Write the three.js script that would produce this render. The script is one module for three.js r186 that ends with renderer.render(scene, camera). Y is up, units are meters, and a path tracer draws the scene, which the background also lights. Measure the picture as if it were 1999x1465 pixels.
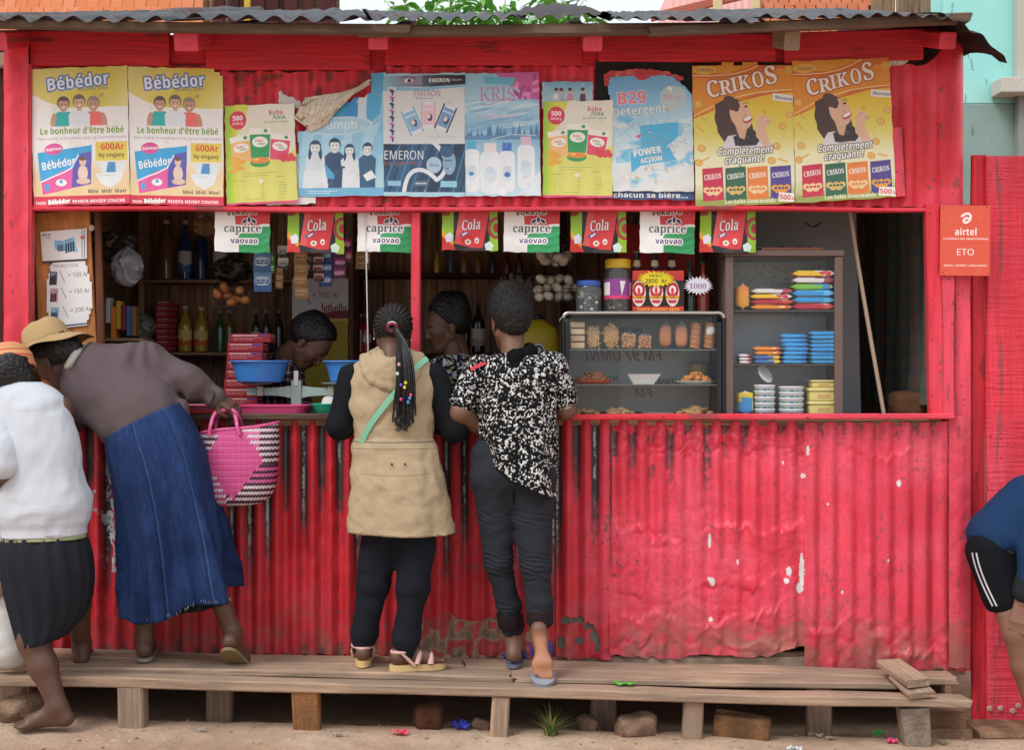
import * as THREE from 'three';
import { mergeGeometries, mergeVertices, toCreasedNormals } from 'three/addons/utils/BufferGeometryUtils.js';
import { RoundedBoxGeometry } from 'three/addons/geometries/RoundedBoxGeometry.js';

// ---------------------------------------------------------------- camera, sky, light, exposure
const scene = new THREE.Scene();
const FPX = 2436, CZ = 5.6, CY = 1.5;                    // focal length in photo pixels, camera distance from the shop front, eye height
const camera = new THREE.PerspectiveCamera(2 * Math.atan(732.5 / FPX) * 180 / Math.PI, 1999 / 1465, 0.1, 900);
camera.position.set(0, CY, CZ);
camera.lookAt(0, CY, 0);
{ // overcast sky: white cloud deck, a little brighter overhead
  const w = 64, h = 32, d = new Float32Array(w * h * 4);
  for (let j = 0; j < h; j++) for (let i = 0; i < w; i++) {
    const s = Math.max(0, Math.sin(((j + 0.5) / h - 0.5) * Math.PI)), L = 0.62 + 0.60 * s, k = (j * w + i) * 4;
    d[k] = L * 0.95; d[k + 1] = L; d[k + 2] = L * 1.09; d[k + 3] = 1;
  }
  const t = new THREE.DataTexture(d, w, h, THREE.RGBAFormat, THREE.FloatType);
  t.mapping = THREE.EquirectangularReflectionMapping; t.magFilter = THREE.LinearFilter; t.needsUpdate = true;
  scene.background = t; scene.environment = t;
}
const sun = new THREE.DirectionalLight(0xfffcf7, 1.5);
sun.position.set(-4.2, 7.5, 4); sun.target.position.set(0, 1, 0); sun.castShadow = true; sun.shadow.radius = 42;
sun.shadow.mapSize.set(2048, 2048);
Object.assign(sun.shadow.camera, { left: -5, right: 5, top: 5, bottom: -5, near: 0.5, far: 30 });
scene.add(sun, sun.target);
const renderer = new THREE.WebGLRenderer({ antialias: true });
renderer.toneMapping = THREE.LinearToneMapping; renderer.toneMappingExposure = 1.3;
renderer.shadowMap.enabled = true;

// ---------------------------------------------------------------- helpers
const V = (x, y, z) => new THREE.Vector3(x, y, z);
const P = (px, py, z = 0) => V((px - 999.5) * (CZ - z) / FPX, CY - (py - 732.5) * (CZ - z) / FPX, z);
const D = (n, z = 0) => n * (CZ - z) / FPX;
const X0 = px => (px - 999.5) / 435, Y0 = py => CY - (py - 732.5) / 435;
function rng(s) { s = (s * 2654435761) >>> 0; return () => { s = (s + 0x6D2B79F5) | 0; let t = Math.imul(s ^ (s >>> 15), 1 | s); t = (t + Math.imul(t ^ (t >>> 7), 61 | t)) ^ t; return ((t ^ (t >>> 14)) >>> 0) / 4294967296; }; }
function hsh(x, y, z) { let h = Math.imul(x, 374761393) + Math.imul(y, 668265263) + Math.imul(z, 1440662683) | 0; h = Math.imul(h ^ (h >>> 13), 1274126177); return ((h ^ (h >>> 16)) >>> 0) / 4294967296; }
function N(x, y = 0, z = 0) {
  const i = Math.floor(x), j = Math.floor(y), k = Math.floor(z); let a = x - i, b = y - j, c = z - k;
  a = a * a * (3 - 2 * a); b = b * b * (3 - 2 * b); c = c * c * (3 - 2 * c);
  const l = (p, q, t) => p + (q - p) * t;
  const r = l(l(hsh(i, j, k), hsh(i + 1, j, k), a), l(hsh(i, j + 1, k), hsh(i + 1, j + 1, k), a), b);
  if (c === 0) return r * 2 - 1;
  return l(r, l(l(hsh(i, j, k + 1), hsh(i + 1, j, k + 1), a), l(hsh(i, j + 1, k + 1), hsh(i + 1, j + 1, k + 1), a), b), c) * 2 - 1;
}
const fbm = (x, y, z = 0, o = 4) => { let s = 0, a = 0.5; for (let i = 0; i < o; i++) { s += a * N(x, y, z); x *= 2.03; y *= 2.03; z *= 2.03; a *= 0.5; } return s; };
const cl = (x, a = 0, b = 1) => x < a ? a : x > b ? b : x;
const ss = (a, b, x) => { x = cl((x - a) / (b - a)); return x * x * (3 - 2 * x); };
const mix = (a, b, t) => a + (b - a) * t;
const mix3 = (a, b, t) => [mix(a[0], b[0], t), mix(a[1], b[1], t), mix(a[2], b[2], t)];
const lerpTab = (tab, x) => { if (x <= tab[0][0]) return tab[0].slice(1); for (let i = 1; i < tab.length; i++) if (x <= tab[i][0]) { let t = (x - tab[i - 1][0]) / (tab[i][0] - tab[i - 1][0]); return tab[i].slice(1).map((v, k) => mix(tab[i - 1][k + 1], v, t)); } return tab[tab.length - 1].slice(1); };

const taken = {};
const num = n => { const c = taken[n] = (taken[n] || 0) + 1; return c === 1 ? n : n + '_' + String(c - 1).padStart(3, '0'); };
function sh(o) { o.traverse(m => { if (m.isMesh) { m.castShadow = true; m.receiveShadow = true; } }); return o; }
function tag(o, label, category, group, kind) { if (label) o.userData.label = label; if (category) o.userData.category = category; if (group) o.userData.group = group; if (kind) o.userData.kind = kind; return o; }
function thing(name, label, category, pos, group) { const g = new THREE.Group(); g.name = num(name); if (pos) g.position.copy(pos); scene.add(g); return tag(g, label, category, group); }
function part(parent, name, geo, mat, label) { const m = new THREE.Mesh(geo, mat); m.name = name; parent.add(m); if (label) m.userData.label = label; m.castShadow = m.receiveShadow = true; return m; }
// geometry given in world coordinates, moved into the thing's own frame
function wpart(parent, name, geo, mat, label) { let o = parent, v = V(0, 0, 0); while (o && o !== scene) { v.add(o.position); o = o.parent; } geo.translate(-v.x, -v.y, -v.z); return part(parent, name, geo, mat, label); }
function one(name, label, category, geo, mat, group, pos) { const m = new THREE.Mesh(geo, mat); m.name = num(name); if (pos) m.position.copy(pos); scene.add(m); m.castShadow = m.receiveShadow = true; return tag(m, label, category, group); }
function structure(name, geo, mat) { const m = new THREE.Mesh(geo, mat); m.name = num(name); scene.add(m); m.userData.kind = 'structure'; m.castShadow = m.receiveShadow = true; return m; }
// a world-geometry single-mesh thing whose origin is moved to its base centre
function oneW(name, label, category, geo, mat, group) { geo.computeBoundingBox(); const b = geo.boundingBox, c = V((b.min.x + b.max.x) / 2, b.min.y, (b.min.z + b.max.z) / 2); geo.translate(-c.x, -c.y, -c.z); return one(name, label, category, geo, mat, group, c); }
function copyThing(o, pos, label, rotY) { const c = o.clone(); c.name = num(o.name.replace(/_\d\d\d$/, '')); c.userData = { ...o.userData }; if (label) c.userData.label = label; scene.add(c); if (pos) c.position.copy(pos); if (rotY !== undefined) c.rotation.y = rotY; return c; }

// textures
const srgb = t => { t.colorSpace = THREE.SRGBColorSpace; return t; };
function dtex(w, h, fn, rep = true, color = true) {
  const d = new Uint8Array(w * h * 4);
  for (let j = 0; j < h; j++) for (let i = 0; i < w; i++) { const c = fn((i + 0.5) / w, (j + 0.5) / h), k = (j * w + i) * 4; d[k] = cl(c[0], 0, 255); d[k + 1] = cl(c[1], 0, 255); d[k + 2] = cl(c[2], 0, 255); d[k + 3] = 255; }
  const t = new THREE.DataTexture(d, w, h, THREE.RGBAFormat); t.magFilter = THREE.LinearFilter; t.minFilter = THREE.LinearMipmapLinearFilter; t.generateMipmaps = true;
  if (rep) t.wrapS = t.wrapT = THREE.RepeatWrapping; if (color) srgb(t); t.needsUpdate = true; return t;
}
function ctex(w, h, sc, draw, rep) {      // canvas whose drawing units are photo pixels times sc
  const c = document.createElement('canvas'); c.width = Math.round(w * sc); c.height = Math.round(h * sc);
  const g = c.getContext('2d'); g.scale(sc, sc); g.lineJoin = 'round'; draw(g, w, h);
  const t = srgb(new THREE.CanvasTexture(c)); if (rep) t.wrapS = t.wrapT = THREE.RepeatWrapping; return t;
}
function T(g, s, x, y, size, o = {}) {
  g.save(); g.translate(x, y); if (o.rot) g.rotate(o.rot); if (o.skew) g.transform(1, 0, o.skew, 1, 0, 0);
  g.font = (o.it ? 'italic ' : '') + (o.b === false ? '' : 'bold ') + size + 'px ' + (o.f || 'sans-serif'); g.textAlign = o.a || 'center'; g.textBaseline = 'middle';
  if (o.w) { const m = g.measureText(s).width; g.scale(o.w / m, 1); }
  if (o.st) { g.strokeStyle = o.st; g.lineWidth = o.lw || 2; g.lineJoin = 'round'; g.strokeText(s, 0, 0); }
  g.fillStyle = o.c || '#222'; g.fillText(s, 0, 0); g.restore();
}
const E = (g, x, y, a, b, c, r = 0) => { g.fillStyle = c; g.beginPath(); g.ellipse(x, y, a, b, r, 0, 7); g.fill(); };
const R = (g, x, y, w, h, c) => { g.fillStyle = c; g.fillRect(x, y, w, h); };
const PL = (g, c, pts, s, lw) => { g.beginPath(); pts.forEach((p, i) => i ? g.lineTo(p[0], p[1]) : g.moveTo(p[0], p[1])); if (c) { g.closePath(); g.fillStyle = c; g.fill(); } if (s) { g.strokeStyle = s; g.lineWidth = lw || 1; g.stroke(); } };
const LG = (g, x0, y0, x1, y1, ...st) => { const q = g.createLinearGradient(x0, y0, x1, y1); st.forEach((s, i) => q.addColorStop(i / (st.length - 1), s)); return q; };

const M = (color, rough = 0.8, o = {}) => new THREE.MeshStandardMaterial({ color, roughness: rough, ...o });
const PM = (color, rough, o = {}) => new THREE.MeshPhysicalMaterial({ color, roughness: rough, ...o });

// geometry
function geoFrom(pos, uv, idx, crease) { let g = new THREE.BufferGeometry(); g.setAttribute('position', new THREE.Float32BufferAttribute(pos, 3)); g.setAttribute('uv', new THREE.Float32BufferAttribute(uv, 2)); g.setIndex(idx); g.computeVertexNormals(); if (crease !== undefined) g = toCreasedNormals(g, crease); return g; }
// skin over rings of points; uv in metres (u along, v round) unless given
function loft(rings, o = {}) {
  const n = rings[0].length, c = o.open ? n : n + 1, pos = [], uv = [], idx = []; let u = o.u0 || 0;
  rings.forEach((r, i) => { if (i) u += r[0].distanceTo(rings[i - 1][0]); let v = o.v0 || 0;
    for (let j = 0; j < c; j++) { const p = r[j % n]; if (j) v += p.distanceTo(r[(j - 1) % n]); pos.push(p.x, p.y, p.z); uv.push(...(o.uvf ? o.uvf(i / (rings.length - 1), j / (c - 1), p) : [u, v])); } });
  for (let i = 0; i + 1 < rings.length; i++) for (let j = 0; j + 1 < c; j++) { const a = i * c + j, b = a + c; idx.push(a, b, a + 1, a + 1, b, b + 1); }
  if (o.caps !== false && !o.open) for (const e of [0, rings.length - 1]) {
    const m = V(0, 0, 0); rings[e].forEach(p => m.add(p)); m.multiplyScalar(1 / n); const s = pos.length / 3; pos.push(m.x, m.y, m.z); uv.push(0, 0);
    rings[e].forEach(p => { pos.push(p.x, p.y, p.z); uv.push(p.x - m.x + 0.3 + p.z, p.y - m.y + 0.3); });
    for (let j = 0; j < n; j++) { const a = s + 1 + j, b = s + 1 + (j + 1) % n; e ? idx.push(s, b, a) : idx.push(s, a, b); }
  }
  if (o.flip) for (let i = 0; i < idx.length; i += 3) { const t = idx[i]; idx[i] = idx[i + 1]; idx[i + 1] = t; }
  return geoFrom(pos, uv, idx, o.crease === undefined ? 0.6 : o.crease);
}
// sawn timber from a to b (axis through its middle); w along `side`, t across
let plankSeed = 1;
function plank(a, b, w, t, o = {}) {
  const s = plankSeed++ * 7.31, ax = b.clone().sub(a), len = ax.length(); ax.normalize();
  let side = o.side ? o.side.clone() : (Math.abs(ax.y) > 0.7 ? V(1, 0, 0) : V(0, 0, 1)); side.addScaledVector(ax, -side.dot(ax)).normalize();
  const up = V(0, 0, 0).crossVectors(side, ax).normalize(); if (up.y < -0.01 || (Math.abs(up.y) <= 0.01 && up.z < 0)) up.negate();
  const n = o.seg || Math.max(2, Math.ceil(len / 0.12)), ch = o.ch || Math.min(0.006, t * 0.22), wob = o.wob === undefined ? 0.003 : o.wob, rings = [];
  for (let i = 0; i <= n; i++) {
    const q = i / n, c = a.clone().lerp(b, q), k = len * q * 2.2, ww = w * (1 + (o.taper || 0) * (q - 0.5)) / 2 + wob * N(k * 1.3, s, 1), tt = t / 2 + wob * 0.5 * N(k, s, 2);
    c.addScaledVector(up, wob * 1.6 * N(k * 0.7, s, 3)).addScaledVector(side, wob * 1.6 * N(k * 0.7, s, 4));
    if (o.bend) c.addScaledVector(up, o.bend * 4 * q * (1 - q));
    rings.push([[-ww + ch, -tt], [ww - ch, -tt], [ww, -tt + ch], [ww, tt - ch], [ww - ch, tt], [-ww + ch, tt], [-ww, tt - ch], [-ww, -tt + ch]].map(([x, y]) => c.clone().addScaledVector(side, x).addScaledVector(up, y)));
  }
  if (o.ragged) { const rr = rng(plankSeed); for (const e of [0, n]) rings[e].forEach(p => p.addScaledVector(ax, (rr() - 0.5) * o.ragged)); }
  return loft(rings, { u0: s % 3, v0: (s * 1.7) % 2, crease: 0.5, flip: side.clone().cross(up).dot(ax) > 0 });
}
function rbox(w, h, d, r = 0.004) { return new RoundedBoxGeometry(w, h, d, 1, Math.min(r, w * 0.45, h * 0.45, d * 0.45)); }
function tube(pts, r, rs = 6, seg, rfn) {   // round rod or cord through points
  const cv = new THREE.CatmullRomCurve3(pts, false, 'centripetal'); seg = seg || pts.length * 5;
  if (!rfn) return new THREE.TubeGeometry(cv, seg, r, rs, false);
  const fr = cv.computeFrenetFrames(seg, false), rings = [];
  for (let i = 0; i <= seg; i++) { const p = cv.getPointAt(i / seg), rr = r * rfn(i / seg); rings.push([...Array(rs)].map((_, j) => { const a = j / rs * 2 * Math.PI; return p.clone().addScaledVector(fr.normals[i], Math.cos(a) * rr).addScaledVector(fr.binormals[i], Math.sin(a) * rr); })); }
  return loft(rings, { crease: 1.2, flip: true });
}
const lathe = (pts, seg = 16) => new THREE.LatheGeometry(pts.map(p => new THREE.Vector2(p[0], p[1])), seg);
function boxUV(g, s = 1) {                  // uv in metres from the dominant face direction
  g = g.index ? g.toNonIndexed() : g; const p = g.attributes.position, n = g.attributes.normal, uv = new Float32Array(p.count * 2);
  for (let t = 0; t < p.count; t += 3) {
    let a = 0, b = 0, c = 0; for (let k = 0; k < 3; k++) { a += n.getX(t + k); b += n.getY(t + k); c += n.getZ(t + k); } a = Math.abs(a); b = Math.abs(b); c = Math.abs(c);
    for (let k = 0; k < 3; k++) { const i = t + k, x = p.getX(i), y = p.getY(i), z = p.getZ(i); const q = a > b && a > c ? [z, y] : b > c ? [x, z] : [x, y]; uv[i * 2] = q[0] * s; uv[i * 2 + 1] = q[1] * s; }
  }
  g.setAttribute('uv', new THREE.BufferAttribute(uv, 2)); return g;
}
function strip(g) { for (const k of Object.keys(g.attributes)) if (!['position', 'normal', 'uv', 'color'].includes(k)) g.deleteAttribute(k); return g; }
function merge(list) { return mergeGeometries(list.map(g => strip(g.index ? g.toNonIndexed() : g))); }
// lumpy stone
function rock(rx, ry, rz, seed, det = 3, rough = 0.25, square = 0) {
  const g = mergeVertices(new THREE.IcosahedronGeometry(1, det).deleteAttribute('uv').deleteAttribute('normal')), p = g.attributes.position;
  for (let i = 0; i < p.count; i++) { const v = V(p.getX(i), p.getY(i), p.getZ(i)); if (square) { const m = Math.max(Math.abs(v.x), Math.abs(v.y), Math.abs(v.z)); v.multiplyScalar(mix(1, 0.8 / m, square)); } const q = 1 + rough * fbm(v.x * 1.6 + seed, v.y * 1.6, v.z * 1.6, 4); p.setXYZ(i, v.x * rx * q, v.y * ry * q, v.z * rz * q); }
  g.computeVertexNormals(); return boxUV(g);
}

// ---- signed distance modelling (people, clothes, soft things)
// bone: [a, b, ra, rb, {n: axis, s: squash along it}]
function bones(list, k = 0.03) {
  const Q = list.map(([a, b, ra, rb, o]) => ({ ax: a.x, ay: a.y, az: a.z, bx: b.x - a.x, by: b.y - a.y, bz: b.z - a.z, ra, dr: (rb === undefined ? ra : rb) - ra, n: o && o.n, s: o && o.s ? 1 / o.s - 1 : 0, sc: o && o.s ? Math.min(1, o.s) : 1, k: o && o.k || k }));
  for (const q of Q) { if (q.n) { const d = q.bx * q.n.x + q.by * q.n.y + q.bz * q.n.z; q.bx += q.n.x * d * q.s; q.by += q.n.y * d * q.s; q.bz += q.n.z * d * q.s; } q.l2 = q.bx * q.bx + q.by * q.by + q.bz * q.bz || 1e-9; }
  const f = (x, y, z) => {
    let d = 9;
    for (const q of Q) {
      let u = x - q.ax, v = y - q.ay, w = z - q.az;
      if (q.n) { const m = (u * q.n.x + v * q.n.y + w * q.n.z) * q.s; u += q.n.x * m; v += q.n.y * m; w += q.n.z * m; }
      let t = (u * q.bx + v * q.by + w * q.bz) / q.l2; t = t < 0 ? 0 : t > 1 ? 1 : t;
      u -= q.bx * t; v -= q.by * t; w -= q.bz * t;
      const e = (Math.sqrt(u * u + v * v + w * w) - q.ra - q.dr * t) * q.sc, h = q.k - Math.abs(d - e);
      d = (d < e ? d : e) - (h > 0 ? h * h / (4 * q.k) : 0);
    }
    return d;
  };
  const b = [9, 9, 9, -9, -9, -9];
  for (const [a, c, ra, rb, o] of list) for (const [p, r0] of [[a, ra], [c, rb === undefined ? ra : rb]]) { const r = r0 * Math.max(1, o && o.s || 1); b[0] = Math.min(b[0], p.x - r); b[1] = Math.min(b[1], p.y - r); b[2] = Math.min(b[2], p.z - r); b[3] = Math.max(b[3], p.x + r); b[4] = Math.max(b[4], p.y + r); b[5] = Math.max(b[5], p.z + r); }
  f.b = b; return f;
}
function sdfGeo(f, c, o = {}) {
  const b = (o.b || f.b).slice(), m = o.m || 0.03; b[0] -= m; b[1] -= m; b[2] -= m; b[3] += m; b[4] += m; b[5] += m;
  const nx = Math.ceil((b[3] - b[0]) / c / 4) * 4 + 1, ny = Math.ceil((b[4] - b[1]) / c / 4) * 4 + 1, nz = Math.ceil((b[5] - b[2]) / c / 4) * 4 + 1, A = new Float32Array(nx * ny * nz), sx = 1, sy = nx, sz = nx * ny;
  for (let K = 0; K < nz; K += 4) for (let J = 0; J < ny; J += 4) for (let I = 0; I < nx; I += 4) {
    const d0 = f(b[0] + (I + 1.5) * c, b[1] + (J + 1.5) * c, b[2] + (K + 1.5) * c), far = Math.abs(d0) > c * 5.5;
    for (let k = K; k < Math.min(nz, K + 4); k++) for (let j = J; j < Math.min(ny, J + 4); j++) for (let i = I; i < Math.min(nx, I + 4); i++) A[i + j * sy + k * sz] = far ? d0 : f(b[0] + i * c, b[1] + j * c, b[2] + k * c);
  }
  const id = new Int32Array(A.length).fill(-1), pos = [], idx = [], cor = [0, 1, sy, sy + 1, sz, sz + 1, sz + sy, sz + sy + 1];
  const ed = [[0, 1], [2, 3], [4, 5], [6, 7], [0, 2], [1, 3], [4, 6], [5, 7], [0, 4], [1, 5], [2, 6], [3, 7]];
  for (let k = 0; k + 1 < nz; k++) for (let j = 0; j + 1 < ny; j++) for (let i = 0; i + 1 < nx; i++) {
    const q = i + j * sy + k * sz; let mk = 0; for (let t = 0; t < 8; t++) if (A[q + cor[t]] < 0) mk |= 1 << t; if (mk === 0 || mk === 255) continue;
    let x = 0, y = 0, z = 0, n = 0;
    for (const [s, t] of ed) { const p = A[q + cor[s]], r = A[q + cor[t]]; if ((p < 0) === (r < 0)) continue; const w = p / (p - r); x += mix(s & 1, t & 1, w); y += mix(s >> 1 & 1, t >> 1 & 1, w); z += mix(s >> 2, t >> 2, w); n++; }
    id[q] = pos.length / 3; pos.push(b[0] + (i + x / n) * c, b[1] + (j + y / n) * c, b[2] + (k + z / n) * c);
  }
  const quad = (p, q, r, s, fl) => { if (p < 0 || q < 0 || r < 0 || s < 0) return; fl ? idx.push(p, r, q, p, s, r) : idx.push(p, q, r, p, r, s); };
  for (let k = 1; k + 1 < nz; k++) for (let j = 1; j + 1 < ny; j++) for (let i = 1; i + 1 < nx; i++) {
    const q = i + j * sy + k * sz, a = A[q] < 0;
    if (a !== (A[q + 1] < 0)) quad(id[q - sy - sz], id[q - sz], id[q], id[q - sy], !a);
    if (a !== (A[q + sy] < 0)) quad(id[q - 1 - sz], id[q - 1], id[q], id[q - sz], !a);
    if (a !== (A[q + sz] < 0)) quad(id[q - 1 - sy], id[q - sy], id[q], id[q - 1], !a);
  }
  const g = new THREE.BufferGeometry(); g.setAttribute('position', new THREE.Float32BufferAttribute(pos, 3)); g.setIndex(idx); g.computeVertexNormals();
  if (o.color) paint(g, o.color);
  return o.raw ? g : boxUV(g, o.uv || 1);
}
function paint(g, fn) { const p = g.attributes.position, n = g.attributes.normal, c = new Float32Array(p.count * 3); for (let i = 0; i < p.count; i++) { const q = fn(p.getX(i), p.getY(i), p.getZ(i), n.getX(i), n.getY(i), n.getZ(i)); c[i * 3] = q[0]; c[i * 3 + 1] = q[1]; c[i * 3 + 2] = q[2]; } g.setAttribute('color', new THREE.BufferAttribute(c, 3)); return g; }

// ---------------------------------------------------------------- surface textures
function mir(t, a, b) { t.wrapS = t.wrapT = THREE.MirroredRepeatWrapping; t.repeat.set(a, b); return t; }
const grain = (u, v, s) => 0.5 * N(u * 5 + s, v * 90) + 0.3 * N(u * 11, v * 210 + s) + 0.35 * fbm(u * 3 + s, v * 9, 2, 3) + 0.2 * N(u * 40, v * 420, s);
const texOldWood = mir(dtex(768, 384, (u, v) => {     // grey-tan weathered boards: 2 m x 0.5 m
  const g = grain(u * 2, v * 0.5, 3), d = fbm(u * 9, v * 3, 5, 4), k = N(u * 3 + 0.2, v * 5, 9) > 0.72 ? 0.75 : 1;
  const b = mix3([168, 140, 116], [142, 120, 101], cl(0.5 + d * 1.3)), f = (1 + g * 0.20) * k;
  return [b[0] * f, b[1] * f, b[2] * f];
}), 0.5, 2);
const texRedWood = mir(dtex(768, 384, (u, v) => {     // red paint over boards, worn through along the grain
  const g = grain(u * 2, v * 0.5, 11), w = fbm(u * 7, v * 14, 4, 5) + 0.25 * g, sp = N(u * 160, v * 60, 3);
  let c = mix3([212, 46, 63], [226, 71, 92], cl(0.5 + fbm(u * 5, v * 3, 8, 3) * 1.4)); const f = 1 + g * 0.12; c = c.map(x => x * f);
  if (w > 0.42) c = mix3(c, [126, 72, 70], ss(0.42, 0.54, w) * 0.7);
  if (sp > 0.86) c = mix3(c, [90, 30, 34], 0.6);
  return c;
}), 0.5, 2);
const texDarkRedWood = mir(dtex(512, 256, (u, v) => { const g = grain(u * 2, v * 0.5, 21), w = fbm(u * 8, v * 12, 14, 4); let c = [206, 41, 55].map(x => x * (1 + g * 0.14)); return w > 0.4 ? mix3(c, [112, 40, 44], ss(0.4, 0.55, w) * 0.6) : c; }), 0.5, 2);
const texDarkWood = mir(dtex(384, 192, (u, v) => { const g = grain(u * 2, v * 0.5, 31); return [140, 112, 88].map(x => x * (1 + g * 0.4)); }), 0.5, 2);
const texPly = mir(dtex(384, 384, (u, v) => { const g = 0.5 * fbm(u * 4, v * 22, 41, 4) + 0.2 * N(u * 20, v * 180); return [196, 128, 70].map(x => x * (1 + g * 0.4)); }), 1, 1);
const texWoodBump = mir(dtex(512, 256, (u, v) => { const g = 128 + 110 * grain(u * 2, v * 0.5, 3); return [g, g, g]; }, true, false), 0.5, 2);
const texDirt = mir(dtex(1024, 1024, (u, v) => {       // 3 m of trodden laterite dust
  const a = fbm(u * 6, v * 6, 2, 5), b = fbm(u * 40, v * 40, 7, 3), c = N(u * 300, v * 300), s = N(u * 120, v * 120, 5);
  let k = mix3([184, 158, 134], [164, 132, 108], cl(0.5 + a * 1.5)); const f = 1 + 0.10 * b + 0.05 * c; k = k.map(x => x * f);
  if (s > 0.88) k = mix3(k, [124, 96, 78], 0.6); else if (s < -0.9) k = mix3(k, [206, 186, 160], 0.6);
  return k;
}), 1 / 3, 1 / 3);
const texDirtBump = mir(dtex(512, 512, (u, v) => { const g = 128 + 70 * fbm(u * 30, v * 30, 3, 4) + 50 * N(u * 220, v * 220, 1); return [g, g, g]; }, true, false), 1 / 1.5, 1 / 1.5);
const texSpeck = mir(dtex(256, 256, (u, v) => { const g = 128 + 60 * fbm(u * 20, v * 20, 3, 4) + 30 * N(u * 120, v * 120); return [g, g, g]; }, true, false), 2, 2);

// the painted tin of the lower front, laid out in metres from x = -2.45 (photo scale 435 px per metre)
const chips = [[1391, 1137, 5, 9], [1385, 1132, 3, 4], [1540, 1117, 5, 9], [1535, 1135, 5, 6], [1756, 944, 4, 7], [1566, 1118, 5, 34], [1562, 1150, 8, 10], [1577, 880, 3, 10], [1386, 1056, 3, 14], [1388, 1210, 4, 5], [1440, 1098, 2, 5], [1530, 905, 2, 4], [1569, 930, 4, 5], [1616, 985, 2, 3], [1645, 1158, 2, 4], [1733, 1095, 2, 3]];
const lowPh = px => px < 1085 ? (px - 609.5) / 35 : px < 1575 ? (px - 1108) / 36.4 : (px - 1659) / 36.6;   // corrugation phase: whole numbers are ridges
function lowColor(px, py) {
  const n1 = fbm(px / 90, py / 90, 1, 4), n2 = fbm(px / 14, py / 22, 2, 3), n3 = N(px / 2.2, py / 3.1, 3), rt = ss(1040, 1250, px + n1 * 60);
  let c = mix3([194, 36, 48], [221, 62, 84], rt); c = mix3(c, [231, 98, 116], cl(n1 * 1.1 + 0.1) * (0.3 + 0.4 * rt)); c = mix3(c, [180, 26, 40], cl(-n1 * 1.6 + n2 * 0.5) * (0.7 - rt * 0.45));
  c = c.map(x => x * (1 + n3 * 0.05 + n2 * 0.07));
  const ph = lowPh(px), vi = Math.round(ph - 0.5), dv = Math.abs(ph - 0.5 - vi), hv = hsh(vi, 7, px < 1085 ? 1 : 2);
  // bare metal and soot left in the valleys where hands and rain wore the paint off
  const len = px < 1195 ? 110 + 260 * hv + 40 * n1 : px < 1500 ? 40 + 130 * hv : 30 * hv, top = 820, off = py - top;
  if (off < len + 60) {
    const a = (1 - ss(len * 0.5, len + 50, off + n2 * 60)) * (1 - ss(0.13, 0.30 + n2 * 0.08, dv)) * (px < 1195 ? 1 : 0.65 * ss(0.0, 0.25, n2 + 0.1));
    c = mix3(c, [52, 46, 46], cl(a * 1.1));
    const b = (1 - ss(0.03, 0.11, Math.abs(ph - 0.47 - vi + n2 * 0.05))) * (1 - ss(len * 0.6, len, off)) * (hv > 0.25 && px < 1195 ? 1 : 0.2) * ss(-0.25, 0.15, n2 + n3 * 0.35);
    c = mix3(c, [162, 165, 166], cl(b));
  }
  if (px < 1085 && py > 1250 + 24 * hsh(vi, 3, 3) + n2 * 30) c = mix3(c, [66, 62, 62], cl((1 - ss(0.08, 0.22, dv)) * 0.9));
  const sc = fbm(px / 5, py / 9, 6, 3) + 0.35 * fbm(px / 60, py / 80, 5, 3);
  if (sc > 0.43) c = mix3(c, [120, 74, 70], ss(0.43, 0.52, sc) * (px < 1250 ? 0.8 : 0.45)); { const vs = fbm(px / 7, py / 130, 16, 3); c = c.map(x => x * (1 + 0.09 * vs)); }
  // splashed mud, grain and outline of its own
  const mud = ss(1150, 1320, py + 75 * n1 + 40 * n2) * (0.25 + 0.75 * ss(-0.35, 0.3, fbm(px / 30, py / 26, 9, 4) + (px > 1080 ? 0.08 : -0.12)));
  c = mix3(c, [140, 92, 76], cl(mud * 0.8));
  const bare = py > 1206 + 22 * fbm(px / 30, 3, 4, 3) + (px > 955 ? (px - 955) * 0.35 : 0) && px > 816 + 10 * N(py / 9, 2) && px < 1075;
  if (bare) { const r = fbm(px / 16, py / 18, 12, 4); c = mix3(mix3([150, 122, 100], [172, 66, 64], ss(0.02, 0.2, r + 0.15 * n1)), [104, 88, 76], cl(-r * 1.8)); c = c.map(x => x * (1 + n3 * 0.12)); }
  if (px > 1440 && px < 1573 && py > 1205 + (1573 - px) * 0.45 + 16 * n2) c = mix3(c, [150, 104, 88], 0.55);
  // pasted paper scraps
  const pp = fbm(px / 15, py / 24, 15, 4) - Math.abs(px - 222 - n1 * 20) / 70 + 0.25 + 0.1 * ss(960, 1100, py); if (py > 925 && py < 1118 && px < 262 && pp > 0.12 && fbm(px / 5, py / 8, 2, 2) < 0.2) c = mix3([196, 200, 200], [150, 152, 156], cl(0.5 + n2));
  for (const [x, y, a, b] of chips) { const q = ((px - x) / a) ** 2 + ((py - y) / b) ** 2 + n3 * 0.5; if (q < 1) c = [214, 212, 208]; }
  return c;
}
const LX0 = -66, LW = 1940, LY0 = 800, LH = 530;
const texLow = dtex(1940, 530, (u, v) => lowColor(LX0 + u * LW, LY0 + (1 - v) * LH), false);
const texUp = dtex(1024, 200, (u, v) => {              // upper front sheets
  const px = u * 1920, py = 110 + (1 - v) * 310, n1 = fbm(px / 70, py / 80, 31, 4), n2 = fbm(px / 10, py / 14, 32, 3);
  let c = mix3([207, 36, 50], [225, 64, 85], cl(0.5 + n1 * 1.4)); c = c.map(x => x * (1 + n2 * 0.07));
  if (px < 760 && px > 430 && fbm(px / 16, py / 30, 33, 4) > 0.22) c = mix3(c, [122, 52, 40], 0.8);
  if (n2 > 0.44) c = mix3(c, [120, 60, 56], 0.55); return c;
}, false);
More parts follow.
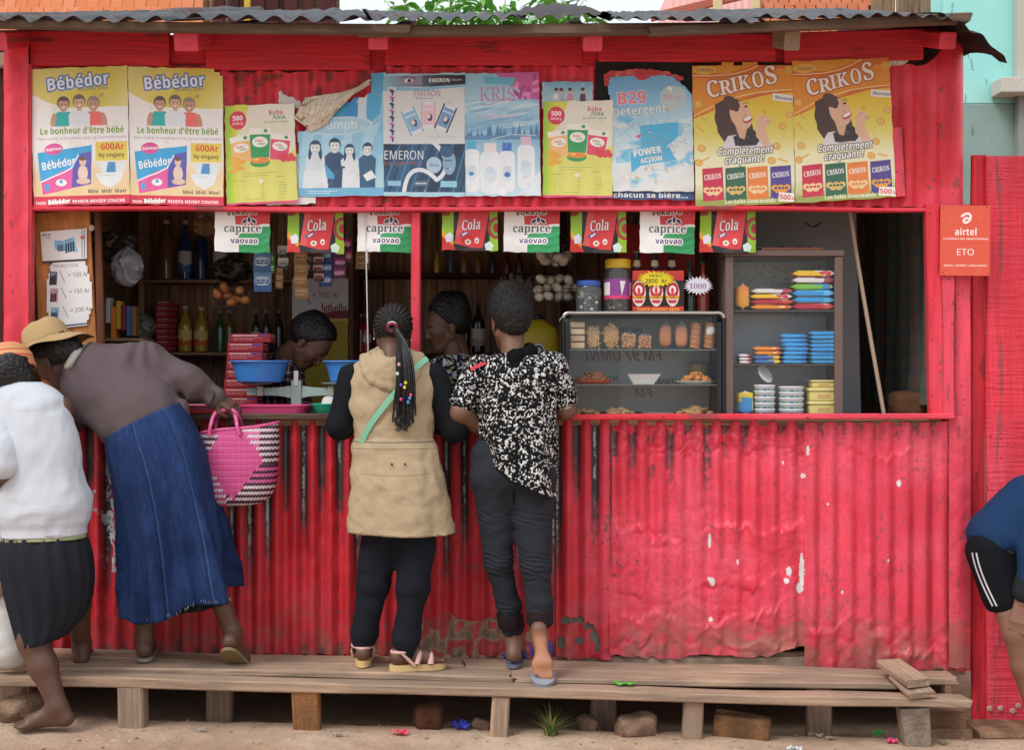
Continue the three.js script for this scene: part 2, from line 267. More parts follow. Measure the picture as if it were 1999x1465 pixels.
const matLow = M(0xffffff, 0.5, { map: texLow, side: THREE.DoubleSide, bumpMap: texSpeck, bumpScale: 0.0015 });
const matUp = M(0xffffff, 0.5, { map: texUp, side: THREE.DoubleSide });
const matOld = M(0xffffff, 0.9, { map: texOldWood, bumpMap: texWoodBump, bumpScale: 0.003 });
const matRed = M(0xffffff, 0.58, { map: texRedWood, bumpMap: texWoodBump, bumpScale: 0.0025 });
const matRedDark = M(0xffffff, 0.65, { map: texDarkRedWood, bumpMap: texWoodBump, bumpScale: 0.0025 });
const matDark = M(0xffffff, 0.9, { map: texDarkWood, bumpMap: texWoodBump, bumpScale: 0.002 });
const matPly = M(0xffffff, 0.8, { map: texPly });
const texTin = mir(dtex(512, 512, (u, v) => { const a = fbm(u * 7, v * 4, 51, 5), b = fbm(u * 60, v * 30, 52, 2); let c = mix3([54, 56, 58], [86, 90, 93], cl(0.5 + a)); if (a + b * 0.5 > 0.22) c = mix3(c, [70, 44, 34], ss(0.22, 0.45, a + b * 0.5)); return c.map(x => x * (1 + b * 0.2)); }), 0.6, 0.6);
const texPlaster = mir(dtex(256, 256, (u, v) => { const a = fbm(u * 9, v * 9, 75, 5), b = N(u * 80, v * 80); return mix3([164, 150, 136], [130, 116, 104], cl(0.5 + a * 1.4)).map(x => x * (1 + b * 0.08)); }), 2, 2);
const matTin = M(0xffffff, 0.8, { map: texTin, side: THREE.DoubleSide });

// ---------------------------------------------------------------- ground
const gy = (x, z) => { const s = -0.0235 * cl(x, -3.5, 3.5); return s + 0.012 * fbm(x * 2.2, z * 2.2, 3, 3) * ss(4, 1, Math.abs(x) * 0.8) + (Math.abs(x) < 2.4 ? -0.11 * ss(0.33, 0.06, z) * ss(-1.9, -1.5, z) * ss(2.4, 2.05, Math.abs(x)) : 0); };
{
  const ax = (lo, hi, st, far) => { const a = []; for (let v = lo; v <= hi + 1e-6; v += st) a.push(v); let s = st; for (let v = hi; v < far;) { s *= 1.35; v += s; a.push(Math.min(v, far)); } s = st; for (let v = lo; v > -far;) { s *= 1.35; v -= s; a.unshift(Math.max(v, -far)); } return a; };
  const xs = ax(-2.7, 2.7, 0.03, 500), zs = ax(-0.4, 1.3, 0.022, 500), pos = [], uv = [], idx = [];
  for (const z of zs) for (const x of xs) { pos.push(x, gy(x, z) + (Math.abs(x) < 3 && z > -0.5 && z < 1.5 ? 0.005 * fbm(x * 14, z * 14, 8, 3) : 0), z); uv.push(x, z); }
  const n = xs.length; for (let j = 0; j + 1 < zs.length; j++) for (let i = 0; i + 1 < n; i++) { const a = j * n + i; idx.push(a, a + n, a + 1, a + 1, a + n, a + n + 1); }
  structure('ground', geoFrom(pos, uv, idx), M(0xffffff, 0.95, { map: texDirt, bumpMap: texDirtBump, bumpScale: 0.006 }));
  // loose grit
  const r = rng(5), gs = [], base = [0, 1, 2].map(k => rock(1, 0.6, 1, k * 5 + 2, 0, 0.5));
  for (let i = 0; i < 900; i++) { const x = (r() - 0.5) * 5.2, z = r() < 0.6 ? 0.02 + r() * 0.5 : r() * 1.1, s = 0.0018 + 0.0065 * r() ** 4; const g = base[i % 3].clone(); g.rotateY(r() * 6); g.scale(s, s, s); g.translate(x, gy(x, z) + s * 0.25 + 0.001, z); gs.push(g); }
  const m = one('grit', null, null, merge(gs), M(0x9a8068, 0.95)); m.userData = { kind: 'stuff', label: 'loose grit and small pebbles on the dirt', category: 'gravel' };
}

// ---------------------------------------------------------------- the shop
function cell2(x, y, s) { let f1 = 9, f2 = 9; const i = Math.floor(x), j = Math.floor(y); for (let a = -1; a < 2; a++) for (let b = -1; b < 2; b++) { const d = Math.hypot(i + a + hsh(i + a, j + b, s) - x, j + b + hsh(i + a, j + b, s + 9) - y); if (d < f1) { f2 = f1; f1 = d; } else if (d < f2) f2 = d; } return f2 - f1; }
// vertical corrugated sheet given in photo pixels of the front plane
function sheet(x0, x1, yt, yb, o) {
  const nx = Math.max(2, Math.round((x1 - x0) / (o.sx || 3.4))), ny = Math.max(2, Math.round((yb - yt) / (o.sy || 9))), pos = [], uv = [], idx = [], keep = [];
  for (let j = 0; j <= ny; j++) for (let i = 0; i <= nx; i++) {
    const px = mix(x0, x1, i / nx); let py = mix(yt + (o.top ? o.top(px) : 0), yb + (o.bot ? o.bot(px) : 0), j / ny);
    const w = Math.cos(2 * Math.PI * o.ph(px)), z = (o.z || 0) + (o.amp || 0.0115) * w * (o.mod ? o.mod(px, py) : 1) + (o.dz ? o.dz(px, py) : 0);
    pos.push(X0(px), Y0(py), z); uv.push(...o.uv(px, py)); keep.push(o.hole ? !o.hole(px, py) : true);
  }
  const n = nx + 1; for (let j = 0; j < ny; j++) for (let i = 0; i < nx; i++) { const a = j * n + i; if (keep[a] && keep[a + 1] && keep[a + n] && keep[a + n + 1]) idx.push(a, a + n, a + 1, a + 1, a + n, a + n + 1); }
  return geoFrom(pos, uv, idx);
}
const lowUV = (px, py) => [(px - LX0) / LW, 1 - (py - LY0) / LH], upUV = (px, py) => [cl(px / 1920), 1 - (py - 110) / 310];
const kiosk = thing('market_kiosk', 'red painted kiosk of corrugated tin and boards with a serving hatch', 'kiosk', V(0, 0.2, -0.6));
{
  const K = (n, g, m, l) => wpart(kiosk, n, g, m, l);
  const rag = (a, b, s) => px => a * N(px / b, s) + a * 0.6 * N(px / (b * 0.33), s + 2);
  // lower front sheets
  const lowTop = px => -2 + 2 * N(px / 22, 5);
  const soft = (px, py) => 1 - 0.35 * ss(0.1, 0.5, fbm(px / 60, py / 70, 61, 3));
  for (const [a, b, z, yb] of [[-60, 338, -0.016, 1285], [334, 692, -0.013, 1283], [688, 1089, -0.016, 1287]])
    K('corrugated_sheet', sheet(a, b, 822, yb, { ph: lowPh, z: z - 0.003, amp: 0.0145, uv: lowUV, top: lowTop, bot: rag(5, 13, a), mod: soft, dz: (px, py) => -0.006 * ss(0.25, 0.5, fbm(px / 40, py / 60, 65, 3)) - (py > 1205 && px > 820 && px < 1070 ? 0.006 * cl((py - 1205) / 10) : 0) }), matLow);
  K('corrugated_sheet', sheet(1086, 1193, 822, 1288, { ph: lowPh, z: -0.012, uv: lowUV, top: lowTop, bot: rag(4, 11, 3), mod: soft, sx: 2.4, sy: 5, dz: (px, py) => 0.008 * fbm(px / 22, py / 22, 67, 3) * ss(1180, 1230, py),
    hole: (px, py) => { const q = fbm(px / 9, py / 9, 68, 3) * 0.6; return [[1118, 1213, 24, 3.5], [1095, 1256, 8, 9], [1131, 1254, 8, 5], [1160, 1244, 6, 13], [1166, 1262, 4, 12], [1150, 1224, 10, 3.5]].some(([x, y, w, h]) => ((px - x) / w) ** 2 + ((py - y) / h) ** 2 < 1 + q * 1.6); } }), matLow, 'narrow sheet rusted through in ragged holes near the plank');
  const crease = (px, py, L) => { let d = 0; for (const [x0, x1, y0, sl, A, w] of L) { if (px < x0 - 10 || px > x1 + 10) continue; const u = py - (y0 + sl * (px - x0) + 15 * N(px / 24, y0) + 7 * N(px / 7, y0, 2)), k = ss(x0 - 10, x0 + 14, px) * ss(x1 + 10, x1 - 14, px); d += A * k * (0.6 + 0.5 * N(px / 30, y0, 5)) * (u > 0 ? Math.exp(-u / w) : Math.exp(u / 3.5)); } return d; };
  const crump = (px, py) => { const a = ss(830, 870, py) * 0.15 + 0.85 * ss(960, 1060, py + 50 * N(px / 60, 3)); return a; };
  K('corrugated_sheet', sheet(1190, 1575, 824, 1283, { ph: lowPh, z: -0.012, amp: 0.0135, uv: lowUV, sx: 2.7, sy: 3.4, top: lowTop, bot: px => 3 * N(px / 14, 9) + (px > 1400 ? -22 * ss(1480, 1560, px) * 0.8 : 0) + 4 * N(px / 40, 2),
    mod: (px, py) => mix(1, 0.55 + 0.45 * N(px / 50, py / 60, 4), crump(px, py)),
    dz: (px, py) => { const wx = px + 14 * N(px / 30, py / 30, 5), wy = py + 14 * N(px / 30, py / 30, 6); return crease(px, py, [[1190, 1330, 1042, 0.05, 0.016, 40], [1236, 1300, 1030, 0.1, -0.012, 26], [1370, 1575, 1040, -0.02, 0.015, 34], [1372, 1480, 1150, 0.12, -0.020, 30], [1440, 1560, 1120, 0.1, 0.014, 26], [1190, 1320, 1207, -0.03, 0.016, 30], [1470, 1575, 1222, -0.5, 0.020, 40], [1330, 1475, 1213, 0.02, 0.012, 26], [1250, 1575, 872, 0.03, -0.010, 16], [1200, 1480, 846, 0, 0.011, 14], [1195, 1330, 1254, 0.1, -0.01, 20], [1380, 1560, 1255, 0.05, 0.011, 18]]) + crump(px, py) * (0.010 * (Math.min(0.35, cell2(wx / 95, wy / 62, 3)) - 0.2) + 0.005 * (Math.min(0.4, cell2(wx / 34, wy / 26, 8)) - 0.2)) + (py < 905 ? 0.016 * (Math.min(0.4, cell2(wx / 40, wy / 26, 12)) - 0.2) * ss(905, 880, py) : 0); } }), matLow, 'crumpled dented sheet of pinkish red tin');
  K('corrugated_sheet', sheet(1571, 1862, 826, 1308, { ph: lowPh, z: -0.006, amp: 0.0145, uv: lowUV, sx: 2.9, sy: 4, top: lowTop, bot: rag(2.5, 12, 12), mod: (px, py) => 0.75 + 0.2 * N(px / 70, py / 90, 7) - 0.35 * ss(1190, 1240, py + 20 * N(px / 40, 4)) * ss(0.4, 0.6, 0.5 + 0.5 * N(px / 30, py / 20)),
    dz: (px, py) => { const wy = py + 16 * N(px / 26, py / 30, 8), a = Math.max(ss(1190, 1225, py) * ss(1300, 1250, py), ss(870, 880, py) * ss(905, 888, py) * 0.7, 0.12); return crease(px, py, [[1578, 1662, 1250, -0.5, 0.018, 26], [1690, 1730, 1238, 0, 0.015, 22], [1765, 1858, 1286, -0.15, 0.016, 22], [1640, 1680, 880, 0, -0.012, 12], [1695, 1785, 884, 0, 0.010, 12], [1578, 1610, 1000, 0.2, 0.01, 20], [1700, 1800, 1290, -0.3, 0.012, 14]]) + 0.006 * a * (Math.min(0.4, cell2(px / 40, wy / 26, 21)) - 0.2) - 0.007 * Math.exp(-(((px - 1737) / 10) ** 2 + ((py - 1132) / 14) ** 2)); } }), matLow);
  // flashing strip up the corner, sill board showing under the crumpled sheet
  K('corner_flashing', sheet(1852, 1893, 812, 1304, { ph: px => (px - 1872) / 60, amp: 0.012, z: 0.004, uv: (px, py) => lowUV(px - 160, py), sy: 6, dz: (px, py) => 0.006 * (Math.min(0.5, cell2(px / 34, py / 44, 31)) - 0.2), bot: rag(3, 14, 4) }), matLow);
  K('base_board', plank(P(-60, 1296, -0.05), P(1880, 1299, -0.05), 0.045, 0.085, { side: V(0, 0, 1) }), matOld);
  K('inner_board', plank(P(1070, 1245, -0.06), P(1200, 1245, -0.06), 0.02, 0.2, { side: V(0, 0, 1) }), M(0x8e8a80, 0.9));
  // upper front sheets behind the posters
  const upPh = px => (px - 470) / 36;
  for (const [a, b, z] of [[20, 446, -0.014], [440, 762, -0.012], [754, 1160, -0.010], [1156, 1352, -0.017], [1348, 1745, -0.012]])
    K('corrugated_sheet', sheet(a, b, 128, 404, { ph: upPh, z, uv: upUV, top: px => (a === 440 ? 10 : a === 1156 ? 8 : 0) + 3 * N(px / 30, 2), bot: px => 2.5 * Math.cos(upPh(px) * 6.28) + 2 * N(px / 40, 6), mod: soft }), matUp);
  K('corrugated_sheet', sheet(1741, 1892, 76, 404, { ph: px => (px - 1772) / 46, amp: 0.014, z: -0.006, uv: upUV, sx: 2.5, top: px => px < 1860 ? 50 * (1 - ss(1800, 1870, px)) : 0, dz: (px, py) => px > 1876 ? -0.06 * ((px - 1876) / 16) ** 1.5 : 0 }), matUp);
  K('tar_paper', sheet(1163, 1350, 118, 226, { ph: px => px / 50, amp: 0.003, z: 0.0035, uv: (x, y) => [x / 400, y / 400] }), M(0x17191a, 0.85, { side: THREE.DoubleSide }), 'black tar paper strip above the detergent poster');
  // header, fascia, posts
  const pk = (x0, y0, x1, y1, z, t, m, o = {}) => { const ver = Math.abs(y1 - y0) > Math.abs(x1 - x0), w = o.w; return plank(P(x0, y0, z), P(x1, y1, z), ver ? D(w, z) : t, ver ? t : D(w, z), { side: ver ? V(1, 0, 0) : V(0, 0, 1), ...o }); };
  const lap = (x0, x1, y0, y1, z, m, n = 'fascia_board', sk = 0) => K(n, pk(x0, (y0 + y1) / 2, x1, (y0 + y1) / 2 + sk, z, 0.022, m, { w: y1 - y0 }), m);
  lap(62, 332, 60, 130, 0.006, matRedDark); lap(404, 722, 62, 136, 0.004, matRedDark, 'fascia_board', 2); lap(752, 1134, 64, 128, 0.008, matRedDark); lap(1168, 1512, 66, 122, 0.005, matRedDark, 'fascia_board', -2); lap(1530, 1800, 62, 122, 0.012, matRedDark, 'fascia_board', -6);
  lap(1802, 1880, 58, 84, 0.02, matRedDark, 'fascia_board', -4);
  lap(330, 406, 70, 128, -0.03, matRedDark); lap(720, 754, 80, 140, -0.03, matRedDark); lap(1132, 1170, 80, 140, -0.03, matRedDark); lap(1510, 1532, 70, 122, -0.03, matRedDark);
  K('header_beam', plank(P(48, 409, 0.0), P(1806, 409, 0.0), 0.05, 0.02, { side: V(0, 0, 1) }), matRed);
  K('post', pk(42, 128, 40, 700, 0.016, 0.05, matRed, { w: 46 }), matRed); K('post', pk(40, 700, 40, 1290, -0.05, 0.06, matRed, { w: 44 }), matRed);
  K('post_flashing', sheet(17, 64, 84, 700, { ph: px => (px - 30) / 50, amp: 0.006, z: 0.05, uv: (px, py) => upUV(px + 300, py * 0.45 + 80), dz: (px, py) => 0.01 * (Math.min(0.5, cell2(px / 60, py / 90, 41)) - 0.2), bot: rag(5, 9, 5) }), matUp);
  K('post', pk(813, 416, 811, 812, -0.03, 0.045, matRed, { w: 19 }), matRed);
  K('jamb', pk(1818, 400, 1824, 816, 0.012, 0.05, matRed, { w: 27 }), matRed); K('jamb', pk(1847, 400, 1849, 816, 0.02, 0.035, matRed, { w: 24 }), matRed);
  K('trim_board', pk(1748, 250, 1756, 384, 0.014, 0.016, matRed, { w: 24 }), matRed);
  // counter: red lip on the right, worn grey one on the left, the board behind it
  K('counter_edge', plank(P(1080, 815, 0.028), P(1858, 814, 0.028), 0.05, 0.026, { side: V(0, 0, 1), wob: 0.002 }), matRed);
  K('counter_edge', plank(P(60, 814, 0.026), P(1082, 815, 0.026), 0.05, 0.03, { side: V(0, 0, 1), wob: 0.002 }), M(0x9c9492, 0.75, { map: texDarkWood, bumpMap: texWoodBump, bumpScale: 0.002 }), 'counter edge worn to bare grey wood');
  K('counter_edge', plank(P(60, 803.5, 0.022), P(470, 803.5, 0.022), 0.035, 0.012, { side: V(0, 0, 1), wob: 0.001 }), matRed);
  const counterY = Y0(812) - 0.012;
  K('counter_top', plank(V(-2.15, counterY - 0.018, -0.24), V(1.93, counterY - 0.018, -0.24), 0.46, 0.03, { side: V(0, 0, 1), wob: 0.001 }), matDark);
  for (const px of [60, 520, 960, 1420, 1850]) K('counter_leg', plank(V(X0(px), counterY - 0.035, -0.42), V(X0(px), 0.245, -0.42), 0.06, 0.06), matDark);
  // closed box: floor, back, sides
  const bx = (n, w, h, d, x, y, z, m) => K(n, boxUV(rbox(w, h, d, 0.004).translate(x, y, z)), m);
  bx('shop_floor', 4.2, 0.04, 1.36, -0.1, 0.225, -0.73, matDark);
  for (let i = 0; i < 3; i++) K('foundation_board', plank(V(-2.2, 0.17 - i * 0.11, -1.43), V(1.98, 0.17 - i * 0.11, -1.43), 0.025, 0.108, { side: V(0, 0, 1), wob: 0.001 }), matDark);
  for (const x of [-2.2, 1.975]) K('foundation_board', boxUV(rbox(0.03, 0.36, 1.38).translate(x, 0.03, -0.74)), matDark);
  for (let i = 0; i < 14; i++) K('back_board', plank(V(-2.08 + i * 0.302, 0.25, -1.43), V(-2.08 + i * 0.302, 3.40, -1.43), 0.3, 0.025, { wob: 0.0015 }), matDark);
  bx('side_wall', 0.03, 2.85, 1.38, -2.2, 1.63, -0.74, matDark); bx('side_wall', 0.03, 2.85, 1.38, 1.975, 1.63, -0.74, matDark);
  // rafters under the roof
  const roofY = z => 2.985 + 0.305 * (0.36 - z);
  for (const [px, w, h] of [[364, 0.10, 0.085], [738, 0.078, 0.075], [1156, 0.08, 0.08], [1545, 0.066, 0.08], [-4, 0.08, 0.075], [1850, 0.07, 0.07]]) { const x = P(px, 70, 0.27).x; K('rafter', plank(V(x, roofY(0.27) - 0.085, 0.27), V(x, roofY(-1.4) - 0.07, -1.4), w, h, { side: V(1, 0, 0), wob: 0.002 }), px === 1545 ? matOld : matRed); }
  // eave battens
  const matEave = M(0xa8a6a4, 0.9, { map: texOldWood, bumpMap: texWoodBump, bumpScale: 0.003 });
  K('eave_batten', plank(P(-80, 40, 0.315), P(800, 60, 0.315), 0.045, 0.04, { side: V(0, 0, 1), bend: -0.008, ragged: 0.02 }), matEave);
  K('eave_batten', plank(P(700, 62, 0.30), P(1420, 55, 0.30), 0.045, 0.045, { side: V(0, 0, 1), ragged: 0.03 }), matEave);
  K('eave_batten', plank(P(1270, 60, 0.325), P(1890, 38, 0.325), 0.04, 0.042, { side: V(0, 0, 1), ragged: 0.03 }), matEave);
  // roof sheets, each its own mesh, lapped
  const roofSheet = (a, b, pitch, lift, o = {}) => {
    const xa = P(a, 40, 0.36).x, xb = P(b, 40, 0.36).x, nx = Math.round((xb - xa) / 0.009), nz = 22, pos = [], uv = [], idx = [];
    for (let j = 0; j <= nz; j++) for (let i = 0; i <= nx; i++) { const x = mix(xa, xb, i / nx), t = j / nz, z = mix(0.37 + (o.ov || 0) + 0.018 * N(x * 14, a) + 0.012 * N(x * 40, a), -1.5, t);
      let y = roofY(z) + lift + 0.0105 * (o.amp || 1) * Math.cos(x * 2 * Math.PI / pitch) + 0.01 * N(x * 5, z * 3, a) + (o.f ? o.f(x, z, i / nx, t) : 0); pos.push(x, y, z); uv.push(x + a, z); }
    const n = nx + 1; for (let j = 0; j < nz; j++) for (let i = 0; i < nx; i++) { const q = j * n + i; idx.push(q, q + 1, q + n, q + 1, q + n + 1, q + n); } return geoFrom(pos, uv, idx);
  };
  K('roof_sheet', roofSheet(-90, 342, 0.115, 0.012, { amp: 1.3 }), matTin); K('roof_sheet', roofSheet(326, 720, 0.11, 0.02, { amp: 1.3, ov: 0.02, f: (x, z, u) => 0.02 * ss(0.06, 0, u) }), matTin);
  K('roof_sheet', roofSheet(704, 1030, 0.076, 0.014, { f: (x, z, u) => 0.045 * ss(0.08, 0, u) * ss(0.1, 0.3, z) }), matTin);
  K('roof_sheet', roofSheet(1012, 1200, 0.078, 0.026, { ov: -0.02, amp: 0.8, f: (x, z, u, t) => 0.03 * ss(0.1, 0.4, t) * Math.sin(u * 3.1) }), M(0x7c5340, 0.75, { map: texTin, side: THREE.DoubleSide }), 'rusted brown roof sheet');
  K('roof_sheet', roofSheet(1180, 1500, 0.074, 0.012, { ov: 0.015 }), matTin); K('roof_sheet', roofSheet(1480, 1852, 0.076, 0.024, { ov: 0.03, amp: 0.9 }), matTin);
  K('roof_sheet', roofSheet(1830, 1962, 0.085, 0.02, { ov: 0.03, f: (x, z, u) => -0.17 * u ** 1.25 - 0.03 * u * N(x * 30, z * 6, 3) }), M(0x6a5a52, 0.8, { map: texTin, side: THREE.DoubleSide }), 'torn end of the roof bent downwards');
}

// ---------------------------------------------------------------- step of planks in front of the shop
const stepY = (px, z) => { const r = z > 0.34 ? [[0, 0.262], [1000, 0.204], [1880, 0.153]] : z > 0.175 ? [[100, 0.272], [1000, 0.226], [1720, 0.190]] : [[100, 0.278], [1000, 0.232], [1860, 0.184]]; return lerpTab(r, px)[0]; };
{
  const st = thing('plank_step', 'long low step of weathered planks on posts along the shop', 'step', V(0, 0, 0.22));
  const pl = (a, b, z0, z1, t, o) => { const zc = (z0 + z1) / 2, n = o && o.n || 'plank', A = P(a, 700, zc), B = P(b, 700, zc); A.y = stepY(a, zc) - t / 2; B.y = stepY(b, zc) - t / 2; wpart(st, n, plank(A, B, z1 - z0, t, { side: V(0, 0, 1), wob: 0.005, ragged: 0.03, ...o }), matOld); };
  pl(-60, 1884, 0.353, 0.445, 0.040, { taper: 0.25 }); pl(118, 1000, 0.19, 0.332, 0.030, {}); pl(1004, 1738, 0.192, 0.334, 0.028, { taper: -0.4 }); pl(-60, 905, 0.02, 0.172, 0.028, {}); pl(908, 1857, 0.025, 0.172, 0.034, { taper: -0.2 });
  // posts carrying it
  for (const [px, w, z, d, lean, ragged] of [[18, 62, 0.30, 0.07, 0, 0], [258, 54, 0.395, 0.09, 0, 0.01], [597, 50, 0.39, 0.07, 0.005, 0.03], [977, 36, 0.405, 0.06, -0.012, 0], [1352, 34, 0.40, 0.06, -0.01, 0], [1778, 56, 0.40, 0.10, 0.012, 0.02], [430, 50, 0.06, 0.06, 0, 0], [1180, 50, 0.06, 0.06, 0, 0], [1600, 50, 0.06, 0.06, 0, 0]]) {
    const A = P(px, 1400, z), Y = stepY(px, z) - (z > 0.34 ? 0.042 : 0.036), b = V(A.x + lean, gy(A.x, z) - 0.03, z), t = V(A.x, Y, z);
    wpart(st, 'support_post', plank(b, t, D(w, z), d, { side: V(1, 0, 0), wob: 0.006, ch: 0.008, seg: 4 }), px === 597 || px === 1778 ? M(px === 597 ? 0xd8b080 : 0xd2ccc6, 0.95, { map: px === 597 ? texOldWood : texPlaster, bumpMap: texSpeck, bumpScale: 0.01 }) : matOld);
  }
}
{ // loose boards lying on the right end of the step
  const xL = (px, z) => P(px, 0, z).x;
  const a = plank(V(xL(1735, 0.16), stepY(1735, 0.1) + 0.055, 0.16), V(xL(1793, 0.42), stepY(1793, 0.42) + 0.062, 0.42), 0.105, 0.032, { wob: 0.003, ragged: 0.01, side: V(1, 0, 0.4) });
  const b = plank(V(xL(1760, 0.26), stepY(1760, 0.3) + 0.022, 0.26), V(xL(1800, 0.45), stepY(1800, 0.42) + 0.020, 0.45), 0.115, 0.024, { wob: 0.003, ragged: 0.01, side: V(1, 0, 0.4) });
  oneW('loose_board', 'short loose board lying on top of another at the end of the plank step', 'board', a, matOld); oneW('loose_board', 'short loose board under another at the end of the plank step', 'board', b, matOld);
}

// ---------------------------------------------------------------- boards at both sides
{
  const f = thing('plank_fence', 'tall red painted plank fence joined to the right corner of the shop', 'fence', P(1960, 1420, -0.08));
  const pk = (x0, x1, y0, y1, z, m, o) => wpart(f, 'plank', plank(P((x0 + x1) / 2, y0, z), P((x0 + x1) / 2 + (o && o.lean || 0), y1, z), D(x1 - x0, z), 0.03, { side: V(1, 0, 0), wob: 0.003, ...o }), m);
  pk(1894, 1922, 304, 1432, -0.09, matRedDark); const saw = mir(dtex(512, 64, (u, v) => { const g = 128 + 90 * N(u * 260, v * 5) + 40 * N(u * 700, v * 9); return [g, g, g]; }, true, false), 0.5, 2), matFence = M(0xffffff, 0.6, { map: texRedWood, bumpMap: saw, bumpScale: 0.004 });
  pk(1924, 2010, 306, 1426, -0.06, matFence, { wob: 0.004 }); pk(2012, 2080, 306, 1426, -0.07, matRed); for (let i = 0; i < 8; i++) pk(2084 + i * 74, 2154 + i * 74, 300 + (i * 7 % 16), 1434, -0.07 + (i % 2) * 0.012, i % 3 ? matRed : matRedDark);
  pk(1860, 1893, 400, 1310, -0.02, matRed); pk(1838, 1862, 816, 1320, -0.045, matRedDark);
  for (const [x, y] of [[1931, 1384], [1952, 1384], [1976, 1389], [1987, 1379]]) { const g = lathe([[0.0025, 0.004], [0.006, 0.005], [0.0125, 0.003], [0.0135, 0], [0.0125, -0.001]], 12); g.rotateX(Math.PI / 2); const p = P(x, y, -0.036); g.translate(p.x, p.y, p.z); wpart(f, 'bottle_cap', g, M(0xb89a84, 0.6)); }
  const l = thing('plank_screen', 'dark maroon plank screen beside the left corner of the shop', 'fence', P(-20, 1400, -0.25));
  for (let i = 0; i < 22; i++) wpart(l, 'plank', plank(P(-84 - i * 24, 84 + i * 5 % 14, -0.25), P(-84 - i * 24, 1390, -0.25), D(22, -0.25), 0.025, { side: V(1, 0, 0) }), M(0x8a3840, 0.85, { map: texDarkWood }));
  for (let i = 0; i < 5; i++) wpart(l, 'plank', plank(P(-60 + i * 24, 84 + i % 2 * 12, -0.25), P(-60 + i * 24, 1390, -0.25), D(22, -0.25), 0.025, { side: V(1, 0, 0) }), M(0x8a3840, 0.85, { map: texDarkWood }));
  wpart(l, 'rail', plank(P(-90, 118, -0.21), P(30, 118, -0.21), 0.03, 0.07, { side: V(0, 0, 1) }), matOld);
}

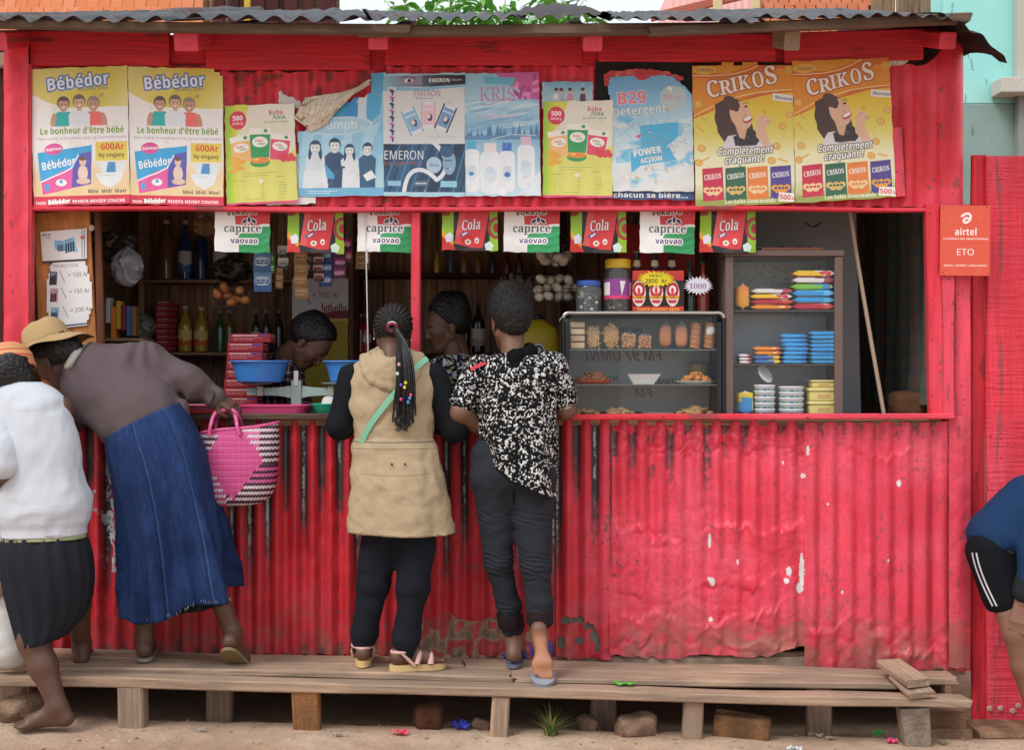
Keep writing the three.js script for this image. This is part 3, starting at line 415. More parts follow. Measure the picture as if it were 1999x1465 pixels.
// ---------------------------------------------------------------- stones, bricks, bits under the step
{
  const texStone = mir(dtex(256, 256, (u, v) => { const a = fbm(u * 7, v * 7, 71, 5), b = N(u * 90, v * 90); return mix3([150, 122, 98], [104, 82, 66], cl(0.5 + a * 1.4)).map(x => x * (1 + b * 0.1)); }), 2, 2);
  const mS = M(0xffffff, 0.95, { map: texStone, bumpMap: texSpeck, bumpScale: 0.006 });
  const st = (n, label, cat, px, py, z, w, h, d, seed, sq, rot = 0, m = mS) => { const g = rock(w / 2, h / 2, d / 2, seed, 4, 0.22, sq); g.rotateZ(rot); g.rotateY(seed); const p = P(px, py, z); p.y = gy(p.x, z) + h * 0.36; g.translate(p.x, p.y, p.z); return oneW(n, label, cat, boxUV(g), m); };
  st('stone', 'big flat grey brown stone at the left end of the plank step', 'stone', 40, 1390, 0.34, 0.22, 0.12, 0.15, 1, 0.4);
  st('stone', 'dark rounded brown stone under the step beside a blue wrapper', 'stone', 836, 1404, 0.33, 0.145, 0.125, 0.12, 0.2, 0.6, 0, M(0x9a6a50, 0.9, { map: texStone, bumpMap: texSpeck, bumpScale: 0.004 }));
  st('stone', 'small brown stone chip lying behind the blue wrapper', 'stone', 940, 1402, 0.32, 0.09, 0.05, 0.06, 3, 0.5, 0.3);
  st('stone', 'tan faceted stone between the grass tuft and a support post', 'stone', 1242, 1410, 0.35, 0.20, 0.11, 0.12, 0.3, 0.75);
  st('stone', 'dark stone in the shade behind the grass tuft', 'stone', 1145, 1395, 0.24, 0.12, 0.09, 0.1, 5, 0.5);
  const br = (label, px, py, z, w, h, d, ry, rz, col) => { const g = mergeVertices(new THREE.BoxGeometry(w, h, d, 16, 8, 8).deleteAttribute('uv').deleteAttribute('normal')), q = g.attributes.position; for (let i = 0; i < q.count; i++) { const x = q.getX(i), y = q.getY(i), zz = q.getZ(i); const e = [x / w, y / h, zz / d].filter(v => Math.abs(v) > 0.47).length; const s = 1 - 0.03 * Math.max(0, e - 1) - 0.03 * Math.abs(fbm(x * 30 + px, y * 30, zz * 30, 3)); q.setXYZ(i, x * s, y * s, zz * s); } g.computeVertexNormals(); let G = boxUV(toCreasedNormals(g, 0.7)); G.rotateZ(rz); G.rotateY(ry); const p = P(px, py, z); G.translate(p.x, gy(p.x, z) + h * 0.5 - 0.012 + (py < 1400 ? h : 0), z); return oneW('concrete_block', label, 'block', G, M(col, 0.95, { map: texStone, bumpMap: texSpeck, bumpScale: 0.005 })); };
  br('mossy brown block tilted on the dirt under the step', 1448, 1414, 0.36, 0.235, 0.10, 0.10, -0.25, -0.09, 0xe8cca4);
  br('rough concrete block on the ground at the right end of the step', 1838, 1412, 0.26, 0.21, 0.075, 0.16, 0.05, 0, 0xfff4e6);
  br('rough concrete block resting on another at the right end of the step', 1836, 1390, 0.26, 0.18, 0.07, 0.14, -0.06, 0, 0xf4e4d2);
  oneW('concrete_strip', 'crumbling pale concrete footing at the base of the plank fence', 'footing', boxUV((() => { const g = plank(P(1890, 1436, 0.06), P(2120, 1432, 0.06), 0.24, 0.07, { side: V(0, 0, 1), wob: 0.02, ch: 0.02, seg: 24 }); return g; })()), M(0xfff2e2, 0.95, { map: texStone, bumpMap: texSpeck, bumpScale: 0.01 }));
  // grass
  const blade = (x, z, h, lean, dir, w) => { const c = V(x, gy(x, z) - 0.004, z), L = []; for (let i = 0; i <= 4; i++) { const t = i / 4, q = c.clone().add(V(Math.cos(dir) * lean * t * t, h * t * (1 - 0.25 * t * lean / h), Math.sin(dir) * lean * t * t)), s = V(-Math.sin(dir), 0, Math.cos(dir)).multiplyScalar(w * (1 - t * 0.92)); L.push([q.clone().add(s), q.clone().sub(s)]); } return loft(L, { open: true, crease: 2 }); };
  const tuft = (label, px, py, n, h, sp, seed) => { const r = rng(seed), z = CZ - FPX * (CY + 0.01) / (py - 732.5) > 0.46 ? 0.46 : CZ - FPX * (CY + 0.01) / (py - 732.5), p = P(px, py, z), gs = [[], []]; for (let i = 0; i < n; i++) { const d = r() * 6.28, q = r(); gs[r() < 0.75 ? 0 : 1].push(blade(p.x + Math.cos(d) * sp * 0.25 * q, z + Math.sin(d) * sp * 0.2 * q, h * (0.4 + 0.7 * r()), sp * (0.3 + r() * 0.7), d + (r() - 0.5), 0.0016 + r() * 0.0016)); } const t = thing('grass_tuft', label, 'grass', V(p.x, gy(p.x, z), z)); if (gs[0].length) wpart(t, 'green_blades', merge(gs[0]), M(0x4d6a2c, 0.7, { side: THREE.DoubleSide })); if (gs[1].length) wpart(t, 'dry_blades', merge(gs[1]), M(0xb09858, 0.8, { side: THREE.DoubleSide })); };
  tuft('green grass tuft with dry tips growing in front of the plank step', 1075, 1440, 130, 0.13, 0.11, 3);
  tuft('tiny green weed at the heel of a bare foot on the dirt', 143, 1422, 26, 0.04, 0.05, 4); tuft('small weed in front of the concrete blocks', 1840, 1442, 24, 0.05, 0.06, 5);
  // litter
  const scrap = (name, label, px, py, z, y, w, h, c, seed, m) => { const nx = 9, pos = [], uv = [], idx = [], p = P(px, py, z); for (let j = 0; j <= nx; j++) for (let i = 0; i <= nx; i++) { const u = i / nx - 0.5, v = j / nx - 0.5, e = 1 + 0.3 * N(Math.atan2(v, u) * 2 + seed, 2); pos.push(p.x + u * w * e, (y === undefined ? gy(p.x, z) : y) + 0.006 + Math.abs(0.035 * h / 0.03 * N(u * 4 + seed, v * 4, 2)) * 0.6, z + v * h * e); uv.push(u, v); } for (let j = 0; j < nx; j++) for (let i = 0; i < nx; i++) { const a = j * (nx + 1) + i; idx.push(a, a + nx + 1, a + 1, a + 1, a + nx + 1, a + nx + 2); } return oneW(name, label, 'litter', toCreasedNormals(geoFrom(pos, uv, idx), 0.4), m || M(c, 0.4, { side: THREE.DoubleSide })); };
  scrap('wrapper', 'crumpled red sweet wrapper lying on the dirt in front of the step', 781, 1437, 0.46, undefined, 0.055, 0.035, 0xd8405a, 1);
  scrap('wrapper', 'crumpled blue and white wrapper lying under the step beside the brown stone', 900, 1413, 0.34, undefined, 0.07, 0.06, 0x2c3fae, 2);
  scrap('wrapper', 'bright pink scrap of plastic under the right end of the step', 1742, 1431, 0.40, undefined, 0.045, 0.03, 0xe0407a, 3);
  scrap('wrapper', 'green scrap of plastic under the right end of the step', 1714, 1408, 0.30, undefined, 0.03, 0.05, 0x3aa040, 6);
  scrap('wrapper', 'pale scrap of plastic on the dirt among grit', 1550, 1462, 0.55, undefined, 0.05, 0.03, 0xbfc6c4, 7);
  for (const [a, b, z] of [[1600, 1420, 0.33], [1620, 1424, 0.36], [1585, 1412, 0.3], [660, 1441, 0.5], [395, 1438, 0.46]]) tag(scrap('paper_scrap', 'small dull scrap of litter on the dirt', a, b, z, undefined, 0.03, 0.02, 0x9c8c7c, a), null, null, 'scraps of litter on the dirt');
  const lf = scrap('leaf', 'single fresh green leaf lying on the front planks of the step', 1220, 1340, 0.37, stepY(1220, 0.36) + 0.003, 0.09, 0.028, 0x4f9a2e, 4); lf.userData.category = 'leaf';
}

// ---------------------------------------------------------------- what stands behind the shop
{
  const sky = (px, py, z) => P(px, py, z);
  const tile = (name, label, x0, x1, y0, y1, z, col, rows, cols, slope) => {   // tiled roof slope of many small tiles
    const t = thing(name, label, 'roof', sky((x0 + x1) / 2, y1, z)), r = rng(x0 + 77), w = D((x1 - x0) / cols, z), h = D((y1 - y0) / rows, z), base = plank(V(0, 0, 0), V(0, h * 1.25, -h * slope), w * 0.96, 0.02, { side: V(1, 0, 0), wob: 0.002, seg: 1 });
    const ms = [0, 1, 2].map(k => M(new THREE.Color(col).offsetHSL(0, -0.04 * k, 0.02 * (k - 1)), 0.9, { bumpMap: texSpeck, bumpScale: 0.004 }));
    for (let j = 0; j < rows; j++) for (let i = 0; i < cols; i++) { const m = part(t, 'tile', base, ms[Math.floor(r() * 3)]), p = sky(x0, y1, z); m.position.set(p.x + (i + 0.5 + (j % 2) * 0.5) * w, p.y + j * h, z - j * h * slope + 0.012 * (r() - 0.5)).sub(t.position); m.castShadow = m.receiveShadow = true; }
    wpart(t, 'roof_base', boxUV(plank(sky((x0 + x1) / 2, y1 + 10, z - 0.05), sky((x0 + x1) / 2, y0 - 60, z - 0.05 - D(y1 - y0 + 60, z) * slope), D(x1 - x0 + 10, z), 0.03, { side: V(1, 0, 0) })), M(0x5a3326, 0.95));
    const wb = sky((x0 + x1) / 2, y1 + 16, z).y; wpart(t, 'house_wall', boxUV(rbox(D(x1 - x0 - 20, z), wb + 0.05, 0.2).translate(sky((x0 + x1) / 2, 0, z).x, wb / 2 - 0.025, z - 0.3)), M(0xb08468, 0.95));
    return t;
  };
  tile('tiled_roof', 'orange tiled roof behind the left end of the kiosk', -120, 396, -100, 60, -2.6, 0xd07a4c, 7, 22, 0.5);
  tile('tiled_roof', 'orange tiled roof with pale vertical battens behind the right end of the kiosk', 1392, 1704, -90, 70, -3.4, 0xc06e46, 7, 15, 0.5);
  // dark picket balcony
  const b = thing('picket_screen', 'dark maroon slatted wooden screen behind the kiosk roof', 'fence', sky(530, 120, -2.3));
  [[402, 0xb09a6a, 10], [428, 0x7c3a3e, 24], [458, 0x74343a, 22], [484, 0xc8a83a, 12], [506, 0x7c3a3e, 24], [536, 0x6a2c32, 22], [570, 0x7a363c, 26], [604, 0x7c3a3e, 22], [643, 0x7a363c, 30]].forEach(([x, c, w]) => wpart(b, 'slat', plank(sky(x, 170, -2.3), sky(x, -120, -2.3), D(w, -2.3), 0.03, { side: V(1, 0, 0) }), M(c, 0.85, { map: c === 0xc8a83a ? null : texOldWood })));
  wpart(b, 'back_boards', boxUV(rbox(D(262, -2.45), 1.1, 0.03).translate(sky(532, 20, -2.45).x, sky(532, 20, -2.45).y, -2.45)), matDark); wpart(b, 'rail', plank(sky(400, 160, -2.26), sky(664, 160, -2.26), 0.03, 0.08, { side: V(0, 0, 1) }), matDark);
  for (const px of [404, 660]) wpart(b, 'post', plank(V(sky(px, 0, -2.4).x, -0.05, -2.4), V(sky(px, 0, -2.4).x, sky(px, 150, -2.4).y, -2.4), 0.12, 0.12), matDark);
  // pink corrugated gable roof
  const g = thing('tin_roof', 'faded pink corrugated tin roof slope behind the kiosk', 'roof', sky(1380, 60, -3.1)), pos = [], uv = [], idx = [], nx = 46, z0 = -3.1;
  for (let j = 0; j <= 4; j++) for (let i = 0; i <= nx; i++) { const u = i / nx, px = mix(1284, 1480, u), top = 22 - 44 * u, p = sky(px, mix(96, top - 26 * ss(0, 0.1, u), j / 4), z0 - j * 0.12); pos.push(p.x, p.y, p.z + 0.014 * Math.cos(i * 2)); uv.push(u * 2, j * 0.2); }
  for (let j = 0; j < 4; j++) for (let i = 0; i < nx; i++) { const a = j * (nx + 1) + i; idx.push(a, a + 1, a + nx + 1, a + 1, a + nx + 2, a + nx + 1); }
  wpart(g, 'roof_sheet', geoFrom(pos, uv, idx), M(0xd09a94, 0.7, { side: THREE.DoubleSide, bumpMap: texSpeck, bumpScale: 0.004 }));
  wpart(g, 'barge_board', plank(sky(1270, 34, -3.06), sky(1490, -20, -3.06), 0.03, 0.06, { side: V(0, 0, 1) }), M(0xb0604c, 0.85));
  for (const px of [1400, 1474]) wpart(g, 'batten', plank(sky(px, 60, -3.04), sky(px, -60, -3.04), D(18, -3), 0.03, { side: V(1, 0, 0) }), M(0xd8c096, 0.85));
  wpart(g, 'gable_wall', boxUV(rbox(D(190, -3.3), 2.9, 0.1).translate(sky(1385, 90, -3.35).x, 1.75, -3.55)), M(0x8a6a58, 0.95)); 
  // dark shed and mint house
  const s = thing('dark_shed', 'dark weathered plank shed wall behind the right end of the roof', 'shed', V(sky(1772, 0, -2.9).x, 0, -2.9));
  for (let i = 0; i < 6; i++) wpart(s, 'board', plank(V(sky(1712 + i * 24, 0, -2.9).x, 0, -2.9), V(sky(1712 + i * 24, 0, -2.9).x, 4.5, -2.9), D(23, -2.9), 0.03, { side: V(1, 0, 0) }), i < 4 ? matDark : matOld);
  const h = thing('mint_house', 'mint green plastered house with a grey green base behind the fence', 'house', V(sky(1950, 0, -2.2).x, 0, -2.3));
  const tp = (c1, c2, s2) => mir(dtex(256, 256, (u, v) => { const a = fbm(u * 5, v * 5, s2, 5), q = fbm(u * 30, v * 12, s2 + 1, 3); let c = mix3(c1, c2, cl(0.5 + a)); if (q > 0.42) c = c.map(x => x * 0.8); return c; }), 0.8, 0.8);
  const wx0 = sky(1842, 0, -2.2).x, wx1 = sky(1976, 0, -2.2).x, yb = sky(0, 202, -2.2).y;
  const bm = (n, x0, x1, y0, y1, z, d, m) => wpart(h, n, boxUV(rbox(x1 - x0, y1 - y0, d, 0.006).translate((x0 + x1) / 2, (y0 + y1) / 2, z - d / 2)), m);
  bm('upper_wall', wx0, wx1 + 0.6, yb, 4.6, -2.2, 0.25, M(0xffffff, 0.9, { map: tp([152, 222, 214], [172, 230, 222], 81) })); bm('lower_wall', wx0, wx1 + 0.6, -0.05, yb - 0.002, -2.194, 0.25, M(0xffffff, 0.9, { map: tp([130, 158, 150], [142, 168, 160], 83) }));
  bm('window_surround', wx1, wx1 + 0.3, sky(0, 150, -2.1).y, 4.6, -2.12, 0.075, M(0xb9b6aa, 0.9)); bm('window_sill', sky(1950, 0, -2.05).x, wx1 + 0.4, sky(0, 182, -2.05).y, sky(0, 152, -2.05).y, -2.02, 0.17, M(0xc2c0b4, 0.9, { bumpMap: texSpeck, bumpScale: 0.005 }));
  bm('pilaster', wx1 + 0.006, wx1 + 0.3, -0.05, sky(0, 184, -2.1).y, -2.12, 0.072, M(0x8f958e, 0.9));
  // tree over the roof
  const tr = thing('tree', 'bright green leafy tree showing above the middle of the roof', 'tree', V(sky(960, 0, -3.4).x, 0, -3.4)), rr = rng(19), lf = [], tw = [];
  const bx = sky(950, 0, -3.4).x; wpart(tr, 'trunk', tube([V(bx, -0.02, -3.4), V(bx + 0.05, 1.4, -3.42), V(bx, 2.6, -3.4), V(bx - 0.03, 3.6, -3.4)], 0.07, 8, 16, t => 1 - 0.5 * t), M(0x6b5a48, 0.9));
  const leaf = (p, d, len, w, dr) => { const L = [], s = V(-d.z, 0.25, d.x).normalize(); for (let i = 0; i <= 4; i++) { const t = i / 4, q = p.clone().addScaledVector(d, len * t).add(V(0, -dr * t * t * len, 0)), ww = w * Math.sin(Math.PI * Math.min(0.98, t * 0.93 + 0.06)) ** 0.8; L.push([q.clone().addScaledVector(s, ww).add(V(0, 0.3 * ww, 0)), q.clone(), q.clone().addScaledVector(s, -ww).add(V(0, 0.3 * ww, 0))]); } return loft(L, { open: true, crease: 2 }); };
  for (let i = 0; i < 52; i++) {
    const a = sky(748 + 430 * ((i + rr()) / 52), 0, -3.4 + (rr() - 0.5) * 0.9), top = (i % 13 === 3 || rr() < 0.2 ? 0.10 : 0) + sky(0, 14 + 34 * Math.abs((a.x - bx) / 1.1) ** 1.5, -3.4).y + (rr() - 0.4) * 0.16, b0 = V(bx + (a.x - bx) * 0.25, 3.1 + rr() * 0.3, -3.4 + (rr() - 0.5) * 0.2), e = V(a.x, top, a.z);
    tw.push(tube([b0, b0.clone().lerp(e, 0.5).add(V(0, 0.05, 0)), e], 0.008, 4, 5, t => 1 - 0.7 * t));
    for (let k = 0; k < 17; k++) { const t = 0.5 + 0.52 * rr(), p = b0.clone().lerp(e, t), an = rr() * 6.28, d = V(Math.cos(an), 0.15 + rr() * 0.4, Math.sin(an)).normalize(); lf.push(leaf(p, d, 0.11 + rr() * 0.09, 0.020 + rr() * 0.012, 0.35 + rr() * 0.5)); }
  }
  wpart(tr, 'limbs', merge(tw), M(0x6f7a4a, 0.9)); wpart(tr, 'crown', merge(lf), PM(0x6fae45, 0.6, { side: THREE.DoubleSide, transmission: 0.3, thickness: 0 })).userData.kind = 'stuff';
}

// ---------------------------------------------------------------- posters, pennants and signs
function poster(name, label, quad, map, o = {}) {
  const nx = o.nx || 34, ny = o.ny || 40, pos = [], uv = [], idx = [], keep = [], z0 = o.z === undefined ? 0.012 : o.z, s = quad[0][0];
  for (let j = 0; j <= ny; j++) for (let i = 0; i <= nx; i++) {
    const u = i / nx, v = j / ny, q = k => mix(mix(quad[0][k], quad[1][k], u), mix(quad[3][k], quad[2][k], u), v);
    let px = q(0) + (u === 0 || u === 1 ? 0.8 * N(v * 14, s) : 0), py = q(1) + (v === 0 || v === 1 ? 1.2 * N(u * 11, s, 2) : 0);
    const z = z0 + (o.wv === undefined ? 0.003 : o.wv) * Math.cos(2 * Math.PI * (px - 470) / 36) * (0.6 + 0.5 * N(px / 60, py / 70, 3)) + (o.wr || 0.004) * fbm(px / 38, py / 30, s, 3) + (o.f ? o.f(u, v) : 0);
    if (o.sh) { const d = o.sh(u, v); px += d[0]; py += d[1]; }
    const p = P(px, py, 0); pos.push(p.x, p.y, z); uv.push(u, 1 - v); keep.push(!(o.hole && o.hole(px, py, u, v)));
  }
  const n = nx + 1; for (let j = 0; j < ny; j++) for (let i = 0; i < nx; i++) { const a = j * n + i; if (keep[a] && keep[a + 1] && keep[a + n] && keep[a + n + 1]) idx.push(a, a + n, a + 1, a + 1, a + n, a + n + 1); }
  const g = geoFrom(pos, uv, idx), m = new THREE.MeshPhysicalMaterial({ map, roughness: o.rough || 0.55, side: THREE.DoubleSide });
  return oneW(name, label, o.cat || 'poster', g, m, o.group);
}
const age = (g, w, h, s, a = 0.18) => { const r = rng(s); for (let i = 0; i < 60; i++) { g.globalAlpha = a * r() * 0.5; const x = r() * w, y = r() * h; g.strokeStyle = r() < 0.6 ? '#fff' : '#8a7a68'; g.lineWidth = 0.3 + r() * 0.8; g.beginPath(); g.moveTo(x, y); g.lineTo(x + (r() - 0.5) * 30, y + (r() - 0.5) * 22); g.stroke(); } g.globalAlpha = a; for (let i = 0; i < 25; i++) E(g, r() * w, r() * h, 1 + r() * 5, 1 + r() * 3, r() < 0.5 ? '#fffdf2' : '#b5a68e', r() * 3); g.globalAlpha = 0.10; R(g, 0, 0, w, h, '#dcd8d0'); g.globalAlpha = 1; };
const squig = (g, x, y, w, n, c, lh = 3, lw = 0.9) => { const r = rng(x * 7 + y * 3 + n); g.strokeStyle = c; g.lineWidth = lw; for (let i = 0; i < n; i++) { let q = x; while (q < x + w * (i === n - 1 ? 0.7 : 1)) { const l = 2 + r() * 6; g.beginPath(); g.moveTo(q, y + i * lh); g.lineTo(Math.min(x + w, q + l), y + i * lh); g.stroke(); q += l + 1.2; } } };
function bust(g, x, y, r, skin, hair, cloth, o = {}) {
  PL(g, cloth, [[x - r * 1.6, y + r * 4], [x - r * 1.7, y + r * 2], [x - r * 0.9, y + r * 1.25], [x + r * 0.9, y + r * 1.25], [x + r * 1.7, y + r * 2], [x + r * 1.6, y + r * 4]]);
  if (o.arms) { E(g, x - r * 1.65, y + r * 2.6, r * 0.42, r * 1.2, skin, 0.2); E(g, x + r * 1.65, y + r * 2.6, r * 0.42, r * 1.2, skin, -0.2); }
  R(g, x - r * 0.35, y + r * 0.6, r * 0.7, r * 0.8, skin);
  if (o.long) for (const s of [-1, 1]) E(g, x + s * r * 0.82, y + r * 0.8, r * 0.3, r * 1.35, hair, s * -0.12);
  E(g, x, y - r * 0.1, r * 1.0, r * 1.08, hair); E(g, x, y + r * 0.16, r * 0.82, r * 1.0, skin);
  g.fillStyle = hair; g.beginPath(); g.arc(x, y - r * 0.12, r * 0.96, 3.5, 5.95); g.fill();
  for (const s of [-1, 1]) E(g, x + s * r * 0.34, y + r * 0.1, r * 0.13, r * 0.08, '#2a1c18');
  E(g, x, y + r * 0.62, r * 0.34, r * 0.13, '#fff'); g.strokeStyle = '#a04848'; g.lineWidth = r * 0.1; g.beginPath(); g.arc(x, y + r * 0.45, r * 0.36, 0.4, 2.7); g.stroke();
}
const texDiaper = ctex(190, 268, 3, (g, w, h) => {
  R(g, 0, 0, w, h, '#f2f2ee'); R(g, 0, 0, w, 78, LG(g, 0, 0, 190, 70, '#e2d988', '#e0d268', '#d4c23c', '#e8de92')); 
  g.fillStyle = '#f4f3ee'; g.beginPath(); g.moveTo(0, 50); g.bezierCurveTo(40, 70, 70, 88, 190, 92); g.lineTo(190, 150); g.lineTo(0, 150); g.fill();
  R(g, 0, 170, w, 82, LG(g, 0, 170, 0, 250, '#f3f1ea', '#ecd0a8', '#eed49a'));
  T(g, 'Bébédor', 92, 27, 33, { c: '#f4f6fa', st: '#3f6fc0', lw: 5.5, rot: -0.09, w: 124, f: 'sans-serif' }); T(g, 'Bébédor', 92, 27, 33, { c: '#eef4fb', rot: -0.09, w: 124 });
  T(g, 'couches bébé', 122, 42, 9, { c: '#8d8772', rot: -0.05 });
  bust(g, 63, 70, 12.5, '#c99a80', '#5a4c44', '#2fb7b4', { arms: 1 }); bust(g, 122, 71, 12.5, '#c79478', '#8c8176', '#ef6d6a', { arms: 1 }); bust(g, 94, 67, 12.5, '#d5a88e', '#6e5c50', '#e4eef2', {}); PL(g, null, [[132, 58], [141, 52], [139, 60]], '#75705f', 1.6);
  g.fillStyle = '#f3f2ec'; g.fillRect(20, 114, 150, 6);
  T(g, "Le bonheur d'être bébé", 98, 123, 17, { c: '#6f9a35', w: 166 }); T(g, 'tsara loatra, mampahazo aina, ny marmote hodita', 98, 137, 7, { c: '#9a88b0', w: 178, b: false });
  PL(g, '#e85aa2', [[10, 165], [117, 152], [114, 228], [18, 247]]); PL(g, '#38a8e4', [[10, 165], [117, 152], [116, 190], [60, 200], [14, 222]]); PL(g, '#5a55b4', [[92, 168], [116, 164], [114, 228], [76, 234], [78, 200]]);
  PL(g, null, [[14, 222], [60, 204], [76, 196], [90, 170]], '#fff', 2.5); T(g, 'Bébédor', 50, 186, 21, { c: '#fff', rot: -0.16, w: 68, st: '#2b86c8', lw: 1.5 });
  E(g, 98, 184, 7, 8, '#e6c0a8'); E(g, 98, 178, 6, 4, '#6b4c3c'); E(g, 98, 206, 10, 15, '#ecd2c0'); E(g, 99, 222, 14, 6, '#e6c4b0'); E(g, 55, 224, 11, 7, '#f3f6f8'); R(g, 52, 219, 6, 6, '#4aa8d8'); R(g, 22, 226, 9, 13, '#4ea0e0');
  E(g, 41, 158, 18, 11, '#e0529a', -0.1); T(g, 'Vaovao', 41, 158, 9, { c: '#fff', rot: -0.1 });
  R(g, 124, 146, 63, 37, '#e6cf55'); T(g, '600Ar', 157, 156, 17, { c: '#d8402c' }); T(g, 'Ny singany', 155, 172, 10.5, { c: '#4c4a3c', w: 52 });
  PL(g, '#dcebf0', [[128, 188], [184, 186], [176, 208], [138, 208]]); PL(g, '#e9f2f4', [[122, 208], [178, 206], [170, 226], [152, 236], [134, 228]]); PL(g, '#4a90d0', [[148, 186], [162, 186], [163, 206], [144, 206]]); squig(g, 132, 212, 36, 1, '#8ac0a0');
  T(g, 'Mini  Midi  Maxi', 145, 242, 9.5, { c: '#3c3a34', w: 76 });
  R(g, 0, 250, w, 18, '#d8324a'); T(g, 'TAXIO', 14, 262, 7, { c: '#fff' }); T(g, 'Bébédor', 50, 261, 11, { c: '#fff', st: '#cfe', lw: 1, rot: -0.05 }); T(g, 'REHEFA MIVIDY COUCHE', 128, 261, 8.5, { c: '#fff', w: 104 });
  age(g, w, h, 3);
});
poster('diaper_poster', 'yellow and white diaper poster beside the left corner post', [[64, 137], [252, 131], [258, 399], [71, 404]], texDiaper, { z: 0.024 });
poster('diaper_poster', 'yellow and white diaper poster beside the red 500 circle of the left porridge poster', [[253, 132], [437, 137], [439, 404], [258, 400]], texDiaper, { z: 0.021, hole: (x, y) => x - y * 0 > 425 && (x - 425) + (150 - y) > 14 });
const texKoba = ctex(142, 192, 3.4, (g, w, h) => {
  R(g, 0, 0, w, h, LG(g, 0, 0, 0, h, '#d8d84c', '#e0dd6a', '#d6d63e', '#d2d234')); g.fillStyle = '#e9e6d4'; g.beginPath(); g.moveTo(w, 0); g.lineTo(50, 0); g.bezierCurveTo(36, 40, 30, 70, 8, 84); g.lineTo(20, 112); g.lineTo(w, 96); g.fill(); PL(g, '#d8d66a', [[0, 84], [w, 60], [w, 192], [0, 192]]); E(g, 85, 70, 66, 34, '#e6e3cb'); R(g, 0, 0, 22, h, LG(g, 0, 0, 22, 0, '#8cc43c', '#d4d43e'));
  E(g, 26, 29, 17.5, 18, '#d8344e'); T(g, '500', 26, 25, 13, { c: '#fff' }); T(g, 'ariary', 26, 35, 8, { c: '#f6dada' }); T(g, 'Koba', 104, 16, 11.5, { c: '#c83040', f: 'serif' }); T(g, 'Aina', 110, 25, 11.5, { c: '#3c8a50', f: 'serif' }); T(g, 'Be velona sakafo', 104, 34, 6, { c: '#8aa884', it: 1 });
  const pk = (x, y, ww, hh, c, r) => { g.save(); g.translate(x, y); g.rotate(r); PL(g, c, [[-ww / 2, -hh / 2], [ww / 2, -hh / 2], [ww * 0.42, hh / 2], [-ww * 0.42, hh / 2]]); R(g, -ww / 2, -hh / 2, ww, hh * 0.22, '#f2efe4'); E(g, 0, -hh * 0.03, ww * 0.36, hh * 0.18, '#f3eee6'); T(g, 'Koba', -2, -hh * 0.08, 6, { c: '#c83040', f: 'serif' }); T(g, 'Aina', 3, hh * 0.02, 6, { c: '#3c8a50', f: 'serif' }); E(g, ww * 0.26, -hh * 0.4, 4, 3.4, '#4c9a4a'); g.restore(); };
  pk(32, 84, 42, 50, '#efb873', -0.13); pk(110, 84, 42, 50, '#e0486a', 0.13); pk(70, 74, 44, 58, '#2f9a56', 0.02);
  for (let i = 0; i < 7; i++) E(g, 16 + (i % 3) * 7, 102 + i * 4, 9, 4, '#e8a83c'); for (let i = 0; i < 6; i++) E(g, 112 + i * 5, 102 + (i % 2) * 6, 6, 5, '#d83a4a');
  E(g, 69, 112, 20, 9, '#2f9a56'); E(g, 69, 108, 19, 6, '#e88a3a'); E(g, 62, 106, 6, 2, '#f4c070'); squig(g, 36, 132, 70, 2, '#8a9a3c', 5); squig(g, 16, 146, 22, 1, '#6f7f2c'); squig(g, 102, 141, 22, 1, '#6f7f2c'); for (let i = 0; i < 6; i++) { squig(g, 22, 152 + i * 5, 4, 1, '#6f7f2c'); squig(g, 72, 152 + i * 5, 4, 1, '#6f7f2c'); squig(g, 106, 152 + i * 4.5, 20, 1, '#7d8c34'); } E(g, 70, 148, 5, 4, '#f0ecd0'); squig(g, 40, 182, 50, 1, '#7a8a30'); R(g, 0, 188, w, 4, '#e24a78'); age(g, w, h, 5, 0.14);
});
poster('white_paper', 'blank white paper sheet showing behind the left porridge poster', [[520, 300], [620, 300], [617, 398], [520, 402]], ctex(60, 60, 2, (g, w, h) => { R(g, 0, 0, w, h, '#dcdad6'); age(g, w, h, 6, 0.3); }), { z: 0.009 });
poster('porridge_poster', 'yellow green porridge poster beside the torn blue poster', [[441, 209], [576, 203], [583, 396], [445, 403]], texKoba, { z: 0.021 });
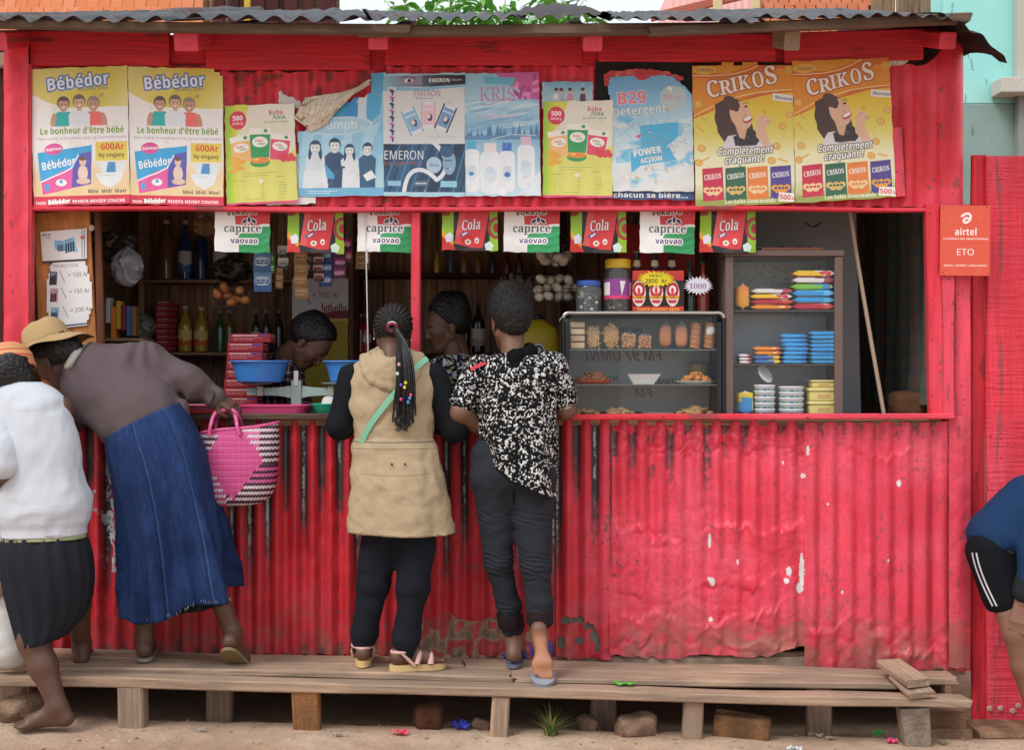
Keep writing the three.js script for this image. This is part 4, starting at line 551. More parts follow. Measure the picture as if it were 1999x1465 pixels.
// torn light-blue poster with four young people
const texFour = ctex(210, 240, 3, (g, w, h) => {
  R(g, 0, 0, w, h, LG(g, 0, 0, w, h, '#9fd0e6', '#c8e2ea', '#7ec0e2', '#bfe0ea')); PL(g, '#4aa9d8', [[175, 0], [207, 0], [200, 80], [178, 100], [168, 60]]); PL(g, '#2f9ec8', [[95, 60], [132, 35], [132, 90], [90, 96]]); PL(g, '#2f86cc', [[132, 35], [158, 22], [156, 88], [132, 90]]); PL(g, '#c6ddE4', [[158, 22], [176, 5], [172, 95], [156, 90]]); for (let i = 0; i < 9; i++) PL(g, i % 2 ? '#a8d8ec' : '#8ecae6', [[30 + i * 20, 100 + i % 3 * 12], [60 + i * 20, 95], [40 + i * 18, 236], [20 + i * 18, 236]]);
  E(g, 120, 103, 66, 18, '#c2e0ea', -0.05); E(g, 120, 103, 62, 15, '#a3cfe2', -0.05); T(g, 'Triumph', 112, 101, 24, { c: '#e4eff2', b: false, w: 88 });
  const p = (x, y, r, hair, cl2, lo) => { bust(g, x, y, r, '#dfe5e2', hair, cl2, { long: lo }); }; p(74, 144, 11.5, '#2c4868', '#d5e2e8', 1); p(112, 140, 11.5, '#24405e', '#2c4a70', 0); p(141, 150, 10, '#2c4868', '#dfe8ec', 1); p(176, 148, 10, '#24405e', '#2f5a7c', 0); 
  PL(g, '#dde8ec', [[52, 190], [98, 184], [106, 236], [48, 236]]); PL(g, '#2c4a70', [[96, 178], [132, 182], [136, 228], [100, 232]]); PL(g, '#dfe8ec', [[128, 186], [160, 186], [162, 224], [126, 232]]); PL(g, '#2f5a7c', [[160, 184], [192, 182], [192, 226], [162, 226]]); PL(g, '#4ea0d0', [[92, 176], [112, 198], [112, 208], [96, 204]]); PL(g, '#e8eef0', [[168, 200], [184, 190], [194, 204], [176, 212]]); R(g, 36, 224, w, 16, '#6cb6da'); squig(g, 60, 230, 60, 2, '#d8ecf2', 4, 1.6); age(g, w, h, 8, 0.3);
});
{
  const tear = (x, y) => { const e = 7 * N(x / 9, y / 11, 4); return x < 725 && y < 262 - (x - 583) * 0.55 + e * 0.7 - 14 * Math.sin((x - 583) / 45) || (x < 583 + e * 0.4 && y > 232); };
  const t = poster('torn_poster', 'torn pale blue poster of four young people with its corner hanging down', [[543, 146], [754, 143], [751, 383], [543, 385]], texFour, { z: 0.015, nx: 90, ny: 100, hole: tear });
  // the strip that tore off and hangs over it, back of the paper to the front
  const L = [[575, 232, 600, 196], [598, 250, 640, 190], [613, 258, 668, 186], [640, 244, 690, 178], [655, 224, 706, 170], [690, 190, 722, 161], [722, 168, 727, 160]], rings = [];
  L.forEach(([x0, y0, x1, y1], i) => { const r = []; for (let k = 0; k <= 8; k++) { const q = k / 8, p = P(mix(x0, x1, q) + 3 * N(i, q * 4), mix(y0, y1, q) + 2 * N(i * 3, q * 5)); r.push(V(p.x, p.y, 0.026 + 0.022 * Math.sin(q * 2.6) + 0.008 * N(i * 0.8, q * 4, 2))); } rings.push(r); });
  wpart(t, 'torn_flap', loft(rings, { open: true, crease: 0.7, uvf: (u, v) => [u, v] }), M(0xffffff, 0.85, { side: THREE.DoubleSide, map: ctex(160, 80, 3, (g, w, h) => { R(g, 0, 0, w, h, '#cfc4ae'); const r = rng(4); for (let i = 0; i < 22; i++) E(g, r() * w, r() * h, 3 + r() * 12, 1 + r() * 4, r() < 0.5 ? '#8f7458' : '#ddd6c6', r() * 3); for (let i = 0; i < 9; i++) PL(g, null, [[i * 9, 6], [i * 9 + 14, 70]], '#9a8a74', 1); for (let i = 0; i < 5; i++) PL(g, null, [[0, 10 + i * 14], [84, 18 + i * 13]], '#a69680', 1); age(g, w, h, 2, 0.4); }) }), 'beige back of the torn strip folded over the poster');
  poster('paper_scrap', 'pasted white paper scrap left above the porridge poster', [[545, 174], [590, 200], [585, 212], [545, 208]], ctex(40, 40, 2, (g, w, h) => { R(g, 0, 0, w, h, '#d8d4cc'); squig(g, 2, 6, 36, 9, '#a8a49c', 4); }), { z: 0.009, hole: (x, y) => y < 176 + (x - 545) * 0.55 + 4 * N(x / 5, 2) }).userData.category = 'paper';
}
poster('shampoo_poster', 'blue white and black shampoo poster showing three sachets', [[749, 146], [908, 144], [908, 385], [750, 384]], ctex(160, 240, 3, (g, w, h) => {
  R(g, 0, 0, w, h, '#d9dedc'); R(g, 0, 0, w, 26, LG(g, 0, 0, w, 0, '#8fc2dc', '#6f7f9a', '#2c3440', '#15181c')); R(g, 36, 4, 40, 18, '#8f88a0'); E(g, 50, 14, 9, 4, '#e8dcdc'); E(g, 51, 14, 3.6, 3.6, '#2c2430'); PL(g, null, [[38, 8], [50, 6], [63, 10]], '#3a3038', 1.6); T(g, 'EMERON', 110, 14, 11, { c: '#f0f4f6', w: 42 }); T(g, 'Shampoo', 144, 13, 4.5, { c: '#ccd' }); PL(g, '#9fd0e6', [[0, 0], [w, 0], [w, 4], [90, 3], [30, 5], [0, 4]]);
  PL(g, '#7fc0de', [[0, 24], [60, 28], [w, 22], [w, 27], [70, 34], [0, 34]]); R(g, 9, 26, 16, 110, '#cfd8e2'); for (let i = 0; i < 8; i++) { E(g, 17, 34 + i * 13, 5, 3, i % 2 ? '#c86aa8' : '#3a3a52', 0.4); E(g, 18, 39 + i * 13, 2, 4, '#4a3a52'); }
  T(g, 'EMERON', 86, 39, 17, { c: '#8088a8', b: false, w: 54 }); T(g, 'EMERON', 86, 39, 16, { c: '#b0789c', b: false, w: 54 }); squig(g, 64, 49, 42, 1, '#8a8ab0', 3, 1.6);
  const sa = (x, y, r, a, b) => { g.save(); g.translate(x, y); g.rotate(r); R(g, -14, -26, 28, 52, b); R(g, -11, -26, 22, 52, '#e2e6ec'); R(g, -10, -20, 20, 38, a); T(g, 'EMERON', 0, -12, 5, { c: '#eef' }); E(g, 3, 4, 5, 7, '#2c3450'); E(g, 1, 2, 3.5, 5, '#ecd8cc'); g.restore(); };
  sa(57, 94, -0.4, '#8ab6dc', '#5ab4dc'); sa(88, 82, 0, '#e4c0cc', '#d8a8bc'); sa(122, 88, 0.4, '#6e9ccc', '#2c3c5c'); T(g, 'It is that time', 112, 124, 9, { c: '#a8c4d4', it: 1, f: 'serif', b: false });
  R(g, 0, 138, w, 102, LG(g, 0, 138, w, 240, '#16283c', '#2f5a84', '#1c3048', '#2a5878')); for (let i = 0; i < 14; i++) PL(g, null, [[i * 14 - 20, 240], [i * 13 + 20, 138]], i % 2 ? '#3a78a8' : '#1a3450', 3);
  g.strokeStyle = '#dfe6ea'; g.lineWidth = 8; g.beginPath(); g.moveTo(96, 134); g.bezierCurveTo(132, 160, 128, 196, 104, 208); g.bezierCurveTo(80, 180, 44, 176, 40, 236); g.stroke(); E(g, 99, 179, 15, 16, '#a8c8dc'); T(g, 'New', 99, 179, 9, { c: '#5c88a8', it: 1 }); E(g, 129, 174, 13, 24, '#7ea8c0'); E(g, 124, 152, 14, 12, '#2c567c'); E(g, 127, 170, 8, 1.5, '#3c6488'); E(g, 126, 186, 4, 1.4, '#4c7898'); T(g, 'EMERON', 40, 160, 24, { c: '#dfe6ea', b: false, w: 80 }); T(g, 'S H A M P O O', 37, 176, 9, { c: '#c85a50', b: false, w: 74 }); R(g, 8, 210, 26, 10, '#8cc0dc'); R(g, 60, 210, 28, 10, '#5a6a78'); squig(g, 63, 215, 22, 1, '#dde', 3, 2); R(g, 112, 210, 32, 12, '#8cc6de'); R(g, 0, 232, w, 8, '#a8d4e4'); age(g, w, h, 9, 0.22);
}), { z: 0.018 });
poster('lotion_poster', 'light blue and magenta lotion poster with four white bottles', [[907, 145], [1052, 143], [1056, 384], [909, 384]], ctex(147, 240, 3, (g, w, h) => {
  R(g, 0, 0, w, h, LG(g, 0, 0, 0, h, '#8cc4e0', '#a9d2e6', '#7fb4d4', '#a8d0e2', '#bfe0ea')); const r = rng(12); for (let i = 0; i < 70; i++) { g.globalAlpha = 0.35; E(g, r() * w, 50 + r() * 70, 8 + r() * 22, 1 + r() * 2.5, r() < 0.5 ? '#dcecf2' : '#5c9cc8', -0.15); } g.globalAlpha = 1;
  PL(g, '#c8569c', [[60, 0], [147, 0], [147, 54], [126, 50], [104, 30], [80, 22]]); for (let i = 0; i < 12; i++) E(g, 100 + r() * 44, 4 + r() * 44, 8, 4, i % 2 ? '#e088bc' : '#b03c88', r() * 3); PL(g, '#5fb8d4', [[38, 6], [100, 10], [96, 24], [40, 20]]);
  T(g, 'KRIS', 64, 42, 37, { c: '#c07cb4', f: 'serif', b: false, w: 72 }); g.strokeStyle = '#b06ca8'; g.lineWidth = 1.4; g.beginPath(); g.moveTo(30, 60); g.bezierCurveTo(60, 70, 70, 40, 102, 54); g.stroke(); T(g, 'Lotion de soin', 62, 84, 11, { c: '#d4a0bc', it: 1, f: 'serif', b: false });
  for (let i = 0; i < 26; i++) { const x = r() * w, hh = 8 + r() * 24; PL(g, '#4c7ca8', [[x - 4, 126], [x, 126 - hh], [x + 4, 126]]); } R(g, 0, 122, w, 8, '#5c8cb4'); PL(g, null, [[50, 130], [90, 120], [140, 122]], '#d0dce4', 1.5);
  const bt = (x, y, ww, hh, cap) => { R(g, x - ww * 0.3, y - 16, ww * 0.6, 18, cap); g.fillStyle = '#e4ecf0'; g.beginPath(); g.roundRect(x - ww / 2, y, ww, hh, ww * 0.35); g.fill(); E(g, x, y + hh * 0.55, ww * 0.32, hh * 0.2, '#d2e0ea'); squig(g, x - 8, y + hh * 0.4, 16, 3, '#98b8d0', 4); }; bt(13, 148, 30, 84, '#4ab0d4'); bt(119, 140, 34, 86, '#d8b8cc'); bt(82, 152, 30, 80, '#3f6fc4'); bt(49, 152, 40, 84, '#e4dcd8'); E(g, 12, 196, 5, 4, '#2f8cc0'); E(g, 82, 198, 6, 5, '#3c6cc0'); PL(g, '#dcecf2', [[100, 240], [147, 190], [147, 240]]); E(g, 72, 232, 8, 8, '#eef6f8'); age(g, w, h, 10, 0.25);
}), { z: 0.016 });
poster('fashion_poster', 'small blue poster of three standing women, mostly covered by the right porridge poster', [[1058, 161], [1157, 160], [1157, 214], [1058, 214]], ctex(100, 54, 3, (g, w, h) => { R(g, 0, 0, w, h, LG(g, 0, 0, 0, h, '#6cb0d0', '#9cc8dc', '#d8e0e0')); [[28, '#e8e0dc'], [38, '#a8b8d0'], [55, '#d88ca8'], [80, '#5c3440']].forEach(([x, c]) => { PL(g, c, [[x - 6, 44], [x - 5, 24], [x + 5, 24], [x + 7, 44]]); E(g, x, 18, 3.6, 4.4, '#d8b0a0'); E(g, x, 15, 4, 3.5, '#4a3030'); PL(g, null, [[x + 5, 26], [x + 10, 18]], '#d8b0a0', 2); }); R(g, 22, 34, 14, 12, '#c8d4dc'); age(g, w, h, 11, 0.2); }), { z: 0.009, nx: 20, ny: 14 });
poster('porridge_poster', 'yellow green porridge poster beside the pale blue detergent poster', [[1061, 200], [1196, 198], [1194, 388], [1059, 386]], texKoba, { z: 0.022 });
poster('beer_poster', 'dark blue beer poster strip showing under the detergent poster', [[1170, 330], [1354, 330], [1355, 392], [1170, 389]], ctex(184, 62, 3, (g, w, h) => { R(g, 0, 0, w, h, '#2f4a78'); T(g, 'à chacun sa bière...', 92, 53, 14, { c: '#eef0f2', w: 160 }); age(g, w, h, 12, 0.2); }), { z: 0.010, nx: 24, ny: 12 });
poster('detergent_poster', 'faded sky blue detergent poster with pink letters and a curled top edge', [[1182, 152], [1349, 146], [1354, 376], [1196, 374]], ctex(168, 226, 3, (g, w, h) => {
  R(g, 0, 0, w, h, LG(g, 0, 0, w * 0.3, h, '#5ca4d8', '#7fbce2', '#b4d8e6', '#d8e2e2', '#dde0dc')); const r = rng(15); for (let i = 0; i < 70; i++) { g.globalAlpha = 0.5; PL(g, r() < 0.55 ? '#dfe6e4' : '#54b4e0', [...Array(5)].map((_, k) => { const a = k * 1.256, q = 6 + r() * 20; return [20 + r() * 2 + (i * 37 % 150) + Math.cos(a) * q, 80 + (i * 53 % 140) + Math.sin(a) * q * 0.5]; })); } g.globalAlpha = 1; PL(g, '#3fb4e4', [[62, 98], [138, 92], [138, 120], [100, 150], [62, 140]]); PL(g, '#48b0e0', [[40, 150], [120, 140], [132, 164], [60, 176], [40, 190]]); for (let i = 0; i < 14; i++) PL(g, null, [[20 + r() * 120, 70 + r() * 110], [40 + r() * 110, 76 + r() * 110], [60 + r() * 100, 70 + r() * 110]], '#7a98ac', 0.8);
  T(g, 'B29', 48, 42, 33, { c: '#e8788c', st: '#f0d8dc', lw: 2, rot: -0.05, w: 60 }); E(g, 130, 46, 27, 25, '#b8ccd0'); T(g, '200 Ar', 128, 44, 12, { c: '#cc9c9c', rot: 0.05 }); T(g, 'Detergent', 62, 68, 23, { c: '#d8e4e6', st: '#8ca8b8', lw: 2, rot: -0.06, w: 108 }); T(g, 'POWER', 74, 148, 17, { c: '#e8ecea', st: '#9cb4c4', lw: 1.6, rot: -0.15 }); T(g, 'ACTION', 82, 164, 12, { c: '#e4e8e6', st: '#a8bcc8', lw: 1.4, rot: -0.15 }); PL(g, '#d0607c', [[50, 118], [64, 114], [60, 124]]); age(g, w, h, 16, 0.6);
}), { z: 0.019, nx: 60, ny: 70, wr: 0.008, hole: (x, y) => (x > 1290 && y < 146 + ((x - 1290) / 60) ** 2 * 40 + 2 * N(x / 6, 1)) || (x < 1196 && y < 200 && x < 1183 + Math.abs(y - 170) * 0.25 + 2 * N(y / 5, 3)) });
poster('red_paper', 'torn strip of red paper curled along the top of the detergent poster', [[1176, 134], [1330, 138], [1334, 158], [1180, 170]], ctex(60, 20, 2, (g, w, h) => { R(g, 0, 0, w, h, '#b8242c'); age(g, w, h, 4, 0.2); }), { z: 0.013, nx: 40, ny: 12, f: (u, v) => 0.008 * (1 - v), hole: (x, y) => y < 134 + Math.abs(x - 1240) ** 1.6 / 90 + 2.5 * N(x / 9, 4) }).userData.category = 'paper';
const texSnack = ctex(194, 282, 3, (g, w, h) => {
  R(g, 0, 0, w, h, LG(g, 0, 0, 0, h, '#d8871f', '#e6a92a', '#e2c83c', '#e0d262', '#e9e6b8', '#e6e6c0', '#9aa84c')); PL(g, '#d0661e', [[0, 20], [70, 22], [140, 0], [194, 0], [194, 60], [150, 64], [80, 80], [0, 110]]); PL(g, '#e08a24', [[0, 30], [60, 34], [194, 10], [194, 56], [120, 62], [50, 92], [0, 104]]); g.strokeStyle = '#f2e2b0'; g.lineWidth = 1.6; g.beginPath(); g.moveTo(0, 26); g.bezierCurveTo(60, 28, 100, 26, 140, 0); g.stroke(); g.beginPath(); g.moveTo(0, 106); g.bezierCurveTo(60, 70, 110, 58, 194, 56); g.stroke();
  R(g, 0, 268, w, 14, '#94a24c'); E(g, 24, 15, 22, 9, '#e0b040'); T(g, 'Fidélio', 24, 15, 9, { c: '#7a3a5c', it: 1, f: 'serif' }); E(g, 186, 16, 8, 8, '#d8a83c');
  const ttl = [[38, 52, 40], [63, 50, 34], [80, 45, 34], [99, 41, 34], [126, 35, 38], [151, 26, 44]]; 'CRIKOS'.split('').forEach((c, i) => T(g, c, ttl[i][0], ttl[i][1], ttl[i][2] * 1.12, { c: '#f0e4da', st: '#b0602c', lw: 6, rot: -0.16, f: 'serif', w: i === 2 ? 13 : 25 })); 'CRIKOS'.split('').forEach((c, i) => T(g, c, ttl[i][0], ttl[i][1], ttl[i][2] * 1.12, { c: '#f3ebe6', rot: -0.16, f: 'serif', w: i === 2 ? 13 : 25 }));
  g.save(); g.translate(176, 72); g.rotate(0.12); R(g, -22, -7, 44, 14, '#ece8e4'); T(g, 'Nouveau', 0, 0, 9.5, { c: '#54506c', it: 1, w: 38 }); g.restore();
  // smiling woman with long dark hair
  g.save(); g.translate(0, -13);  E(g, 72, 118, 30, 34, '#3c2c2a', 0.5); PL(g, '#42302c', [[42, 96], [46, 150], [60, 172], [120, 168], [110, 120], [70, 82]]); PL(g, '#d8d4d8', [[56, 176], [66, 158], [120, 152], [150, 172], [150, 182], [56, 182]]); PL(g, '#2f2c2e', [[76, 160], [96, 150], [118, 148], [128, 168], [120, 178], [80, 178]]); PL(g, '#d8a888', [[80, 136], [104, 142], [98, 166], [88, 162]]); E(g, 92, 118, 20, 29, '#e0b294', -0.42); E(g, 74, 94, 18, 12, '#4a3630', 0.7);
  E(g, 84, 108, 4, 2.2, '#2a1c18', -0.3); E(g, 102, 101, 3.6, 2, '#2a1c18', -0.3); PL(g, null, [[77, 103], [84, 99], [91, 101]], '#4a3028', 1.2); PL(g, null, [[96, 96], [102, 93], [107, 95]], '#4a3028', 1.2); E(g, 105, 126, 10, 6.5, '#b04440', -0.45); E(g, 105, 124.5, 8.5, 3.8, '#f4efe8', -0.45); PL(g, null, [[97, 108], [102, 116], [98, 118]], '#c08c70', 1.2);
  PL(g, '#e0b496', [[120, 160], [122, 130], [132, 118], [146, 122], [146, 134], [138, 146], [150, 178], [136, 180]]); for (let i = 0; i < 4; i++) E(g, 130 + i * 5, 121 + i * 3.5, 6, 4, i % 2 ? '#d8a688' : '#e6bc9e', 0.5); E(g, 138, 112, 5, 4, '#e0a83c'); g.restore();
  const r = rng(3); for (const [x, y] of [[10, 82], [8, 196], [28, 216], [160, 168], [186, 106], [172, 128], [150, 196], [160, 216], [14, 168]]) { E(g, x, y, 8, 7, '#d8983c', r()); E(g, x, y, 5.5, 4.6, '#e8c070', r()); E(g, x, y, 1.6, 1.4, '#c88430'); } for (const [x, y, a] of [[12, 130, 0.7], [20, 190, -0.4], [172, 196, 0.3], [16, 108, 0.8]]) { g.save(); g.translate(x, y); g.rotate(a); R(g, -10, -1.5, 20, 3, '#e0a838'); g.restore(); }
  T(g, 'Complètement', 98, 174, 20, { c: '#f2efe2', st: '#6a6a6e', lw: 4, it: 1, w: 108, rot: -0.03 }); T(g, 'craquant !', 96, 191, 20, { c: '#f2efe2', st: '#6a6a6e', lw: 4, it: 1, w: 78, rot: -0.05 });
  ['#c42a48', '#2f5f4a', '#e27a34', '#4c3c8a'].forEach((c, i) => { const x = 34 + i * 45 - (i > 1 ? 2 : 0), y = 240; PL(g, c, [[x - 20, y - 32], [x + 20, y - 34], [x + 21, y + 30], [x - 20, y + 32]]); T(g, 'CRIKOS', x, y - 16, 14, { c: '#f2ece6', f: 'serif', w: 34, rot: -0.1 }); for (let k = 0; k < 5; k++) E(g, x - 12 + k * 6, y + 10 + (k % 2) * 5, 7, 6, i === 1 ? '#d8b468' : i === 3 ? '#e09a34' : '#ecc890'); for (let k = 0; k < 4; k++) E(g, x - 10 + k * 7, y + 11, 3, 2.4, c); });
  T(g, 'Les Salés Gourmands', 106, 275, 10, { c: '#f4f2dc', f: 'serif', w: 100 }); g.save(); g.translate(180, 270); g.rotate(0.12); R(g, -18, -9, 40, 18, '#f2eee6'); T(g, '500', -5, 0, 14, { c: '#c83a34' }); T(g, 'Ar', 12, 2, 8, { c: '#c83a34' }); g.restore(); age(g, w, h, 18, 0.12);
});
poster('snack_poster', 'orange snack poster of a smiling woman beside the detergent poster', [[1349, 124], [1545, 123], [1549, 398], [1357, 406]], texSnack, { z: 0.024, hole: (x, y) => y < 123 + ((x - 1440) / 90) ** 2 * 4 });
poster('snack_poster', 'orange snack poster of a smiling woman with the narrow red trim board at its edge', [[1544, 123], [1731, 115], [1745, 386], [1550, 399]], texSnack, { z: 0.027 });

// pennants hanging under the header
const texOil = ctex(108, 82, 4, (g, w, h) => {
  R(g, 0, 0, w, h, '#e9e7e4'); PL(g, '#c8343a', [[38, 0], [108, 0], [108, 28], [80, 30], [40, 28]]); PL(g, '#2f9a5c', [[46, 44], [70, 38], [108, 28], [108, 82], [46, 82]]); for (let i = 0; i < 5; i++) PL(g, null, [[46, 52 + i * 7], [66, 48 + i * 7], [84, 52 + i * 7], [108, 44 + i * 7]], i % 2 ? '#237c48' : '#48ae70', 1.3); g.strokeStyle = '#e9e7e4'; g.lineWidth = 5; g.beginPath(); g.moveTo(44, 44); g.bezierCurveTo(70, 44, 80, 26, 108, 30); g.stroke();
  T(g, 'Vokatra', 52, 4, 15, { c: '#2a2420', st: '#e9e7e4', lw: 3, w: 60, rot: -0.05 }); for (const [x, y, r] of [[58, 22, 0.9], [67, 19, 0], [76, 22, -0.9]]) { E(g, x, y, 4.6, 7, '#e9e7e4', r); E(g, x, y, 3, 5.6, '#2c3050', r); }
  T(g, 'caprice', 54, 35, 21, { c: '#53555e', st: '#eceae6', lw: 4.5, f: 'serif', w: 74 }); T(g, 'caprice', 54, 35, 21, { c: '#4c4e58', f: 'serif', w: 74 }); T(g, 'vaovao', 57, 59, 15, { c: '#5c3c78', st: '#eceae6', lw: 5, w: 54 }); T(g, 'vaovao', 57, 59, 15, { c: '#563a72', w: 54 });
});
const texCola = ctex(108, 82, 4, (g, w, h) => {
  R(g, 0, 0, w, h, '#8cb828'); R(g, 22, 0, 70, h, '#201a1c'); PL(g, '#c8322c', [[0, 82], [0, 50], [20, 62], [26, 82]]); PL(g, '#d8a030', [[0, 40], [24, 66], [20, 72], [0, 54]]); E(g, 106, 36, 18, 22, '#a82c34'); E(g, 106, 36, 12, 16, '#7aa828'); E(g, 106, 36, 7, 9, '#a82c34'); E(g, 6, 6, 10, 6, '#8a4a2c');
  PL(g, '#d43a40', [[34, 0], [92, 0], [78, 80], [24, 68]]); PL(g, '#dd5a58', [[34, 0], [46, 0], [36, 70], [24, 68]]); T(g, 'Cola', 55, 30, 28, { c: '#ecdede', f: 'serif', it: 1, rot: -0.08, w: 38, st: '#6a2428', lw: 2.4 }); T(g, 'Cola', 55, 30, 28, { c: '#f0e6e2', f: 'serif', it: 1, rot: -0.08, w: 38 }); PL(g, '#3a5ca8', [[34, 50], [50, 42], [52, 48], [36, 55]]); PL(g, '#e8e4e0', [[38, 50], [48, 44], [49, 47], [40, 53]]); E(g, 50, 64, 6, 5.5, '#ecdcd4'); E(g, 50, 64, 2.6, 2.6, '#6a8a4c'); E(g, 67, 61, 4.6, 6, '#ecdcd4'); E(g, 67, 62, 2, 2, '#b04a44'); PL(g, '#d8dcea', [[6, 52], [16, 46], [22, 54], [20, 64], [8, 66]]); PL(g, '#cfe6dc', [[82, 68], [92, 62], [100, 70], [96, 80], [84, 80]]); R(g, 44, 76, 40, 6, '#3a3436');
});
{
  const pen = (px, w, oil, y1, lab) => poster(oil ? 'oil_pennant' : 'cola_pennant', lab, [[px, 408], [px + w, 408], [px + w + (oil ? -1 : 1), y1 + 2], [px - 1, y1]], oil ? texOil : texCola, { z: -0.035, nx: 12, ny: 10, wv: 0, wr: 0.012, rough: 0.4, cat: 'pennant', f: (u, v) => 0.012 * v * Math.sin(u * 4 + px) , group: oil ? 'white and green pennants under the header' : 'red and green drink pennants under the header' });
  pen(417, 108, 1, 490, 'red white and green oil pennant hanging above the brown eggs'); pen(560, 108, 0, 491, 'red and green drink pennant hanging above the strips of sachets'); pen(697, 106, 1, 490, 'red white and green oil pennant crossed by a thin white rod');
  pen(863, 108, 0, 487, 'red and green drink pennant hanging beside the thin red post'); pen(984, 109, 1, 490, 'red white and green oil pennant hanging above the basket of white eggs'); pen(1115, 108, 0, 491, 'red and green drink pennant hanging above the yellow lidded jar'); pen(1251, 108, 1, 492, 'red white and green oil pennant hanging above the beer carton'); pen(1369, 108, 0, 491, 'red and green drink pennant hanging above the brown display cabinet');
}
// phone shop plate on the jamb
{
  const s = thing('metal_sign', 'flat orange red sign plate nailed beside the hatch', 'sign', P(1883, 538, 0.05)), g = new THREE.PlaneGeometry(D(97, 0.05), D(137, 0.05)), b = rbox(D(97, 0.05), D(137, 0.05), 0.004, 0.0015); const c = P(1883, 470, 0.05); b.rotateZ(-0.008); b.translate(c.x, c.y, 0.05); wpart(s, 'plate', b, M(0xd8442c, 0.4)); g.rotateZ(-0.008); g.translate(c.x, c.y, 0.0526);
  wpart(s, 'printed_face', g, M(0xffffff, 0.4, { map: ctex(97, 137, 5, (g, w, h) => { R(g, 0, 0, w, h, '#dd4a30'); g.strokeStyle = '#f4e8e4'; g.lineCap = 'round'; g.lineWidth = 4.6; g.beginPath(); g.moveTo(42, 21); g.bezierCurveTo(50, 13, 60, 15, 59, 23); g.bezierCurveTo(58, 31, 50, 36, 46, 32); g.bezierCurveTo(44, 28, 50, 23, 54, 25); g.stroke(); T(g, 'airtel', 50, 51, 19, { c: '#f4e8e4', w: 44 }); T(g, 'LE RÉSEAU DES SMARTPHONES', 50, 65, 5.4, { c: '#f0d8d0', w: 88 }); T(g, 'ETO', 49, 91, 17, { c: '#f4e8e4', b: false, w: 36 }); T(g, 'MOBILE | INTERNET | AIRTEL MONEY', 49, 117, 5, { c: '#f0dcd4', w: 84 }); age(g, w, h, 4, 0.06); }) }));
  for (const [x, y] of [[1840, 406], [1926, 404], [1840, 532], [1928, 534]]) { const p = P(x, y, 0.053); wpart(s, 'nail', new THREE.SphereGeometry(0.003, 8, 6).translate(p.x, p.y, p.z), M(0x8a4a3c, 0.5)); }
}
